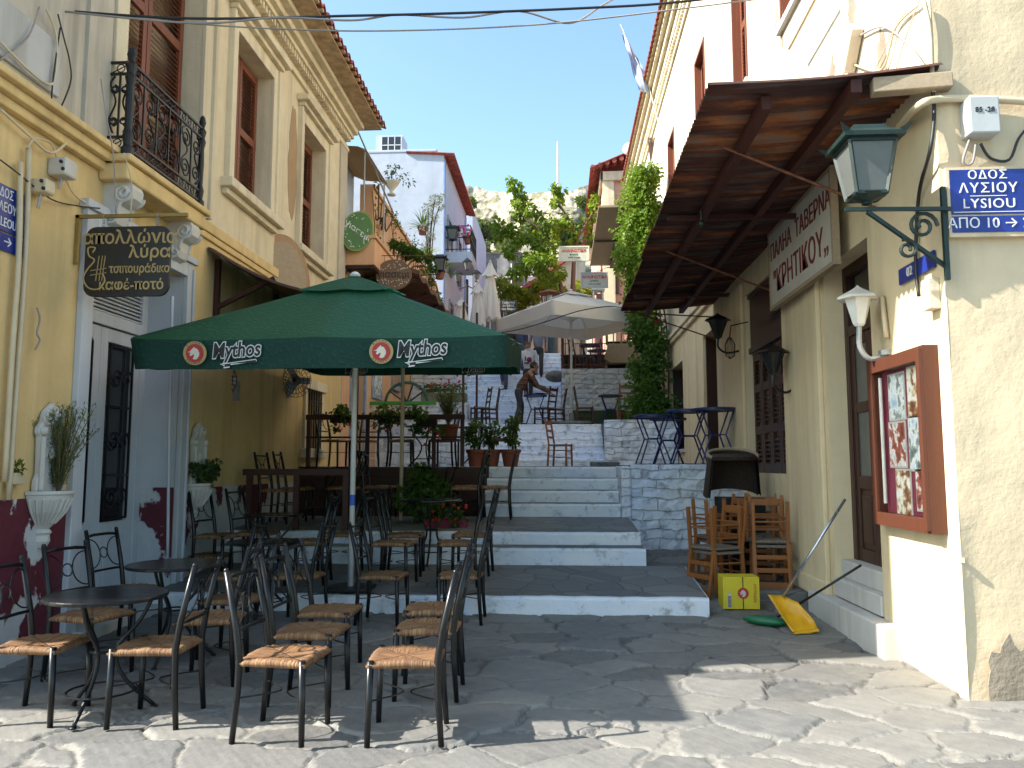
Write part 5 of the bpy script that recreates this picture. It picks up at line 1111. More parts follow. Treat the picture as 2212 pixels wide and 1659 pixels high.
# cloth strip of the next awning behind the ivy
# ------------------------------------------------------------ dark rails of the cafe
rw = M['rail_wood']
RL = thing('timber_rail', 'low dark timber rail across the shaded cafe below the upper terrace', 'railing', (-3, 10.0, .79))
a, b = onY(527, 1018, 10.02), onY(752, 1018, 10.02); zt = a.z
MB().box(a.x, b.x, 9.98, 10.06, zt - .05, zt + .03).build('top_rail', rw, RL)
for px in (540, 642, 748): q = onY(px, 1018, 10.02); MB().box(q.x - .035, q.x + .035, 9.99, 10.05, LEV[2](10), zt - .05).build('rail_post', rw, RL)
RU = thing('timber_rail', 'dark timber rail along the edge of the upper cafe terrace with hanging geraniums', 'railing', (-3, 12.7, 1.575))
a, b = onY(662, 899, 12.7), onY(1000, 899, 12.7); zt = a.z
MB().box(a.x, b.x + .03, 12.66, 12.74, zt - .06, zt + .02).build('top_rail', rw, RU); MB().box(a.x, b.x + .03, 12.68, 12.72, zt - .36, zt - .33).build('middle_rail', rw, RU)
for px in (668, 795, 938, 999): q = onY(px, 899, 12.7); MB().box(q.x - .03, q.x + .03, 12.67, 12.73, 1.572, zt - .06).build('rail_post', rw, RU)
# white and green iron fence at the back of the terrace
WF = thing('iron_fence', 'white iron fence with a bright green top board at the back of the upper terrace', 'fence', (-3, 17.4, 1.575))
a, b = onY(737, 873, 17.4), onY(942, 873, 17.4); MB().box(a.x, b.x, 17.33, 17.47, a.z - .02, a.z + .05).build('top_board', M['ac_green'], WF); f_ = MB(); zt = a.z - .03
for z in (zt - .02, zt - .22, 1.75): f_.beam((a.x, 17.4, z), (b.x, 17.4, z), .03, .03)
n = 16
for i in range(n + 1): x = a.x + (b.x - a.x) * i / n; f_.beam((x, 17.4, 1.575), (x, 17.4, zt - .22), .018, .018)
for i in range(9): x = a.x + (b.x - a.x) * (i + .5) / 9; f_.tube(arc((x, 17.4, zt - .12), .075, 0, 2 * math.pi, 14), .009, 5, False); f_.tube(spiral((x + .1, 17.4, zt - .12), .05, .01, 0, 1.2, 12, (1, 0, 0), (0, 0, 1)), .008, 5)
f_.build('iron_bars', M['white_metal'], WF)
# wagon wheel
wc = onY(878, 872, 18.5); WW = thing('wagon_wheel', 'old green wooden wagon wheel behind the white iron fence', 'wheel', (wc.x, 18.5, wc.z - .52))
MB().tube(arc((wc.x, 18.5, wc.z), .5, 0, 2 * math.pi, 40), .035, 8, False).build('rim', simple('weathered_green_wood', (.04, .10, .06), .8, .5, 9), WW); MB().lathe([(.0, -.1), (.09, -.1), (.1, 0), (.09, .1), (0, .1)], (0, 0, 0), 14)
for k in range(10): an = k * math.pi / 5; MB().beam((wc.x + .05 * math.cos(an), 18.5, wc.z + .05 * math.sin(an)), (wc.x + .48 * math.cos(an), 18.5, wc.z + .48 * math.sin(an)), .035, .035, (0, 1, 0)).build('spoke', M['green_metal'], WW)
MB().ball((wc.x, 18.5, wc.z), .1, 14, 8).build('hub', M['green_metal'], WW)
# trough on the low block
q0, q1 = onY(906, 860, 20.3), onY(1003, 838, 20.3); TR = thing('planter_trough', 'mossy stone trough of red geraniums left of the stairs', 'planter', (q0.x, 20.3, 3.2))
MB().box(-3.55, -2.4, 20.12, 20.55, 3.2, 3.45).build('trough', simple('mossy_stone', (.16, .17, .11), .9, .5, 9), TR, bevel=.02)
# thin red posts
for px, Y, y1, y0, lab in ((1001, 19.2, 800, 905, 'thin red brown post left of the stairs'), (1030, 20.6, 800, 850, 'thin red brown post right of its twin on the stairs')):
    a = onY(px, y1, Y); MB().tube([(a.x, Y, 2.6), (a.x, Y, 5.6)], .03, 8).build('red_post', M['darkchair_wood'], label=lab, cat='post')
# carton, pans and brooms
BX = thing('beer_carton', 'yellow beer carton with a red horse emblem on the right', 'box', (1.9, 8.3, .1)); a, b = onY(1563, 1310, 8.35), onY(1640, 1247, 8.35); zb_ = gz(1.9, 8.35) + .005
x0, x1 = a.x, b.x; MB().box(x0, x1, 8.35, 8.62, zb_, b.z).build('carton', M['yellow_card'], BX, bevel=.004)
xm = (x0 + x1) / 2; zc_ = (zb_ + b.z) / 2
MB().box(xm + .012, xm + .02, 8.346, 8.3495, zb_, b.z).build('carton_tape', M['ink_black'], BX); MB().prism(disc(0, 0, 0, .055), (xm + .016, 8.3455, zc_), (1, 0, 0), (0, 0, 1), (0, -1, 0), .002).build('emblem', M['emblem_red'], BX)
MB().prism([(x * .045, y * .045) for x, y in HEAD], (xm + .016, 8.3435, zc_), (1, 0, 0), (0, 0, 1), (0, -1, 0), .002).build('emblem_horse', M['sign_white'], BX)
text('lettering', 'MYTHOS', M['emblem_red'], (x1 - .05, 8.345, zc_), (0, 0, -1), (1, 0, 0), .045, BX, .001)
MB().box(x0 + .04, x0 + .08, 8.345, 8.349, zb_ + .02, zc_).build('side_label', M['sign_white'], BX); bc = MB()
for i in range(9): bc.box(x0 + .044, x0 + .076, 8.343, 8.3448, zb_ + .026 + i * .012, zb_ + .032 + i * .012)
bc.build('stripe_label', M['ink_black'], BX)
DP = thing('dustpan', 'yellow plastic dustpan with a long metal handle leaning by the tavern steps', 'dustpan', (2.1, 7.5, .12))
g0 = .115; dpv = MB(); tl = [(1.90, 7.62, g0 + .30), (2.04, 7.66, g0 + .29), (2.16, 7.6, g0 + .24), (2.27, 7.5, g0 + .10)]; bt = [(2.04, 7.36, g0 + .02), (2.12, 7.36, g0 + .01), (2.19, 7.36, g0 + .01), (2.27, 7.38, g0 + .04)]
def dpf(u, v):
    i = u * 3; k = min(int(i), 2); f = i - k; A = V3(tl[k]).lerp(V3(tl[k + 1]), f); B = V3(bt[k]).lerp(V3(bt[k + 1]), f); p = A.lerp(B, v); return tuple(p + V3(.01, .06, -.03) * math.sin(math.pi * v) * (1 if 0 < u < 1 else .2))
dpv.sheet(dpf, 9, 8); o = len(dpv.v); dpv.v += [(x + .004, y + .012, z - .008) for x, y, z in dpv.v]; dpv.f += [tuple(i + o for i in f_)[::-1] for f_ in dpv.f]
for i in range(9): dpv.f += [(i, i + o, i + 1 + o, i + 1), (80 + i, 81 + i, 81 + i + o, 80 + i + o)]
for j in range(8): dpv.f += [(j * 10, (j + 1) * 10, (j + 1) * 10 + o, j * 10 + o), (j * 10 + 9, j * 10 + 9 + o, (j + 1) * 10 + 9 + o, (j + 1) * 10 + 9)]
dpv.build('pan', M['yellow_plastic'], DP, smooth=True); MB().beam((2.05, 7.37, g0 + .012), (2.27, 7.39, g0 + .035), .02, .05, (0, 1, 0)).build('pan_lip', M['yellow_plastic'], DP)
MB().tube([(2.04, 7.64, g0 + .28), onX(1826, 1078, 2.58)], .012, 8).build('handle', simple('steel_tube', (.5, .55, .65), .25, .1, 6, .9), DP, smooth=True)
BR = thing('broom', 'green broom with a black stick lying against the tavern steps', 'broom', (1.9, 7.5, .1)); e = onX(1860, 1221, 2.6)
MB().tube([(2.02, 7.80, g0 + .06), tuple(e)], .011, 8).build('handle', M['iron'], BR, smooth=True); hb = MB().ball((0, 0, 0), 1, 16, 8, (.24, .09, .045)); hb.v = [(1.90 + x * .8, 7.74 + y - x * .4, g0 + .045 + z) for x, y, z in hb.v]; hb.build('brush_head', M['green_plastic'], BR, smooth=True)
# wicker tub chair upside down on the stacks
wk = thing('wicker_chair', 'dark wicker tub chair lying on top of the stacked wooden chairs', 'chair', (2.2, 10.2, 1.1)); tb = MB()
def tub(u, v): an = -.3 + 3.9 * u; r_ = .34 - .05 * v; return (2.15 + r_ * math.cos(an) * 1.05, 10.25 + r_ * math.sin(an) * .8 - .1 * v, 1.22 + .5 * v + .08 * math.sin(an))
tb.sheet(tub, 24, 8); o = len(tb.v); tb.v += [(2.15 + (x - 2.15) * .9, 10.25 + (y - 10.25) * .9, z) for x, y, z in tb.v]; tb.f += [tuple(i + o for i in f_)[::-1] for f_ in tb.f]; tb.lathe([(.0, 1.66), (.28, 1.66), (.3, 1.7), (.26, 1.74), (0, 1.73)], (2.15, 10.15, 0), 20)
tb.build('wicker_shell', simple('dark_wicker', (.035, .022, .016), .9, .5, 40, bump=.8, bscale=60), wk); MB().tube([tub(i / 16, 1.02) for i in range(17)], .022, 8).build('rim', M['plank'], wk, smooth=True)
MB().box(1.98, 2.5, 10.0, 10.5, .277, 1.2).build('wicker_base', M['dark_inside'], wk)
# ------------------------------------------------------------ houses up the street
JH = thing('salmon_house', 'salmon plastered cafe house with climbing stems beyond the yellow townhouse', 'house', (LX, 21, 1.5))
jd = (15.75, 16.75, 1.6, 4.1); jw = (19.6, 20.4, 3.6, 4.6)
wall_x(MB(), LX, 15.02, 17.3, 1.0, 5.6, [jd], .3).build('wall', M['salmon_plaster'], JH)
MB().add([(LX, 15.02, 1), (-8, 15.02, 1), (-8, 15.02, 5.6), (LX, 15.02, 5.6)], [(0, 1, 2, 3)]).box(-8, LX - .35, 15.3, 17.3, 1.0, 5.58).build('wall', M['white_plaster'], JH)
def jtop(y): return 7.95 - .02 * (y - 17.3) - max(0, y - 26.5) * .5
mb = MB(); wall_x(mb, LX, 17.3, 28.2, 1.0, 6.4, [jw], .25)
N_ = 44
for i in range(N_):
    y0 = 17.3 + 10.9 * i / N_; y1 = 17.3 + 10.9 * (i + 1) / N_; mb.add([(LX, y0, 6.4), (LX, y1, 6.4), (LX, y1, jtop(y1)), (LX, y0, jtop(y0))], [(0, 1, 2, 3)]); mb.add([(LX + .04, y0, jtop(y0)), (LX + .04, y1, jtop(y1)), (LX - .3, y1, jtop(y1)), (LX - .3, y0, jtop(y0))], [(0, 1, 2, 3)])
    mb.add([(LX + .04, y0, jtop(y0) - .09), (LX + .04, y1, jtop(y1) - .09), (LX + .04, y1, jtop(y1)), (LX + .04, y0, jtop(y0))], [(0, 1, 2, 3)])
mb.add([(LX, 17.3, 5.6), (LX, 17.3, jtop(17.3)), (LX - .3, 17.3, jtop(17.3)), (LX - .3, 17.3, 5.6)], [(0, 1, 2, 3)]); mb.box(-4.55, LX - .02, 28.1, 28.2, 1, 7.0)
mb.build('street_wall', M['salmon_plaster'], JH)
MB().box(-9.5, -4.62, 15.6, 17.2, 5.6, 8.3).build('upper_room', M['white_plaster'], JH)
MB().box(-8.5, -4.52, 17.35, 28, 1.0, 5.5).build('back_rooms', M['white_plaster'], JH)
a, b, c, d = jd; o_ = MB().box(LX, LX + .05, a - .12, a, c, d + .1).box(LX, LX + .05, b, b + .12, c, d + .1).box(LX, LX + .05, a, b, d, d + .1).build('door', M['bluegrey_paint'], JH, bevel=.008); shutter(o_, LX - .1, a, b, c, d, M['darkchair_wood'], rails=(.4,))
a, b, c, d = jw; o_ = MB().box(LX, LX + .06, a - .1, a, c - .1, d + .1).box(LX, LX + .06, b, b + .1, c - .1, d + .1).box(LX, LX + .08, a, b, c - .12, c).box(LX, LX + .06, a, b, d, d + .1).build('window', M['bluegrey_paint'], JH, bevel=.008); MB().box(LX - .2, LX - .18, a, b, c, d).build('pane', M['dark_glass'], o_)
PO = thing('framed_poster', 'framed blue poster on the salmon wall above the white iron fence', 'poster', (LX + .03, 18.0, 3.4)); MB().box(LX, LX + .05, 17.45, 18.35, 3.1, 4.3).build('frame', M['bluegrey_paint'], PO, bevel=.01); 
MB().box(LX + .05, LX + .055, 17.53, 18.27, 3.2, 4.22).build('print', photo_mat(0), PO); MB().box(LX + .055, LX + .058, 17.8, 17.92, 3.4, 3.95).build('print_label', M['sign_white'], PO)
# projecting salmon balcony with dark underside
JB_ = MB().box(LX, -3.6, 15.05, 16.9, 5.5, 6.02).box(LX, -3.56, 15.02, 16.95, 6.02, 6.09); jb_ = JB_.build('balcony', M['salmon_plaster'], JH, bevel=.015)
ib = MB()
for y in (15.15, 16.7): ib.tube(smoothpts([(LX + .02, y, 4.9), (LX + .02, y, 5.4), (LX + .5, y, 5.42)], 4), .014, 6).tube(spiral((LX + .2, y, 5.2), .14, .02, 0, 1.7, 22, (1, 0, 0), (0, 0, 1)), .011, 5)
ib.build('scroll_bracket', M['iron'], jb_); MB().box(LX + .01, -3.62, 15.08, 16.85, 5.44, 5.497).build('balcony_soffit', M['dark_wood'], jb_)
# dark lean-to with reed roof
LT = MB()
def lt_(u, v): y = 16.9 + 5.2 * v; x = LX + 1.15 * u; return (x, y, 6.15 - .34 * u + .05 * math.sin(y * 5) * u + .02 * math.sin(y * 31))
LT.sheet(lt_, 8, 60); o = len(LT.v); LT.v += [(x, y, z - .09) for x, y, z in LT.v]; LT.f += [tuple(i + o for i in f_)[::-1] for f_ in LT.f]
for j in range(60): LT.f.append((j * 9 + 8, (j + 1) * 9 + 8, (j + 1) * 9 + 8 + o, j * 9 + 8 + o))
for i in range(8): LT.f.append((i, i + 1, i + 1 + o, i + o))
lto = LT.build('reed_roof', M['thatch'], label='dark sagging reed roof projecting from the salmon house', cat='roof'); rp = MB()
for y in (17.1, 18.6, 20.1, 21.9): rp.beam((LX, y, 5.2), (LX + 1.05, y, 5.7), .07, .07)
rp.build('roof_strut', M['brown_wood_h'], lto)
# beige awning of the roof terrace
bt = thing('roof_awning', 'beige cloth awning on poles above the roof terrace behind the townhouse', 'awning', (-4.5, 16, 5.6))
aw = MB()
def awf(u, v): p0 = onY(738, 262, 15.3); p1 = onY(800, 360, 17.0); x = -5.6 + 1.75 * u; y = 15.2 + 2.0 * v; return (x, y, 8.35 - .45 * u + .03 * math.sin(x * 9))
aw.sheet(awf, 10, 8); o = len(aw.v); aw.v += [(x, y, z - .01) for x, y, z in aw.v]; aw.f += [tuple(i + o for i in f_)[::-1] for f_ in aw.f]; aw.build('awning_cloth', M['awning_beige'], bt)
ap = MB()
for y in (15.3, 17.1): ap.tube([(-3.9, y, 5.6), (-3.9, y, 7.95)], .018, 6)
ap.tube([(-3.9, 15.2, 7.9), (-3.9, 17.2, 7.9)], .018, 6).tube([(-4.15, 15.05, 8.6), (-3.75, 17.4, 7.3)], .02, 6); ap.build('awning_pole', M['grey_metal'], bt)
def pot(t, c, r, h, mat='terracotta'):
    MB().lathe([(r * .7, 0), (r * .95, h * .78), (r, h * .8), (r * 1.08, h * .82), (r * 1.1, h), (r * .96, h), (r * .9, h * .9), (0, h * .9)], c, 20).build('pot', M[mat], t, smooth=False); MB().lathe([(r * .9, h * .88), (0, h * .9)], c, 16).build('soil', M['soil'], t)
# signs on the salmon house
SGn = thing('oval_sign', 'tall oval green sign with white Greek lettering on the salmon balcony', 'sign', (-3.9, 15.9, 6.0)); p = onY(772, 500, 15.0)
A1 = V3(.93, .36, .0).normalized(); B1 = V3(-.06, .1, 1).normalized(); N1 = A1.cross(B1).normalized(); el = [(.30 * math.cos(i * math.pi / 20), .43 * math.sin(i * math.pi / 20)) for i in range(40)]; A2 = (A1 + B1 * -.28).normalized(); B2 = N1.cross(A2)
MB().prism(el, p, A2, B2, N1, .03).build('rim', M['lime_rim'], SGn); MB().prism([(x * .9, y * .93) for x, y in el], p + N1 * .03, A2, B2, N1, .006).build('board', M['sign_green'], SGn)
text('lettering', 'γιασεμί', M['ink_white'], p + N1 * .038, A2 - B2 * .35, B2, .18, SGn, sxx=.92, offset=.0); dots = MB(); r_ = random.Random(2)
for i in range(34):
    a = r_.uniform(0, 6.28); q = r_.uniform(.62, .86); dots.prism([(.3 * q * math.cos(a) + .012 * math.cos(k * 1.256), .43 * q * math.sin(a) + .012 * math.sin(k * 1.256)) for k in range(5)], p + N1 * .037, A2, B2, N1, .002)
dots.build('flower_dots', M['ink_white'], SGn)
SBr = thing('oval_sign', 'brown oval hanging sign painted with jasmine flowers and black Greek lettering', 'sign', (-3.3, 15.9, 5.0)); p = onY(851, 594, 15.6); el2 = [(.36 * math.cos(i * math.pi / 20), .315 * math.sin(i * math.pi / 20)) for i in range(40)]; A1, B1, N1 = V3(1, 0.05, 0).normalized(), V3(0, 0, 1), V3(.05, -1, 0).normalized()
MB().prism(el2, p, A1, B1, N1, .035).build('board', M['sign_brown'], SBr); text('lettering', 'γιασεμι', M['ink_black'], p + N1 * .038 + A1 * -.01, A1, B1, .2, SBr, offset=.001, sxx=.95); dots = MB()
for i in range(60):
    a = r_.uniform(0, 6.28); q = r_.uniform(.35, .92); x, y = .36 * q * math.cos(a), .315 * q * math.sin(a)
    if abs(y) < .09: y = .1 * (1 if y > 0 else -1) + y
    dots.prism([(x + .013 * (1 if k % 2 else .5) * math.cos(k * .628), y + .013 * (1 if k % 2 else .5) * math.sin(k * .628)) for k in range(10)], p + N1 * .036, A1, B1, N1, .003)
dots.build('flower_dots', M['ink_white'], SBr); MB().beam(p + V3(-.55, .05, .42), p + V3(.85, .05, .40), .015, .015).beam(p + V3(-.2, .02, .42), p + V3(-.2, .02, .27), .008, .008).beam(p + V3(.2, .02, .41), p + V3(.2, .02, .27), .008, .008).build('hanger', M['rust_iron'], SBr)
# white house
WH = thing('white_house', 'tall blue white house with tiled eave and small balcony on the left up the street', 'house', (LX, 31, 5)); wy = 28.5
wx = onY(957, 500, wy).x; zt = onY(950, 328, wy).z
MB().box(-14, wx, wy, 35.5, 1, zt).build('wall', M['white_plaster'], WH)
MB().box(wx, wx + .04, wy, wy + .35, 4, zt - .3).box(wx, wx + .04, 35.1, 35.5, 4, zt - .3).build('corner_strip', M['blue_paint'], WH)
MB().box(-14, wx - .25, wy - .02, wy + .2, zt, zt + .12).build('parapet', M['white_plaster'], WH, bevel=.03); tile_roof(MB(), wx + .42, zt - .14, wx - 1.4, zt - .02, wy - .1, 35.8).build('roof', M['roof_tile'], WH)
for (y0, z0, h) in ((29.6, 8.95, 2.1), (32.6, 9.1, 2.0), (30.2, 5.6, 2.3), (33, 5.6, 2.3)):
    o_ = MB().box(wx, wx + .06, y0 - .1, y0, z0, z0 + h).box(wx, wx + .06, y0 + 1, y0 + 1.1, z0, z0 + h).box(wx, wx + .06, y0 - .1, y0 + 1.1, z0 + h, z0 + h + .12).build('window', M['bluegrey_paint'], WH); MB().box(wx, wx + .03, y0, y0 + 1, z0, z0 + h).build('pane', M['dark_glass'], o_)
zb_ = onY(985, 560, 29.2).z - .15; BLh = MB().box(wx, wx + 1.0, 29.1, 31.2, zb_, zb_ + .42).build('balcony', M['white_plaster'], WH, bevel=.02); rl = MB()
for z in (.1, .55, 1.0): rl.beam((wx, 29.15, zb_ + .42 + z), (wx + .95, 29.15, zb_ + .42 + z), .03, .03).beam((wx + .95, 29.15, zb_ + .42 + z), (wx + .95, 31.15, zb_ + .42 + z), .03, .03)
for i in range(8): rl.beam((wx + .95 * i / 7, 29.15, zb_ + .42), (wx + .95 * i / 7, 29.15, zb_ + 1.42), .018, .018)
for i in range(14): rl.beam((wx + .95, 29.15 + 2 * i / 13, zb_ + .42), (wx + .95, 29.15 + 2 * i / 13, zb_ + 1.42), .018, .018)
rl.build('railing', M['iron'], BLh)
p = onY(845, 320, 31); SK = MB().box(p.x - .55, p.x + .55, 30.6, 31.6, zt, p.z + .38); sk = SK.build('roof_box', M['white_plaster'], WH); MB().box(p.x - .3, p.x + .5, 30.585, 30.598, zt + .12, p.z + .3).build('pane', M['dark_glass'], sk); mm = MB()
for i in range(4): mm.box(p.x - .3 + i * .266 - .015, p.x - .3 + i * .266 + .015, 30.575, 30.584, zt + .12, p.z + .3)
mm.box(p.x - .3, p.x + .5, 30.575, 30.584, p.z - .06, p.z - .03).build('mullion', M['white_metal'], sk)
g2 = onY(1021, 445, 37); MB().box(-12, g2.x, 37, 44, 3, g2.z).build('white_annex', M['white_plaster'], label='narrow white building beyond the white house balcony', cat='house')
lantern('balcony_lantern', 'green lantern hanging at the white house balcony', tuple(onY(978, 522, 29.0)), .38, .62, M['green_metal'], 'street lanterns up the hill')
l_ = lantern('wall_lantern', 'black and green lantern on a wall arm right of the brown oval sign', tuple(onY(951, 590, 20.5)), .29, .5, M['iron'], 'street lanterns up the hill'); q = onY(951, 592, 20.5); MB().beam(q, (LX + .5, 20.5, q.z - .03), .025, .025).beam(q + V3(0, 0, -.02), (LX + .7, 20.5, q.z - .3), .02, .02).build('lamp_arm', M['iron'], l_)
# candelabra lamp post
lp = onY(1009, 610, 27); LP = thing('lamp_post', 'black lamp post with several small lanterns beside the closed parasols', 'street lamp', (lp.x, 27, 5.3))
MB().tube([(lp.x, 27, 5.3), (lp.x, 27, lp.z + .1)], .05, 10).lathe([(.14, 0), (.12, .3), (.06, .4)], (lp.x, 27, 5.3), 12).build('post', M['iron'], LP)
for dx, dz in ((-.33, 0.0), (.33, 0.0), (0, .42)):
    c = (lp.x + dx, 27, lp.z + dz); hd = MB().lathe([(.06, .04), (.13, .3)], c, 6).build('lamp_head', M['frosted'], LP); MB().lathe([(.18, .3), (.12, .36), (.03, .44), (0, .46)], c, 6).lathe([(0, 0), (.06, .01), (.06, .05)], c, 6).build('lamp_cap', M['iron'], hd)
    if dx: MB().tube(smoothpts([(lp.x, 27, lp.z - .1), (lp.x + dx * .6, 27, lp.z - .2), (lp.x + dx, 27, lp.z + .02)], 4), .02, 6).build('lamp_arm', M['iron'], LP)
# houses at the top of the stairs
o_ = thing('small_house', 'small cream house with sloping tiled roof behind the leafy tree', 'house', (0, 42, 6)); a, b = onY(1137, 645, 42), onY(1240, 560, 42); pz = onY(1150, 612, 42).z; mbq = MB(); x0, x1, ym = a.x, b.x + .6, 42
mbq.add([(x0, ym, 5), (x1, ym, 5), (x1, ym, b.z + .6), (x0, ym, pz - .3)], [(0, 1, 2, 3)]).add([(x0, ym, 5), (x0, ym, pz - .3), (x0, 48, pz - .3), (x0, 48, 5)], [(0, 1, 2, 3)]); mbq.build('wall', M['trim_plaster'], o_); rs = MB()
rs.prism([(x0 - .45, pz - .62), (x1 + .1, b.z + .62), (x1 + .1, b.z + .8), (x0 - .45, pz - .42)], (0, ym - .35, 0), (1, 0, 0), (0, 0, 1), (0, 1, 0), 7).build('roof', M['roof_tile'], o_)
for px, py in ((1153, 627), (1191, 612)): q = onY(px, py, 42); MB().box(q.x - .3, q.x + .3, 41.97, 42.02, q.z - .55, q.z + .5).build('window', M['darkchair_wood'], o_)
PH = thing('pink_house', 'pink house with red tiled eave behind the ivy on the right', 'house', (2.5, 29, 4)); a = onY(1306, 600, 28.5); zt = onY(1330, 372, 28.5).z
MB().box(a.x, 8, 28.5, 40, 3, zt).build('wall', M['pink_plaster'], PH); MB().box(a.x - .12, 8, 28.35, 28.5, zt - .35, zt).box(a.x - .12, a.x, 28.35, 40, zt - .35, zt).build('cornice', M['trim_plaster'], PH, bevel=.03); MB().box(a.x - .04, a.x + .38, 28.42, 28.5, 4, zt - .35).build('pilaster', M['trim_plaster'], PH)
tile_roof(MB(), a.x - .5, zt + .02, 4, zt + 1.2, 28.1, 40).build('roof', M['roof_tile'], PH); rt = MB()
for i in range(14): rt.tube([(a.x - .4 + i * .26, 28.12, zt + .08 + i * .075), (a.x - .4 + i * .26, 28.6, zt + .1 + i * .075)], .09, 8)
rt.build('ridge_tiles', M['roof_tile'], PH)
for (px, py) in ((1325, 600), (1300, 670)): q = onY(px, py, 28.5); MB().box(q.x - .2, q.x + .2, 28.44, 28.52, q.z - .6, q.z + .6).build('window', M['darkchair_wood'], PH)
# plank canopy on the right wall
PC = thing('plank_canopy', 'weathered plank canopy projecting over the street beside the ivy', 'canopy', (1.8, 22, 7.9))
pcx = [.98, 1.62, 1.66, 2.62]
MB().box(pcx[0], pcx[1], 19.2, 25, 7.93, 7.98).build('boards', M['plank'], PC); MB().box(pcx[2], pcx[3], 19.2, 24.6, 7.9, 7.95).build('boards', M['plank'], PC); MB().box(pcx[1] - .01, pcx[2] + .05, 19.15, 25, 7.84, 7.9).box(1.66, 2.62, 19.15, 19.22, 7.8, 7.96).box(.98, 2.6, 22, 22.08, 7.86, 7.9).build('batten', M['darkchair_wood'], PC)
for px, py, Y, lab, w_, h_ in ((1240, 548, 23.0, 'upper white cafe sign with red and green Greek lettering', .86, .42), (1284, 605, 22.4, 'lower grey cafe sign with red lettering hanging below the plank canopy', .74, .42)):
    p = onY(px, py, Y); sg_ = thing('cafe_sign', lab, 'sign', tuple(p), 0, 'white cafe signs'); up_ = Y == 23.0
    MB().box(p.x - w_ / 2, p.x + w_ / 2, Y, Y + .05, p.z - h_ / 2, p.z + h_ / 2).build('board', M['sign_cream'] if up_ else M['sign_white'], sg_); fr = MB()
    for s_ in (-1, 1): fr.box(p.x - w_ / 2 - .02, p.x + w_ / 2 + .02, Y - .02, Y + .03, p.z + s_ * h_ / 2 - .02, p.z + s_ * h_ / 2 + .02).box(p.x + s_ * w_ / 2 - .02, p.x + s_ * w_ / 2 + .02, Y - .021, Y + .03, p.z - h_ / 2 + .02, p.z + h_ / 2 - .02)
    fr.build('frame', M['sign_cream'] if up_ else M['box_grey'], sg_)
    text('lettering', 'ΑΝΑΦΙΩΤΙΚΑ', M['ink_red'], (p.x, Y - .004, p.z + h_ * .2), (1, 0, 0), (0, 0, 1), .115, sg_, offset=.003); text('lettering', 'ΚΑΦΕΣ', M['ink_green'], (p.x, Y - .004, p.z - h_ * .06), (1, 0, 0), (0, 0, 1), .07, sg_)
    text('lettering', 'ΠΟΤΑ ΓΛΥΚΑ', M['ink_black'], (p.x, Y - .004, p.z - h_ * .28), (1, 0, 0), (0, 0, 1), .055, sg_)
    MB().beam((p.x + w_ / 2, Y + .02, p.z + h_ / 2 + .15), (RX, Y + .02, p.z + h_ / 2 + .2), .02, .02).beam((p.x, Y + .02, p.z + h_ / 2), (p.x + w_ / 2, Y + .02, p.z + h_ / 2 + .16), .01, .01).build('hanger', M['iron'], sg_)
# black tavern board, taverna lettering, beside the closed parasols
p = onY(1101, 661, 27.5); TB = thing('tavern_board', 'small black tavern board with white lettering right of the closed parasols', 'sign', tuple(p)); MB().box(p.x - .34, p.x + .26, 27.5, 27.55, p.z - .2, p.z + .2).build('board', M['sign_board_black'], TB)
for s_, dz in (('ΤΑΒΕΡΝΑ', .11), ('Ο ΓΕΡΟΣ', 0), ('του Μοριά', -.11)): text('lettering', s_, M['ink_white'], (p.x - .04, 27.495, p.z + dz), (1, 0, 0), (0, 0, 1), .1, TB)
MB().tube([(p.x - .3, 27.53, 5.3), (p.x - .3, 27.53, p.z)], .025, 6).build('board_post', M['iron'], TB)
# heater, bin
p = onY(1187, 632, 26.8); HT = thing('patio_heater', 'patio heater with a dark mushroom hood above the cream parasol', 'heater', (p.x, 26.8, 5.3))
MB().lathe([(.0, .1), (.12, .09), (.38, -.02), (.4, -.05), (.36, -.05), (.1, .02), (0, .02)], tuple(p), 24).build('hood', M['rust_iron'], HT, smooth=True); MB().lathe([(.07, -.4), (.09, -.38), (.09, -.1), (.05, -.04)], tuple(p), 14).build('burner', M['grey_metal'], HT); MB().tube([(p.x, 26.8, 5.3), (p.x, 26.8, p.z - .38)], .035, 8).build('post', M['grey_metal'], HT)
p = onY(1191, 757, 26.9); MB().lathe([(.2, 0), (.23, .03), (.24, .75), (.27, .76), (.27, .82), (.2, .9), (0, .92)], (p.x, 26.9, 5.29), 20).build('waste_bin', simple('dark_blue_bin', (.02, .04, .06), .4, .3), smooth=False, label='dark blue waste bin at the head of the upper stairs', cat='bin')
# high terrace furniture
HR = thing('iron_railing', 'rusty iron railing with a brown post along the high terrace', 'railing', (1, 22.2, 4.26)); a, b = onY(1213, 800, 22.2), onY(1306, 742, 22.2); mm = MB()
for z in (4.4, b.z): mm.beam((a.x, 22.2, z), (b.x + .1, 22.2, z), .022, .022)
for i in range(13): x = a.x + (b.x - a.x) * i / 12; mm.beam((x, 22.2, 4.255), (x, 22.2, b.z), .014, .014)
mm.build('bars', M['rust_iron'], HR); MB().box(a.x, a.x + .06, 22.17, 22.9, 4.255, b.z + .12).build('gate_leaf', M['case_wood'], HR)
FL = MB(); a, b = onY(1311, 785, 22.1), onY(1385, 742, 22.1)
FL.prism([(a.x + .05, b.z), (b.x, b.z), (b.x, a.z), (a.x + .1, a.z), (a.x - .08, a.z + .14)], (0, 22.05, 0), (1, 0, 0), (0, 0, 1), (0, 1, 0), .4).build('planter_box', M['plank'], label='grey brown boxed-in planter on the right of the high terrace', cat='planter', bevel=.02)
MB().box(1.35, 2.62, 22.5, 22.6, 4.255, 5.1).build('serving_hatch', M['dark_inside'], label='dark open hatch below the grey planter on the high terrace', cat='hatch')  # near-black panel put in for the dark void beneath the planter
p = onY(1322, 690, 22.6); gl = MB()
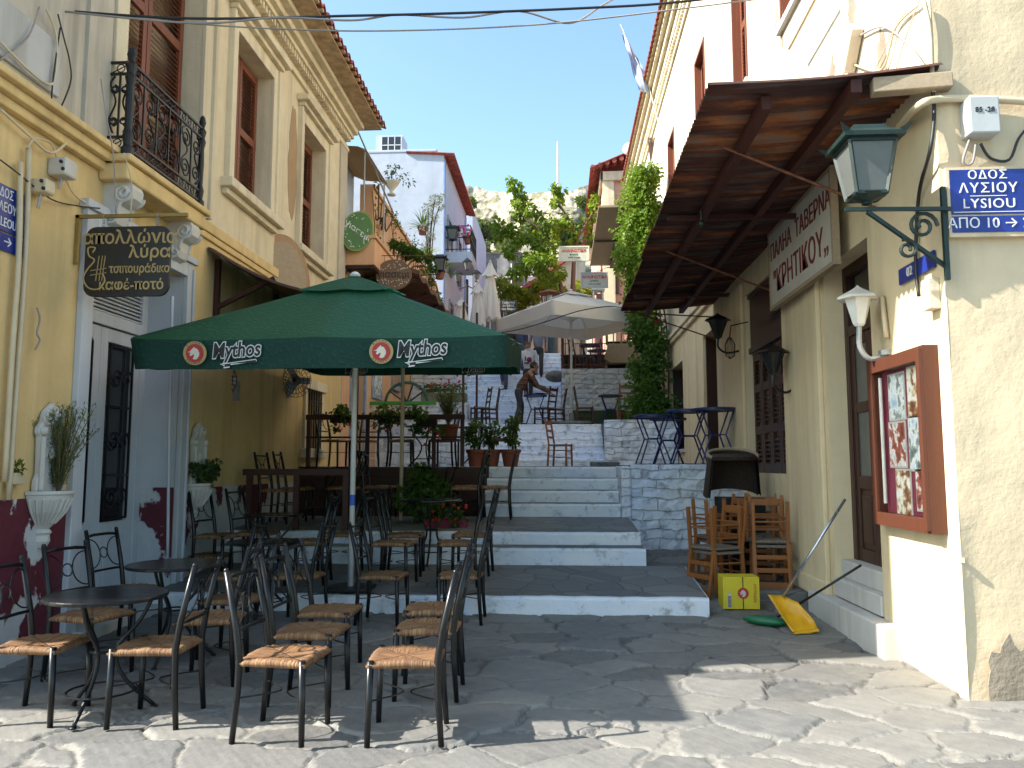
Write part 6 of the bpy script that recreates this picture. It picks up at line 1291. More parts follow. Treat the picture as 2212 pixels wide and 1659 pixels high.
gl.box(1.3, 1.36, 22.3, 22.36, b.z, b.z + .75).box(2.4, 2.46, 22.3, 22.36, b.z, b.z + .75)
for i in range(5): gl.box(1.5 + i * .22, 1.53 + i * .22, 22.31, 22.34, b.z, b.z + .6)
gl.box(1.3, 2.46, 22.3, 22.35, b.z + .6, b.z + .66).build('wooden_screen', M['orange_wood'], label='low brown wooden screen standing on the grey planter', cat='screen')
p = onY(1292, 645, 21.8); ln = thing('white_lantern', 'white candle lantern on a shelf under the lower cafe sign', 'lantern', tuple(p)); x, z = p.x, p.z; fl = MB()
for sx in (-1, 1):
    for sy in (-1, 1): fl.box(x + sx * .13 - .02, x + sx * .13 + .02, 21.8 + sy * .13 - .02, 21.8 + sy * .13 + .02, z - .22, z + .2)
fl.box(x - .18, x + .18, 21.62, 21.98, z + .2, z + .26).box(x - .17, x + .17, 21.63, 21.97, z - .26, z - .22).build('lantern_frame', M['white_metal'], ln, bevel=.01); MB().lathe([(.05, -.22), (.05, -.05), (0, -.04)], (x, 21.8, z), 10).build('candle', M['yellow_plastic'], ln)
MB().box(x - .5, RX, 21.6, 22.0, z - .3, z - .265).build('shelf', M['green_metal'], label='dark green shelf under the white candle lantern', cat='shelf')
sc_ = MB(); q0, q1 = onY(1340, 672, 20.6), onY(1378, 722, 20.6)
def scf(u, v): return (q0.x + (q1.x - q0.x) * u, 20.6 + .03 * math.sin(u * 7), q1.z + (q0.z - q1.z) * v)
sc_.sheet(scf, 8, 4); o = len(sc_.v); sc_.v += [(x, y + .01, z) for x, y, z in sc_.v]; sc_.f += [tuple(i + o for i in f_)[::-1] for f_ in sc_.f]; sc_.build('cloth_strip', M['sign_cream'], label='cream cloth strip hanging between the cream parasol and the ivy', cat='awning')
# dish, antenna, flag
p = onY(1361, 320, 26); D_ = thing('satellite_dish', 'white satellite dish on the right eave', 'dish', tuple(p)); dm = MB().lathe([(.0, 0), (.12, .02), (.24, .08), (.24, .095), (.12, .035), (0, .015)], (0, 0, 0), 24); dm.v = [(p.x + x, 26 + z, p.z + y) for x, y, z in dm.v]; dm.build('reflector', M['white_metal'], D_, smooth=True); MB().tube([(p.x, 26.1, p.z), (p.x + .15, 26.1, p.z - .8)], .025, 6).build('mast', M['grey_metal'], D_)
p0, p1 = onY(1205, 392, 110), onY(1205, 306, 110); MB().tube([(p0.x, 110, p0.z - 4), (p1.x, 110, p1.z)], [.25, .12], 8).build('flagpole', M['white_metal'], label='distant thin white flagpole on the citadel', cat='pole')
fa, fb = onY(1340, 52, 20), onY(1405, 200, 20); FG = thing('flag', 'pale blue and white flag hanging from a pole behind the right eave', 'flag', tuple(fb))
MB().tube([tuple(fb + V3(.25, 0, -1.1)), tuple(fb + V3(-.02, 0, .1)), tuple(fa)], .014, 6).build('flag_pole', M['white_metal'], FG); fm = [MB(), MB()]
nb = 9
for k in range(nb):
    def ff(u, v, k=k):
        s_ = (k + v) / nb; e = fa.lerp(fb, .12 + .85 * u); w_ = .06 + .38 * u
        return tuple(e + V3(w_ * (s_ - .55) * 1.1 - .02, .07 * math.sin(u * 11 + s_ * 5) + .05 * math.sin(s_ * 9), -w_ * s_ * .25))
    mbk = fm[k % 2]; mbk.sheet(ff, 24, 2)
fm[0].build('flag_cloth', simple('flag_blue', (.22, .36, .72), .8), FG, smooth=True); fm[1].build('flag_stripe', M['sign_white'], FG, smooth=True)
# ------------------------------------------------------------ citadel hill
def hillz(x, y): 
    b = 5.0 + max(0, y - 36) * .13 + max(0, y - 62) * .42; return b + 2.5 * mnoise.noise(Vector((x * .05, y * .05, 2)))
hm = MB(); hm.sheet(lambda u, v: (-70 + 130 * u, 44 + 72 * v, hillz(-70 + 130 * u, 44 + 72 * v) - (3 if v == 0 else 0)), 60, 40)
def rockmat():
    t = NT('citadel_rock'); n = t.noise(.16, 9, .65); f = t.noise(1.1, 8, .7); g = t.ramp(t.noise(.3, 7, .7), [(.5, 0.), (.56, 1.)])
    col = t.mix(n, (.33, .27, .19), (.52, .47, .39)); col = t.mix(t.math('MULTIPLY', t.ramp(f, [(.36, 1.), (.52, 0.)]), .8), col, (.12, .095, .065))
    s = t.sep(t.co()); col = t.mix(t.math('MULTIPLY', g, .75), col, (.09, .105, .05))
    return t.fin(col, .95, t.bump(t.math('ADD', n, f), .9, .5))
M['rock'] = rockmat(); hm.build('hill', M['rock'], smooth=True, kind='structure')
cw = MB(); prof = [(930, 470), (985, 405), (1000, 402), (1040, 405), (1055, 412), (1110, 418), (1120, 424), (1150, 416), (1190, 412), (1212, 420), (1225, 412), (1290, 396), (1380, 380), (1500, 360)]
def ptop(px):
    for (a, b), (c, d) in zip(prof, prof[1:]):
        if a <= px <= c: return b + (d - b) * (px - a) / (c - a)
    return 400
def cwf(u, v):
    px = 930 + 560 * u; Y = 112 + 6 * math.sin(u * 9); t_ = onY(px, ptop(px) + 3 * mnoise.noise(Vector((px * .11, 0, 0))), Y); b_ = onY(px, 520, Y - 7); p = b_.lerp(t_, v)
    k = mnoise.noise(Vector((p.x * .35, p.z * .35, 1))) * 1.6 + mnoise.noise(Vector((p.x * 1.1, p.z * 1.1, 5))) * .5
    return (p.x, p.y + k * (1.3 if v < .6 else .5), p.z)
cw.sheet(cwf, 220, 60); o = 221 * 60; top = [o + i for i in range(221)]; m0 = len(cw.v)
for i in top: x, y, z = cw.v[i]; cw.v.append((x, y + 5, z - .2))
for i in range(220): cw.f.append((top[i], top[i + 1], m0 + i + 1, m0 + i))
cw.build('citadel_wall', M['rock'], label='sunlit pale stone citadel wall and cliff on the skyline', cat='wall')
# netted fence below the hill
NF = thing('netted_fence', 'grey netted wall with white frame behind the closed parasols', 'fence', (-4, 46, 6)); a, b = onY(1000, 650, 46), onY(1185, 545, 46)
MB().sheet(lambda u, v: (a.x + (b.x - a.x) * u, 46 + .1 * math.sin(u * 20), 5 + (b.z - 5) * v), 30, 12).build('netting', simple('grey_netting', (.14, .14, .14), .95, .35, 3), NF); nt = MB()
for px, py in ((1005, 548), (1075, 600), (1105, 570), (1165, 560)): q = onY(px, py, 45.9); nt.tube([(q.x, 45.85, 5), (q.x, 45.85, q.z)], .04, 6)
for py in (600, 622): q0, q1 = onY(1060, py, 45.8), onY(1165, py - 3, 45.8); nt.tube([q0, q1], .035, 6)
nt.build('net_frame', M['white_metal'], NF)
MB().sheet(lambda u, v: (a.x + (b.x - a.x) * u, 46 + 1.6 * v, b.z + .02 + .06 * math.sin(u * 50)), 30, 2).build('net_top', M['white_stone'], NF)
# ------------------------------------------------------------ vegetation
def crown(mb, blobs, n, L, w, seed, droop=.3, shell=.55):
    r = random.Random(seed); tot = sum(b[1] ** 2 for b in blobs)
    for (c, rad) in blobs:
        for _ in range(int(n * rad * rad / tot)):
            d = V3(r.gauss(0, 1), r.gauss(0, 1), r.gauss(0, 1)).normalized(); q = rad * (shell + (1 - shell) * r.random()) if r.random() < .8 else rad * r.random()
            p = V3(c) + V3(d.x * q, d.y * q, d.z * q * .85)
            dd = (d + V3(r.gauss(0, .6), r.gauss(0, .6), r.gauss(-droop, .6))).normalized(); s_ = r.uniform(.65, 1.25)
            mb.leaf(p, dd, (r.gauss(0, .5), r.gauss(0, .5), 1), L * s_, w * s_)
    return mb
# centre tree: pruned limbs with leafy tufts
TRc = thing('leafy_tree', 'pruned tree with bright green leafy limbs at the top of the stairs', 'tree', (0, 30, 5.5)); Yt = 30
def q_(px, py, dy=0): return onY(px, py, Yt + dy)
limbs = [[(1222, 660), (1212, 620), (1200, 575), (1180, 545), (1150, 520), (1115, 500), (1085, 505)], [(1200, 575), (1195, 530), (1180, 480), (1150, 445), (1120, 420), (1105, 385)], [(1195, 530), (1175, 500), (1130, 470), (1110, 440)],
         [(1236, 660), (1238, 610), (1240, 560), (1245, 520), (1232, 480), (1210, 445), (1195, 420), (1205, 395)], [(1245, 520), (1262, 490), (1280, 460), (1290, 435)], [(1200, 575), (1185, 570), (1160, 560), (1125, 560)], [(1195, 540), (1190, 510), (1200, 480)], [(1240, 540), (1270, 520), (1290, 515)]]
tk = MB()
for i, l in enumerate(limbs):
    n = len(l); dy0 = [0, -.4, .5, .1, .3, -.6, .2, .4][i]; r0 = .10 if i in (0, 3) else .055
    tk.tube(smoothpts([q_(x, y, dy0 * k / n) for k, (x, y) in enumerate(l)], 3), [r0 + (.018 - r0) * k / ((n - 1) * 3) for k in range((n - 1) * 3 + 1)], 8)
tk.build('trunk', M['bark'], TRc, smooth=True)
bl = []; rr = random.Random(8)
for i, l in enumerate(limbs):
    st = 3 if i in (0, 3) else 1; dy0 = [0, -.4, .5, .1, .3, -.6, .2, .4][i]
    for k in range(st, len(l)):
        for f in (0, .5):
            if k + 1 < len(l) or f == 0:
                x = l[k][0] + (l[min(k + 1, len(l) - 1)][0] - l[k][0]) * f; y = l[k][1] + (l[min(k + 1, len(l) - 1)][1] - l[k][1]) * f
                bl.append((q_(x + rr.uniform(-10, 10), y + rr.uniform(-8, 10), dy0 + rr.uniform(-.25, .25)), rr.uniform(.16, .30)))
for x, y in ((1130, 585), (1100, 545), (1165, 535), (1150, 560), (1115, 590), (1190, 555), (1205, 590), (1075, 480), (1120, 520), (1170, 590), (1190, 610)): bl.append((q_(x, y, rr.uniform(-.5, .3)), rr.uniform(.22, .34)))
crown(MB(), bl, 3300, .20, .145, 4, .6, .35).build('crown', M['leaf_bright'], TRc)
def bush(name, label, blobs, n, L, w, mat, cat='shrub', group=None, stems=None, seed=1, droop=.1):
    t = thing(name, label, cat, tuple(blobs[0][0]), 0, group); crown(MB(), blobs, n, L, w, seed, droop).build('foliage', M[mat], t)
    s_ = MB(); z0 = min(b[0][2] - b[1] for b in blobs); c = blobs[0][0]
    for i, b in enumerate(blobs[:6]): s_.tube(smoothpts([(c[0] + .1 * i * .3, c[1], (stems if stems is not None else z0)), ((c[0] + b[0][0]) / 2, (c[1] + b[0][1]) / 2, (z0 + b[0][2]) / 2), tuple(b[0])], 3), .02 if L < .2 else .06, 5)
    s_.build('stems', M['stem'], t); return t
def pb(lst, Y): return [(onY(x, y, Y + d), r * Y / 1720) for x, y, r, d in lst]
rr = random.Random(12)
for i, (x, y, rp, Y, mat, lab) in enumerate([(1050, 500, 38, 88, 'leaf_olive', 'rounded olive green tree on the slope left of the leafy tree'), (1000, 470, 30, 92, 'leaf_dark', 'dark tree on the slope beside the white house eave'), (985, 520, 26, 80, 'leaf_dark', 'dark green tree on the slope behind the white annex'), (1090, 540, 34, 78, 'leaf_olive', 'pale olive bush low on the slope behind the leafy tree'),
        (1150, 500, 34, 90, 'leaf_olive', 'olive green tree on the slope seen through the leafy tree'), (1225, 500, 30, 88, 'leaf_dark', 'dark tree on the slope between the two limbs of the leafy tree'), (1030, 545, 26, 74, 'leaf_olive', 'olive shrub above the netted wall'), (1260, 440, 16, 100, 'leaf_dark', 'small dark shrub high on the citadel cliff'), (1015, 440, 12, 104, 'leaf_dark', 'small shrub clinging to the cliff near the white house')]):
    bls = pb([(x + rr.uniform(-.6, .6) * rp, y + rr.uniform(-.55, .5) * rp, rp * rr.uniform(.35, .62), rr.uniform(-2, 2)) for _ in range(9)], Y); bush('slope_tree', lab, bls, 1500 if rp > 20 else 500, .55, .34, mat, 'tree', 'trees on the citadel slope', None, i)
for i, (x, y, rp, lab) in enumerate([(1095, 620, 24, 'lime green shrub behind the black tavern board'), (1135, 640, 28, 'lime green shrub left of the patio heater'), (1165, 615, 20, 'lime green shrub in front of the small cream house'), (1215, 640, 24, 'lime green shrub at the foot of the leafy tree'), (1260, 625, 22, 'lime green shrub under the upper cafe sign'), (1110, 668, 22, 'lime green shrub left of the cream parasol tip')]):
    bls = pb([(x + rr.uniform(-.8, .8) * rp, y + rr.uniform(-.5, .7) * rp, rp * rr.uniform(.4, .6), rr.uniform(-.5, .5)) for _ in range(7)], 34); bush('lime_shrub', lab, bls, 900, .17, .11, 'leaf_lime', 'shrub', 'lime green shrubs', 5.2, i + 20)
# ivy on the right
IV = thing('ivy', 'tall climbing ivy cascading down the right wall from the eave to the terrace', 'climber', (2.2, 19.5, 2.6)); bls = []
pth = [(1395, 365, 20), (1385, 395, 26), (1380, 425, 30), (1392, 455, 32), (1385, 485, 34), (1390, 515, 32), (1382, 545, 28), (1378, 575, 26), (1380, 605, 24), (1384, 640, 22), (1390, 680, 20), (1396, 712, 26), (1404, 745, 27), (1402, 780, 26), (1398, 815, 26), (1402, 850, 30), (1405, 885, 36), (1412, 905, 34)]
for i, (x, y, rp) in enumerate(pth):
    for _ in range(4): bls.append((onY(x + rr.uniform(-.7, .7) * rp, y + rr.uniform(-12, 12), 18.9 + rr.uniform(-.3, .35)), rp * rr.uniform(.4, .72) * 18.9 / 1720))
for x, y in ((1345, 520), (1335, 545), (1350, 490), (1340, 460), (1360, 560), (1330, 505)): bls.append((onY(x, y, 18.9), .16))
def ivy_leaves(seg, n, L, w, seed):
    r = random.Random(seed); mb = MB(); m = len(seg) - 1
    for _ in range(n):
        t = r.random() * m; i = min(int(t), m - 1); f = t - i; x = seg[i][0] + (seg[i + 1][0] - seg[i][0]) * f; y = seg[i][1] + (seg[i + 1][1] - seg[i][1]) * f; wd = seg[i][2] + (seg[i + 1][2] - seg[i][2]) * f
        k = 1 + .8 * mnoise.noise(Vector((y * .035, 3, seed))); g_ = max(-1.5, min(1.5, r.gauss(0, .62))); dd = r.uniform(-1, 1); c = onY(x + g_ * wd * k, y + r.uniform(-8, 8), 18.9); c.y += dd * .32 * (1.2 - abs(g_) * .5) - .1
        if mnoise.noise(Vector((x * .05 + g_ * 2, y * .045, dd * 1.5 + seed))) < -.08 - (.25 if abs(g_) < .5 else 0): continue
        s_ = r.uniform(.6, 1.25); mb.leaf(c, (g_ * .8 + r.gauss(0, .4), dd * .6 - .5 + r.gauss(0, .4), -.75 + r.gauss(0, .45)), (r.gauss(0, .4), -1, .6), L * s_, w * s_)
    return mb
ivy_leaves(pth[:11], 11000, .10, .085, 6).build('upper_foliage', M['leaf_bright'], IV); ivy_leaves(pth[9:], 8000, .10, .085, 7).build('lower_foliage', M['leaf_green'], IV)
ivy_leaves([(1362, 470, 8), (1345, 510, 10), (1336, 545, 12), (1350, 570, 10)], 700, .09, .07, 9).build('side_tendril', M['leaf_bright'], IV)
vs_ = MB()
for k in range(4): vs_.tube(smoothpts([(2.3 + .1 * k, 19.0 + .1 * k, 2.6), (2.2 + .12 * k, 19.1, 5), (2.35 - .08 * k, 19.0, 7.5), (2.2 + .05 * k, 19.0, 9.6)], 6), .02, 5)
vs_.build('stems', M['bark'], IV)
# climbers and plants on the salmon house
CL = thing('climbing_stems', 'thin bare climbing stems with a few leaves on the salmon wall', 'climber', (LX, 20, 5.5)); cs = MB(); lf = MB(); rr = random.Random(4)
for k in range(9):
    y = 17.6 + k * .95 + rr.uniform(-.3, .3); pts = [(LX + .03, y, 5.6)]
    for j in range(7): pts.append((LX + .03 + .01 * j, pts[-1][1] + rr.uniform(-.25, .3), pts[-1][2] + rr.uniform(.2, .4)))
    cs.tube(smoothpts(pts, 3), .009, 4)
    for p in pts[1:]:
        for _ in range(rr.randint(2, 12)): lf.leaf(V3(p) + V3(rr.uniform(0, .1), rr.uniform(-.25, .25), rr.uniform(-.25, .2)), (rr.uniform(0, 1), rr.gauss(0, 1), rr.gauss(-.3, .7)), (0, 0, 1), .09, .05)
cs.build('stems', M['stem'], CL); lf.build('leaves', M['leaf_green'], CL)
CT = []
for y in np.arange(17.4, 28, .28): CT.append(((LX + .02 + rr.uniform(-.1, .15), y, jtop(y) - rr.uniform(-.05, .35) - (0 if y < 23 else .25)), rr.uniform(.05, .15) * (1 if y > 22 else .4)))
bush('ledge_creeper', 'creeper running along the top edge of the salmon wall', CT, 900, .10, .055, 'leaf_green', 'climber', None, 7.2, 5)
bush('hanging_shrub', 'yellow green hanging shrub between the green and brown oval signs', pb([(800, 560, 16, 0), (812, 590, 20, 0), (800, 610, 18, .1), (822, 600, 16, -.1), (795, 585, 14, 0), (825, 575, 12, .2), (808, 625, 12, 0)], 15.9), 2200, .09, .035, 'leaf_green', 'shrub', None, 5.2, 3, .6)
bush('roof_creeper', 'green creeper growing over the dark reed roof', pb([(850, 528, 10, 1), (868, 535, 12, 1), (890, 545, 13, 1), (905, 556, 12, 1.4), (925, 560, 10, 1.6), (935, 580, 9, 1.8), (880, 550, 12, 1.2)], 17), 1300, .09, .045, 'leaf_green', 'climber', None, 5.8, 9)
def spiky(name, label, c, n, L, potr=.22, mat='leaf_bright', w=.05, group=None):
    t = thing(name, label, 'plant', c, 0, group); pot(t, c, potr, potr * 1.5, 'salmon_plaster' if potr > .3 else 'terracotta'); mb = MB(); r = random.Random(int(c[1] * 10)); b = V3(c) + V3(0, 0, potr * 1.4)
    for _ in range(n):
        a = r.uniform(0, 6.28); e = r.uniform(.15, 1.4); d = V3(math.cos(a) * math.cos(e), math.sin(a) * math.cos(e), math.sin(e)); l = L * r.uniform(.7, 1.1); s_ = d.cross(V3(0, 0, 1)).normalized(); p0 = b; prev = None
        for k in range(5):
            f = k / 4; p = b + d * l * f + V3(0, 0, -.35 * l * f * f); ww = w * (1 - f) * (1 if f > .05 else .7) + .002; cur = (tuple(p - s_ * ww / 2), tuple(p + s_ * ww / 2))
            if prev: mb.add([prev[0], prev[1], cur[1], cur[0]], [(0, 1, 2, 3)])
            prev = cur
    mb.build('leaves', M[mat], t); return t
gS = 'spiky potted plants on the salmon ledge'
for (px, py, Y, L, lab, pr) in ((913, 485, 22.5, .95, 'spiky plant in a pot on the salmon ledge before the white house', .3), (950, 580, 25, 1.0, 'dark spiky palm leaning out beside the wall lantern', .25), (925, 545, 24, .7, 'bright spiky plant spilling over the salmon ledge', .25)):
    p = onX(px, py, LX - .38 if Y < 25 else LX + .35); spiky('spiky_plant', lab, tuple(p + V3(0, 0, -.35)), 60, L, .17, group=gS)
bush('silver_shrub', 'silvery white shrub against the blue white house wall', pb([(925, 450, 13, 0), (940, 430, 13, 0), (950, 445, 10, 0), (935, 470, 12, 0), (918, 490, 10, 0), (930, 510, 10, 0), (955, 425, 8, 0), (920, 530, 10, 0)], 25.5), 800, .09, .04, 'leaf_silver', 'shrub', None, 7.2, 13)
p = onX(846, 398, LX - .15); UR = thing('urn', 'cream stone urn with a trailing plant on top of the salmon wall', 'urn', tuple(p + V3(0, 0, -.6))); MB().lathe([(r_q * .55, z_q * .55) for r_q, z_q in [(.2, 0), (.2, .06), (.08, .14), (.1, .25), (.3, .5), (.36, .62), (.38, .66), (.3, .66), (0, .6)]], tuple(p + V3(0, 0, -.3)), 22).build('urn_body', M['trim_plaster'], UR, smooth=True); crown(MB(), [(tuple(p + V3(.1, 0, .3)), .25), (tuple(p + V3(.4, 0, .1)), .2), (tuple(p + V3(.0, 0, .4)), .18)], 120, .1, .05, 3).build('urn_leaves', M['leaf_olive'], UR)
# pots at the stair head and on the terrace
gP = 'terracotta pots at the stair head'
for (px, py, Y, rpx, hp, fol, lab) in ((1027, 1008, 12.85, 19, 60, 'leaf_green', 'clay pot with a dense dark shrub at the stair head, leftmost of three'), (1062, 1008, 12.9, 19, 50, 'leaf_green', 'clay pot with a small shrub at the stair head, middle of three'), (1103, 1010, 12.8, 21, 68, 'leaf_green', 'clay pot with a tall loose plant at the stair head, rightmost of three')):
    p = onY(px, py, Y); t = thing('potted_plant', lab, 'plant', (p.x, Y, 1.577), 0, gP); r_ = rpx * Y / 1720; h_ = 37 * Y / 1720; pot(t, (p.x, Y, 1.577), r_, h_); zz = 1.577 + h_; H_ = hp * Y / 1720
    crown(MB(), [((p.x + rng.uniform(-.1, .1), Y + rng.uniform(-.1, .1), zz + H_ * f), r_ * rng.uniform(.5, .85)) for f in (.3, .5, .65, .8, .95)], 330, .075, .045, int(px), .1, .3).build('foliage', M[fol], t); st_ = MB()
    for k in range(7): a = k * .9; st_.tube([(p.x + .03 * math.cos(a), Y + .03 * math.sin(a), zz - .05), (p.x + .1 * math.cos(a), Y + .1 * math.sin(a), zz + H_ * .9)], .005, 4)
    st_.build('stems', M['stem'], t)
def feathery(t, b, H, n, spread, L, w, mat, seed):
    r = random.Random(seed); st_ = MB(); lf = MB()
    for _ in range(n):
        a = r.uniform(0, 6.28); s_ = r.uniform(.05, 1) * spread; e = V3(b) + V3(math.cos(a) * s_, math.sin(a) * s_ * .8, H * r.uniform(.6, 1.05)); m_ = V3(b).lerp(e, .5) + V3(-math.cos(a), -math.sin(a), 0) * s_ * .15; pts = smoothpts([V3(b), m_, e], 6); st_.tube(pts, .004, 4)
        for p in pts[3:]:
            for _ in range(7): lf.leaf(p + V3(r.gauss(0, .012), r.gauss(0, .012), r.gauss(0, .02)), (r.gauss(0, 1), r.gauss(0, 1), r.uniform(.2, 1.5)), (0, 0, 1), L * r.uniform(.6, 1.2), w)
    st_.build('stems', M['stem'], t); lf.build('leaves', M[mat], t)
p = onY(968, 949, 12.95); t = thing('potted_plant', 'broad clay pot with a feathery rosemary bush on the upper terrace rail', 'plant', (p.x, 12.95, p.z), 0, None); pot(t, (p.x, 12.95, p.z), .17, .24); feathery(t, (p.x, 12.95, p.z + .2), .62, 34, .42, .06, .012, 'leaf_rosemary', 6); MB().box(p.x - .2, p.x + .2, 12.78, 13.12, p.z - .03, p.z - .001).build('pot_stand', M['rail_wood'], t); MB().beam((p.x - .17, 12.95, 1.576), (p.x - .17, 12.95, p.z - .03), .03, .03).beam((p.x + .17, 12.95, 1.576), (p.x + .17, 12.95, p.z - .03), .03, .03).build('stand_leg', M['rail_wood'], t)
# geraniums hanging on the upper rail
gG = 'geraniums on the terrace rail'
for i, (px, py, lab) in enumerate(((737, 900, 'geranium hanging on the terrace rail left of the parasol pole'), (842, 902, 'geranium hanging on the terrace rail beside the second pole'), (922, 908, 'geranium trailing from the terrace rail near the curved leg table'))):
    p = onY(px, py, 12.6); t = thing('geranium', lab, 'plant', tuple(p), 0, gG); MB().box(p.x - .16, p.x + .16, 12.52, 12.68, p.z - .1, p.z + .02).build('trough', M['soil'], t); bls = [((p.x + rng.uniform(-.22, .22), 12.58 + rng.uniform(-.08, .06), p.z + rng.uniform(-.22, .14)), rng.uniform(.07, .13)) for _ in range(8)]; crown(MB(), bls, 330, .06, .06, 30 + i, .3, .3).build('foliage', M['leaf_green'], t); fl = MB()
    for _ in range(5): fl.ball((p.x + rng.uniform(-.1, .3), 12.5, p.z - rng.uniform(.1, .45)), .022, 6, 5)
    fl.build('flower', M['petal_red'], t)
bush('leafy_bush', 'dark leafy bush under the parasol between the second pole and the stairs', [((-1.85 + dx, 10.95 + dy, 1.05 + dz), r_) for dx, dy, dz, r_ in ((0, 0, .25, .26), (-.2, 0, .1, .22), (.22, 0, .1, .24), (.05, -.15, 0, .25), (-.1, .1, .4, .18), (.3, .05, -.1, .2))], 1500, .085, .055, 'leaf_green', 'bush', None, .83, 44)
t = thing('red_flower_plant', 'red flowering plant low under the glossy round table', 'plant', (-1.6, 10.3, .8)); crown(MB(), [((-1.6, 10.35, .95), .16), ((-1.35, 10.3, .92), .13)], 160, .07, .05, 5).build('foliage', M['leaf_dark'], t); MB().box(-1.75, -1.2, 10.25, 10.45, .8, .9).build('trough', M['maroon_felt'], t); fl = MB()
for _ in range(12): fl.ball((rng.uniform(-1.75, -1.2), 10.22, rng.uniform(.85, 1.1)), .022, 6, 5)
fl.build('flower', M['petal_red'], t)
tf = [((-3.5 + .11 * i, 20.33, 3.5 + rng.uniform(0, .12)), rng.uniform(.07, .13)) for i in range(10)]; bush('trough_geranium', 'red geraniums growing in the mossy trough left of the stairs', tf, 420, .07, .05, 'leaf_green', 'plant', None, 3.45, 31); fl = MB()
for _ in range(16): fl.ball((rng.uniform(-3.5, -2.5), 20.2, rng.uniform(3.6, 3.95)), .03, 6, 5)
fl.build('geranium_flowers', M['petal_red'], label='red geranium flower heads above the mossy trough', cat='flower')
p = onY(1010, 505, 29.3); t = thing('pink_flower_basket', 'pink flowers hanging on the corner of the white house balcony', 'plant', tuple(p)); crown(MB(), [(tuple(p), .22), (tuple(p + V3(-.4, -.05, .1)), .16)], 160, .09, .06, 3).build('foliage', M['leaf_green'], t); fl = MB()
for _ in range(14): fl.ball(tuple(p + V3(rng.uniform(-.45, .2), -.2, rng.uniform(-.1, .3))), .05, 6, 5)
fl.build('flower', M['petal_pink'], t); MB().lathe([(.1, -.4), (.17, -.1)], tuple(p), 12).build('pot', M['terracotta'], t)
# ------------------------------------------------------------ left wall fittings
def basin(label, y, zt, r, ph, seed):
    t = thing('wall_basin', label, 'basin', (LX + .05, y, zt - .4), 0, 'white carved wall basins'); x = LX + .012
    MB().lathe([(.0, -.44), (.04, -.43), (.065, -.38), (.06, -.33), (.075, -.31), (.055, -.28), (.09, -.24), (r * .75, -.14), (r * .95, -.05), (r, -.01), (r * 1.06, 0), (r * 1.06, .025), (r * .95, .025), (r * .85, -.03), (0, -.06)], (x, y, zt), 28, -math.pi / 2, math.pi / 2).build('bowl', M['white_stone'], t, smooth=False, bevel=0)
    rb = MB()
    for k in range(13): a = -math.pi / 2 + math.pi * (k + .5) / 13; rb.tube(smoothpts([(x + .09 * math.cos(a), y + .09 * math.sin(a), zt - .235), (x + r * .77 * math.cos(a), y + r * .77 * math.sin(a), zt - .14), (x + r * .98 * math.cos(a), y + r * .98 * math.sin(a), zt - .04)], 3), .012, 5)
    rb.build('fluting', M['white_stone'], t)
    bpz = MB(); w_ = r * .78; out = [(-w_, 0), (w_, 0), (w_, ph * .15), (w_ * .82, ph * .22), (w_ * .9, ph * .62), (w_ * 1.05, ph * .66), (w_ * 1.0, ph * .72), (w_ * .75, ph * .78), (w_ * .6, ph * .9), (w_ * .25, ph * .96), (0, ph), (-w_ * .25, ph * .96), (-w_ * .6, ph * .9), (-w_ * .75, ph * .78), (-w_ * 1.0, ph * .72), (-w_ * 1.05, ph * .66), (-w_ * .9, ph * .62), (-w_ * .82, ph * .22), (-w_, ph * .15)]
    bpz.prism(out, (x, y, zt), (0, 1, 0), (0, 0, 1), (1, 0, 0), .05); pl_ = bpz.build('back_plate', M['white_stone'], t, bevel=.012); od = MB()
    for s_ in (-1, 1): od.tube([(x + .06, y + s_ * w_ * .78, zt + .03), (x + .06, y + s_ * w_ * .78, zt + ph * .62)], .022, 8).ball((x + .06, y + s_ * w_ * .8, zt + ph * .68), .035, 8, 6).tube(spiral((x + .055, y + s_ * w_ * .4, zt + ph * .84), .07, .012, 0, 1.5 * s_, 16, (0, s_, 0), (0, 0, 1)), .014, 5)
    od.tube(arc((x + .05, y, zt + ph * .4), w_ * .5, 0, math.pi, 14, (0, 1, 0), (0, 0, 1)), .018, 6).ball((x + .05, y, zt + ph * .45), .05, 10, 6, (.6, 1, 1.3)); od.build('carving', M['white_stone'], pl_); return t
wp = onX(32, 1030, LX + .03); wpt_ = thing('wall_pot', 'tiny cream pot fixed to the wall left of the first basin', 'pot', tuple(wp)); MB().box(LX, LX + .07, wp.y - .07, wp.y + .07, wp.z - .06, wp.z + .03).build('pot', M['pvc'], wpt_, bevel=.01); crown(MB(), [((LX + .04, wp.y, wp.z + .07), .05)], 30, .05, .03, 3).build('foliage', M['leaf_green'], wpt_)
basin('white carved wall basin left of the street door, holding a rosemary', 6.28, 1.37, .215, .74, 1); basin('white carved wall basin right of the street door, holding a geranium', 8.95, 1.37, .2, .72, 2)
t = thing('rosemary', 'feathery rosemary growing in the left wall basin', 'plant', (LX + .12, 6.3, 1.36)); feathery(t, (LX + .12, 6.3, 1.34), .72, 44, .3, .055, .009, 'leaf_rosemary', 5)
bush('basin_geranium', 'leafy geranium growing in the right wall basin', [((LX + .12 + dx, 8.95 + dy, 1.48 + dz), r_) for dx, dy, dz, r_ in ((0, 0, 0, .12), (.05, -.15, .05, .1), (.02, .12, .03, .1), (.1, .02, .12, .08), (0, -.2, .08, .07))], 260, .065, .06, 'leaf_dark', 'plant', None, 1.36, 8)
lxp = LX + .05
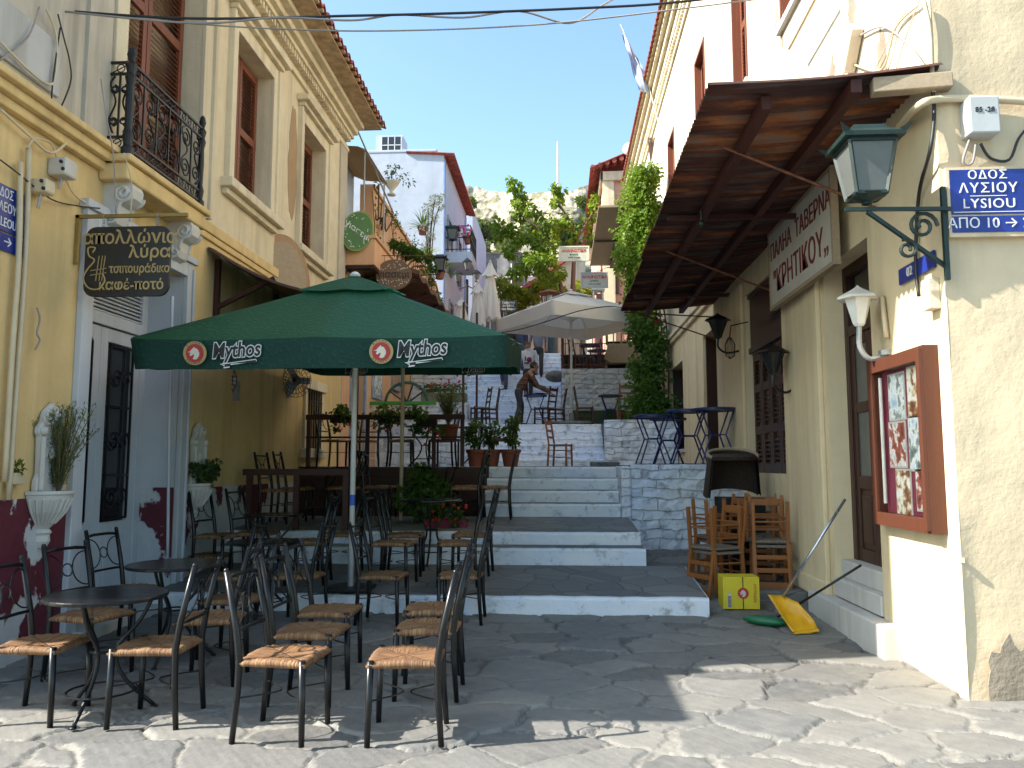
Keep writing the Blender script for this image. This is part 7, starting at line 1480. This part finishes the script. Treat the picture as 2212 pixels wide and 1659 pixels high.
cable('downpipe', [onX(44, 350, lxp), onX(40, 560, lxp), onX(26, 760, lxp), onX(10, 1040, lxp)], .022, 'pvc', 'left one of two cream pipes at the left edge of the yellow wall', 4, 'pipe', 'cream pipes on the yellow wall'); cable('downpipe', [onX(62, 320, lxp), onX(56, 540, lxp), onX(38, 800, lxp), onX(18, 1080, lxp)], .022, 'pvc', 'right one of two cream pipes at the left edge of the yellow wall', 4, 'pipe', 'cream pipes on the yellow wall')
cable('downpipe', [onX(372, 640, lxp), onX(366, 900, lxp), onX(362, 1210, lxp)], .016, 'door_white', 'thin white pipe between the door surround and the second basin', 4, 'pipe')
for (pts, m_, r_, lab) in (([(0, 235), (60, 290), (110, 330), (150, 300), (150, 285)], 'pvc', .012, 'cream cable below the string course at the far left'), ([(60, 320), (75, 300), (110, 310), (125, 345), (160, 420), (205, 445)], 'pvc', .009, 'cream cable looping to the white wall fitting'), ([(0, 345), (40, 375), (110, 430), (170, 445), (215, 450)], 'cable_black', .006, 'dark cable along the yellow wall above the street plate'), ([(125, 30), (140, 90), (150, 130), (152, 180), (120, 250), (112, 200), (130, 60)], 'cable_black', .007, 'dark wire dropping from the overhead cable on the grey wall'), ([(0, 130), (60, 80), (85, 15)], 'cable_grey', .007, 'grey wire rising to the overhead cable at the top left'), ([(0, 90), (60, 150), (100, 180), (118, 170), (122, 80), (100, 20)], 'pvc', .01, 'cream loop of cable on the grey upper wall'), ([(218, 170), (228, 240), (245, 340), (250, 460)], 'cable_grey', .005, 'thin wire hanging down past the balcony'), ([(268, 330), (285, 400), (282, 460)], 'cable_cream', .005, 'short pale wire below the balcony slab'), ([(80, 665), (86, 690), (80, 720), (86, 735), (76, 755)], 'cable_grey', .008, 'twist of wire hanging on the yellow wall above the left basin')):
    cable('cable', [onX(x, y, LX + .06 if x < 215 else -3.62) for x, y in pts], r_, m_, lab, 5, 'cable', 'loose cables on the left wall')
for (px, py, w_, lab, cat) in ((135, 365, .085, 'white wall floodlight with a skull like face above the street plate', 'lamp'), (90, 405, .065, 'small cream round junction box by the floodlight', 'box')):
    p = onX(px, py, LX + .08); t = thing('wall_fitting', lab, cat, tuple(p)); MB().obox(p, (.08, 0, 0), (0, w_, 0), (0, 0, w_ * .9)).build('housing', M['sign_white'] if w_ > .07 else M['pvc'], t, bevel=.02); MB().lathe([(w_ * .6, 0), (w_ * .5, .02), (0, .025)], (0, 0, 0), 14)
    m_ = MB()
    for dy, dz in ((-.03, .02), (.03, .02), (0, -.03)): m_.ball((p.x + .06, p.y - w_ + .0 + dy, p.z + dz), .016, 8, 5)
    m_.build('opening', M['ink_black'], t); MB().tube([p + V3(0, 0, -w_ * .8), p + V3(-.02, 0, -.17)], .012, 6).build('arm', M['grey_metal'], t)
p0, p1 = onX(0, 545, LX + .03), onX(60, 415, LX + .03); LPp = thing('street_plate', 'blue enamel street name plate cut by the left edge behind the pipes', 'sign', tuple(p0)); y0, y1 = p0.y - .35, p1.y; zb0, zb1 = onX(30, 540, LX).z - .04, onX(30, 412, LX).z; zm = zb0 + (zb1 - zb0) * .28
MB().box(LX, LX + .02, y0, y1, zm + .008, zb1).build('name_panel', M['enamel_blue'], LPp); MB().box(LX, LX + .02, y0, y1, zb0, zm - .008).build('number_panel', M['enamel_blue'], LPp); H_ = zb1 - zm
for s_, f_, al in (('ΟΔΟΣ', .82, 0), ('ΘΡΑΣΙΚΛΕΟΥΣ', .52, 0), ('THRASIKLEOUS', .2, 0)): text('lettering', s_, M['ink_white'], (LX + .021, (y0 + y1) / 2 + (.06 if f_ > .8 else 0), zm + H_ * f_), (0, 1, 0), (0, 0, 1), .1, LPp, sxx=.72)
text('lettering', '23 →', M['ink_white'], (LX + .021, (y0 + y1) / 2 + .06, (zb0 + zm) / 2), (0, 1, 0), (0, 0, 1), .11, LPp)
p = onX(55, 100, LX + .03); MB().box(LX, LX + .03, 5.35, 6.15, 4.66, 5.12).build('marble_plaque', M['marble'], label='worn marble plaque high on the grey upper wall at the left edge', cat='plaque', bevel=.01)
# hanging lyre board
p = onY(278, 566, 6.5); HS = thing('hanging_sign', 'black hanging board with gold Greek lettering and a lyre over the street door', 'sign', tuple(p)); hw, hh = .375, .305; A1 = V3(1, .0, 0); out = []
for cx, cy_2, a0 in ((hw - .09, hh - .09, 0), (-hw + .09, hh - .09, 90), (-hw + .09, -hh + .09, 180), (hw - .09, -hh + .09, 270)):
    for k in range(6): an = R(a0 + 18 * k); out.append((cx + .09 * math.cos(an), cy_2 + .09 * math.sin(an)))
MB().prism(out, p, A1, (0, 0, 1), (0, -1, 0), .03).build('board', M['sign_board_black'], HS)
F_ = p + V3(0, -.034, 0)
for s_, dx, dz, sz, sq in (('απολλώνια', .02, .205, .165, .94), ('λύρα', .2, .075, .15, 1.0), ('τσιπουράδικο', .115, -.07, .105, .8), ('καφέ-ποτό', .05, -.21, .125, .92)): text('lettering', s_, M['ink_gold'], F_ + V3(dx, 0, dz), A1, (0, 0, 1), sz, HS, .002, offset=.002, sxx=sq)
ly = MB(); L0 = F_ + V3(-.285, 0, -.05); ly.tube(smoothpts([L0 + V3(x, 0, z) for x, z in ((-.02, .13), (.0, .17), (-.06, .17), (-.05, .1), (-.0, .06), (-.06, -.02), (-.09, -.1), (-.04, -.18), (.05, -.19), (.1, -.12), (.08, -.06))], 4), .007, 5)
for x in (.02, .05, .075): ly.beam(L0 + V3(x, 0, -.12), L0 + V3(x + .02, 0, .1), .006, .006)
ly.beam(L0 + V3(-.03, 0, -.03), L0 + V3(.11, 0, -.01), .006, .006).beam(L0 + V3(-.03, 0, -.07), L0 + V3(.11, 0, -.05), .006, .006); ly.build('lyre', M['ink_gold'], HS)
zr = p.z + hh + .11; ba = MB().beam((LX, 6.52, zr), (p.x + hw + .12, 6.52, zr), .03, .03).beam((LX + .015, 6.52, zr + .015), (LX + .015, 6.52, zr - .42), .03, .035)
ba.build('sign_arm', simple('ochre_iron', (.28, .18, .04), .6), HS); ch = MB()
for dx in (-.24, .24):
    for k in range(5): ch.tube(arc((p.x + dx, 6.5, p.z + hh + .005 + k * .024), .014, 0, 6.28, 8, (1, 0, 0) if k % 2 else (0, 1, 0)), .003, 4, False)
ch.build('chain', M['grey_metal'], HS)
# half oval board
p = onX(610, 585, LX + .06); HB = thing('half_oval_board', 'half oval carved wooden board leaning on the cream wall above the canopy', 'sign', tuple(p)); ov = [(-.55, -.62), (.55, -.62)] + [(.55 * math.cos(i * math.pi / 16), -.2 + .75 * math.sin(i * math.pi / 16)) for i in range(17)]
MB().prism(ov, p, V3(.45, .9, 0).normalized(), (0, 0, 1), V3(.9, -.45, 0).normalized(), .04).build('board', M['sign_wood'], HB, bevel=.008)
MB().prism([(x * .84, y * .84 - .02) for x, y in ov], V3(p) + V3(.9, -.45, 0).normalized() * .041, V3(.45, .9, 0).normalized(), (0, 0, 1), V3(.9, -.45, 0).normalized(), .006).build('carved_panel', M['plank'], HB)
# wire fans and a pot on the wall below the canopy
for (px, py, Y, s_, lab) in ((478, 822, 9.9, .22, 'black wire wall fan below the parasol edge, left one'), (640, 822, 11.9, .26, 'black wire wall fan below the parasol edge, right one')):
    p = onY(px, py, Y); t = thing('wall_fan', lab, 'fan', tuple(p), 0, 'black wire wall fans'); cg = MB()
    for rr_ in (.3, .55, .8, 1.0): 
        cg.tube([tuple(p + V3(s_ * rr_ * math.cos(a * .314) * .8, -.1 * (1 - rr_ ** 2) * 1 + .0 + s_ * .3 * math.cos(a * .314), s_ * rr_ * math.sin(a * .314))) for a in range(21)], .004, 4, False)
    for k in range(22):
        a = k * 2 * math.pi / 22; d = V3(math.cos(a) * .8, .3 * math.cos(a), math.sin(a)); cg.tube(smoothpts([p + V3(0, -.1, 0), p + d * s_ * .6 + V3(0, -.07, 0), p + d * s_, p + d * s_ * .6 + V3(0, .07, 0), p + V3(0, .09, 0)], 3), .003, 4)
    cg.build('fan_cage', M['iron'], t); bld = MB()
    for k in range(3): a = k * 2.094; bld.obox(p + V3(math.cos(a) * .8, .3 * math.cos(a), math.sin(a)) * s_ * .45, V3(math.cos(a), .3 * math.cos(a), math.sin(a)) * s_ * .4, V3(-math.sin(a), .1, math.cos(a)) * s_ * .2, V3(0, .004, 0))
    bld.build('fan_blade', M['grey_metal'], t); MB().tube(smoothpts([p + V3(0, .1, 0), p + V3(-.15, .12, -.06), (LX + .02, Y + .12, p.z - .12)], 4), .018, 7).box(LX, LX + .05, Y + .07, Y + .17, p.z - .25, p.z).ball(tuple(p + V3(0, .06, 0)), .06, 10, 6).build('fan_arm', M['grey_metal'], t)
p = onY(567, 838, 11.2); t = thing('wall_pot', 'white flower pot hanging on the wall between the two fans', 'pot', tuple(p)); pot(t, tuple(p), .095, .18, 'sign_white'); feathery(t, tuple(p + V3(0, 0, .15)), .2, 10, .12, .05, .02, 'leaf_green', 3); MB().beam(p + V3(-.08, 0, .1), (LX, 11.2, p.z + .1), .015, .015).build('pot_hook', M['iron'], t)
# thin cable with a lamp across the cream parasol
cable('light_string', [onY(1060, 722, 18.3), onY(1120, 712, 18.1), (onY(1185, 693, 17.9)), onY(1250, 672, 17.6), onY(1312, 662, 17.3), onY(1342, 665, 16.8)], .012, 'cable_black', 'black light cable sagging in front of the cream parasol', 5)
# ------------------------------------------------------------ people
def skin_obj(name, chains, mat, parent, sub=2, root=0):
    """chains: list of [(pos, radius), ...]; a chain may start with an int = index of an earlier vertex"""
    vs, rs, es = [], [], []
    for c in chains:
        prev = None
        for q in c:
            if isinstance(q, int): prev = q; continue
            vs.append(q[0]); rs.append(q[1] if isinstance(q[1], tuple) else (q[1], q[1])); i = len(vs) - 1
            if prev is not None: es.append((prev, i))
            prev = i
    me = bpy.data.meshes.new(name); me.from_pydata([tuple(v) for v in vs], es, []); ob = bpy.data.objects.new(name, me); COL.objects.link(ob); ob.parent = parent; me.materials.append(mat)
    sk = ob.modifiers.new('skin', 'SKIN'); sk.use_smooth_shade = True
    L_ = me.skin_vertices[0].data
    for i, r_ in enumerate(rs): L_[i].radius = r_; L_[i].use_root = (i == root)
    ss = ob.modifiers.new('subdivision', 'SUBSURF'); ss.levels = ss.render_levels = sub
    return ob
def person(label, loc, face, shirt, trousers, lean=0, step=.12, arms=((-.05, .05), (-.05, .05)), H=1.72, hair=None, hood=None, sleeve=1.0, shoes=None, hands=None, headturn=(0, 0)):
    """face: degrees, 0 = +X. local frame: +Y forward, +X right"""
    t = thing('person', label, 'person', loc, R(face - 90)); k = H / 1.72; ln = R(lean)
    def tor(x, y, z): # lean the upper body about the hips
        dz = z - .93; return V3(x, y + dz * math.sin(ln), .93 + dz * math.cos(ln)) * k
    foot = [V3(-.09, step, .0) * k, V3(.09, -step, .0) * k]
    sh = [tor(-.19, 0, 1.42), tor(.19, 0, 1.42)]; hip = V3(0, 0, .93) * k; nk = tor(0, 0, 1.46); hd = nk + V3(headturn[0], .03 + .05 * math.sin(ln) + headturn[1], .11) * k
    elb, hand = [], []
    for s_ in (0, 1):
        if hands and hands[s_] is not None: h_ = V3(hands[s_]); e_ = (sh[s_] + h_) / 2 + V3((-.09, .09)[s_], -.08, -.1)
        else: a0, a1 = arms[s_]; e_ = sh[s_] + V3((-.06, .06)[s_], a0, -.27) * k; h_ = e_ + V3((-.0, .0)[s_], a1 + .05, -.24) * k
        elb.append(e_); hand.append(h_)
    hl = (hand[0] - elb[0]).normalized()
    body = [[(hip, .085), (tor(0, 0, 1.15), .08), (tor(0, 0, 1.36), .09), (nk, .052), (hd + V3(0, .0, -.03) * k, (.07, .08)), (hd + V3(0, 0, .06) * k, (.078, .092)), (hd + V3(0, 0, .12) * k, .05)]]
    idx = 7
    for s_ in (0, 1):
        body.append([2, (sh[s_], .05), (elb[s_], .038), (hand[s_], .026)]); hv = idx + 2; idx += 3
        d = (hand[s_] - elb[s_]).normalized(); sd = d.cross(V3(0, 1, 0)); sd = sd.normalized() if sd.length > .1 else V3(1, 0, 0); pl_ = hand[s_] + d * .07
        body.append([hv, (pl_, (.03, .016))]); pv_ = idx; idx += 1
        for f, (o_, L_) in enumerate(((-.026, .05), (-.009, .062), (.009, .058), (.026, .045))): body.append([pv_, (pl_ + sd * o_ + d * .03, .0085), (pl_ + sd * o_ * 1.1 + d * (.03 + L_) + V3(0, .012, 0), .0075)]); idx += 2
        body.append([hv, (hand[s_] + sd * .035 + d * .03, .0095), (hand[s_] + sd * .045 + d * .07, .008)]); idx += 2
    for s_, hx in ((0, -.085), (1, .085)):
        kn_ = (V3(hx, 0, .9) * k + foot[s_]) / 2 + V3(0, .05, .04); body.append([0, (V3(hx, 0, .84) * k, .085), (kn_, .055), (foot[s_] + V3(0, 0, .09), .04)]); idx += 3
    skin_obj('body', body, M['skin'], t)
    skin_obj('shirt' if not hood else 'hooded_top', [[(hip + V3(0, 0, -.06), (.165, .13)), (tor(0, 0, 1.06), (.165, .125)), (tor(0, 0, 1.3), (.185, .135)), (tor(0, 0, 1.42), (.12, .09))]] + [[2, (sh[s_] + V3(0, 0, -.01), .072), (elb[s_] , .056), (elb[s_].lerp(hand[s_], .82 * sleeve), .046)] for s_ in (0, 1)], shirt, t)
    tc = [[(V3(0, 0, .97) * k, (.155, .12)), (V3(0, 0, .86) * k, (.16, .125))]]
    for s_, hx in ((0, -.09), (1, .09)): kn_ = (V3(hx, 0, .9) * k + foot[s_]) / 2 + V3(0, .05, .04); tc.append([1, (V3(hx, 0, .78) * k, .098), (kn_, .075), (foot[s_] + V3(0, 0, .2), .066), (foot[s_] + V3(0, 0, .06), .068)])
    skin_obj('trousers', tc, trousers, t)
    for s_ in (0, 1): skin_obj('shoe', [[(foot[s_] + V3(0, -.07, .045), (.042, .04)), (foot[s_] + V3(0, .06, .04), (.045, .034)), (foot[s_] + V3(0, .17, .03), (.036, .024))]], shoes or M['ink_black'], t)
    hr = MB(); hr.ball(tuple(hd + V3(0, -.014, .055) * k), .104 * k, 16, 10, (.88, 1.04, 1.0)); keep = []
    for i, v in enumerate(hr.v):
        dv = V3(v) - hd
        if dv.y > .045 * k and dv.z < .085 * k: keep.append(i)
    ks = set(keep); hr.f = [f_ for f_ in hr.f if not any(i in ks for i in f_)]; hr.f = [f_ for f_ in hr.f if min(hr.v[i][2] for i in f_) > hd.z - .06 * k]
    # local coordinates: parent sits at loc, so shift back before building
    def lb(mb, nm, mt, par=t):
        me = bpy.data.meshes.new(nm); me.from_pydata([tuple(v) for v in mb.v], [], mb.f); ob = bpy.data.objects.new(nm, me); COL.objects.link(ob); ob.parent = par; me.materials.append(mt); me.polygons.foreach_set('use_smooth', [True] * len(me.polygons)); return ob
    lb(hr, 'hair', hair or M['hair_black'])
    fc = MB()
    for s_ in (-1, 1): fc.ball(tuple(hd + V3(s_ * .03, .083, .045) * k), .011, 8, 6); fc.beam(hd + V3(s_ * .045, .086, .064) * k, hd + V3(s_ * .018, .09, .064) * k, .01, .008)
    lb(fc, 'eyes', M['hair_black']); ns = MB(); ns.ball(tuple(hd + V3(0, .098, .015) * k), .017, 8, 6, (.8, 1.1, 1.3)); 
    for s_ in (-1, 1): ns.ball(tuple(hd + V3(s_ * .083, -.005, .02) * k), .024, 8, 6, (.4, .7, 1.2))
    lb(ns, 'nose_and_ears', M['skin']); ms = MB(); ms.ball(tuple(hd + V3(0, .088, -.025) * k), .022, 8, 5, (1, .4, .3)); lb(ms, 'mouth', M['maroon_felt'])
    if hood: lb(MB().tube(arc(nk + V3(0, -.02, .0) , .085, 0, 6.28, 16, (1, 0, 0), (0, 1, .25)), .035, 8, False), 'hood', hood)
    return t, lb, tor, k
def stripes(name, cols):
    t = NT(name); s = t.sep(t.co()); w_ = t.math('FRACT', t.math('ADD', t.math('MULTIPLY', s[2], 8.5), t.math('MULTIPLY', t.noise(30, 2), .08))); st = [(i / len(cols), c) for i, c in enumerate(cols)]; col = t.ramp(w_, st); t.t.nodes[-1].color_ramp.interpolation = 'CONSTANT' if hasattr(t.t.nodes[-1], 'color_ramp') else None
    return t.fin(col, .95, t.bump(t.noise(60, 2), .3, .004))
sweater = stripes('striped_sweater', [(.08, .035, .02), (.16, .085, .04), (.05, .02, .015), (.12, .05, .025), (.03, .012, .012), (.17, .10, .055)])
p = onZ(1122, 920, 2.6)
P_, lb_, _, _ = person('man in a brown striped sweater bending over the blue table to wipe it', (p.x, 20.0, 2.6), 8, sweater, simple('dark_grey_trousers', (.035, .036, .04), .9), lean=34, step=.06, H=1.70, hands=((-.06, .76, .93), (.16, .80, .80)), sleeve=1.05, headturn=(0, .05), hair=simple('greying_hair', (.03, .02, .016), .6))
p = onY(1142, 870, 23.5); zs = 2.6 + .18 * 5
P_, lb_, _, k_ = person('young man in a white printed hooded top walking down the stairs', (p.x, 23.42, zs), 262, simple('white_fleece', (.62, .60, .58), .9), M['ink_black'], H=1.76, step=.14, arms=((.02, -.02), (.02, .02)), hood=simple('white_hood', (.6, .58, .55), .9), sleeve=.9, shoes=M['sign_white'], headturn=(.02, .01))
lb_(MB().prism(disc(0, 0, 0, .075, 18), (-.05, .142, 1.2), (1, 0, 0), (0, 0, 1), (0, 1, 0), .012), 'chest_print', M['maroon_felt']); lb_(MB().box(.05, .08, .142, .154, 1.17, 1.3).box(-.04, .1, .142, .154, 1.08, 1.12), 'chest_print', M['ink_black'])
p = onY(1163, 818, 24.6); person('man in a grey shirt and black track trousers behind the white hooded walker', (p.x, 24.75, 2.6 + .18 * 9.6), 268, simple('grey_shirt', (.20, .20, .24), .9), M['ink_black'], H=1.78, step=.12, sleeve=.45)
p = onY(1090, 845, 24.0); person('man in an olive jacket and jeans beside the green parasol corner', (p.x, 24.02, 2.6 + .18 * 7), 255, simple('olive_jacket', (.055, .06, .04), .9), M['denim'], H=1.72, step=.16)
p = onY(1097, 800, 25.0); person('dark bearded man in a black jacket behind the olive jacket walker', (p.x, 24.95, 2.6 + .18 * 10), 272, simple('black_jacket', (.018, .018, .02), .8), M['denim'], H=1.74, step=.1)
p = onY(1121, 800, 24.9); person('person in a blue denim jacket partly hidden behind the white hooded walker', (p.x, 25.25, 2.6 + .18 * 11), 95, simple('blue_jacket', (.05, .07, .13), .9), M['denim'], H=1.66, step=.1, hair=simple('reddish_hair', (.2, .06, .03), .6))
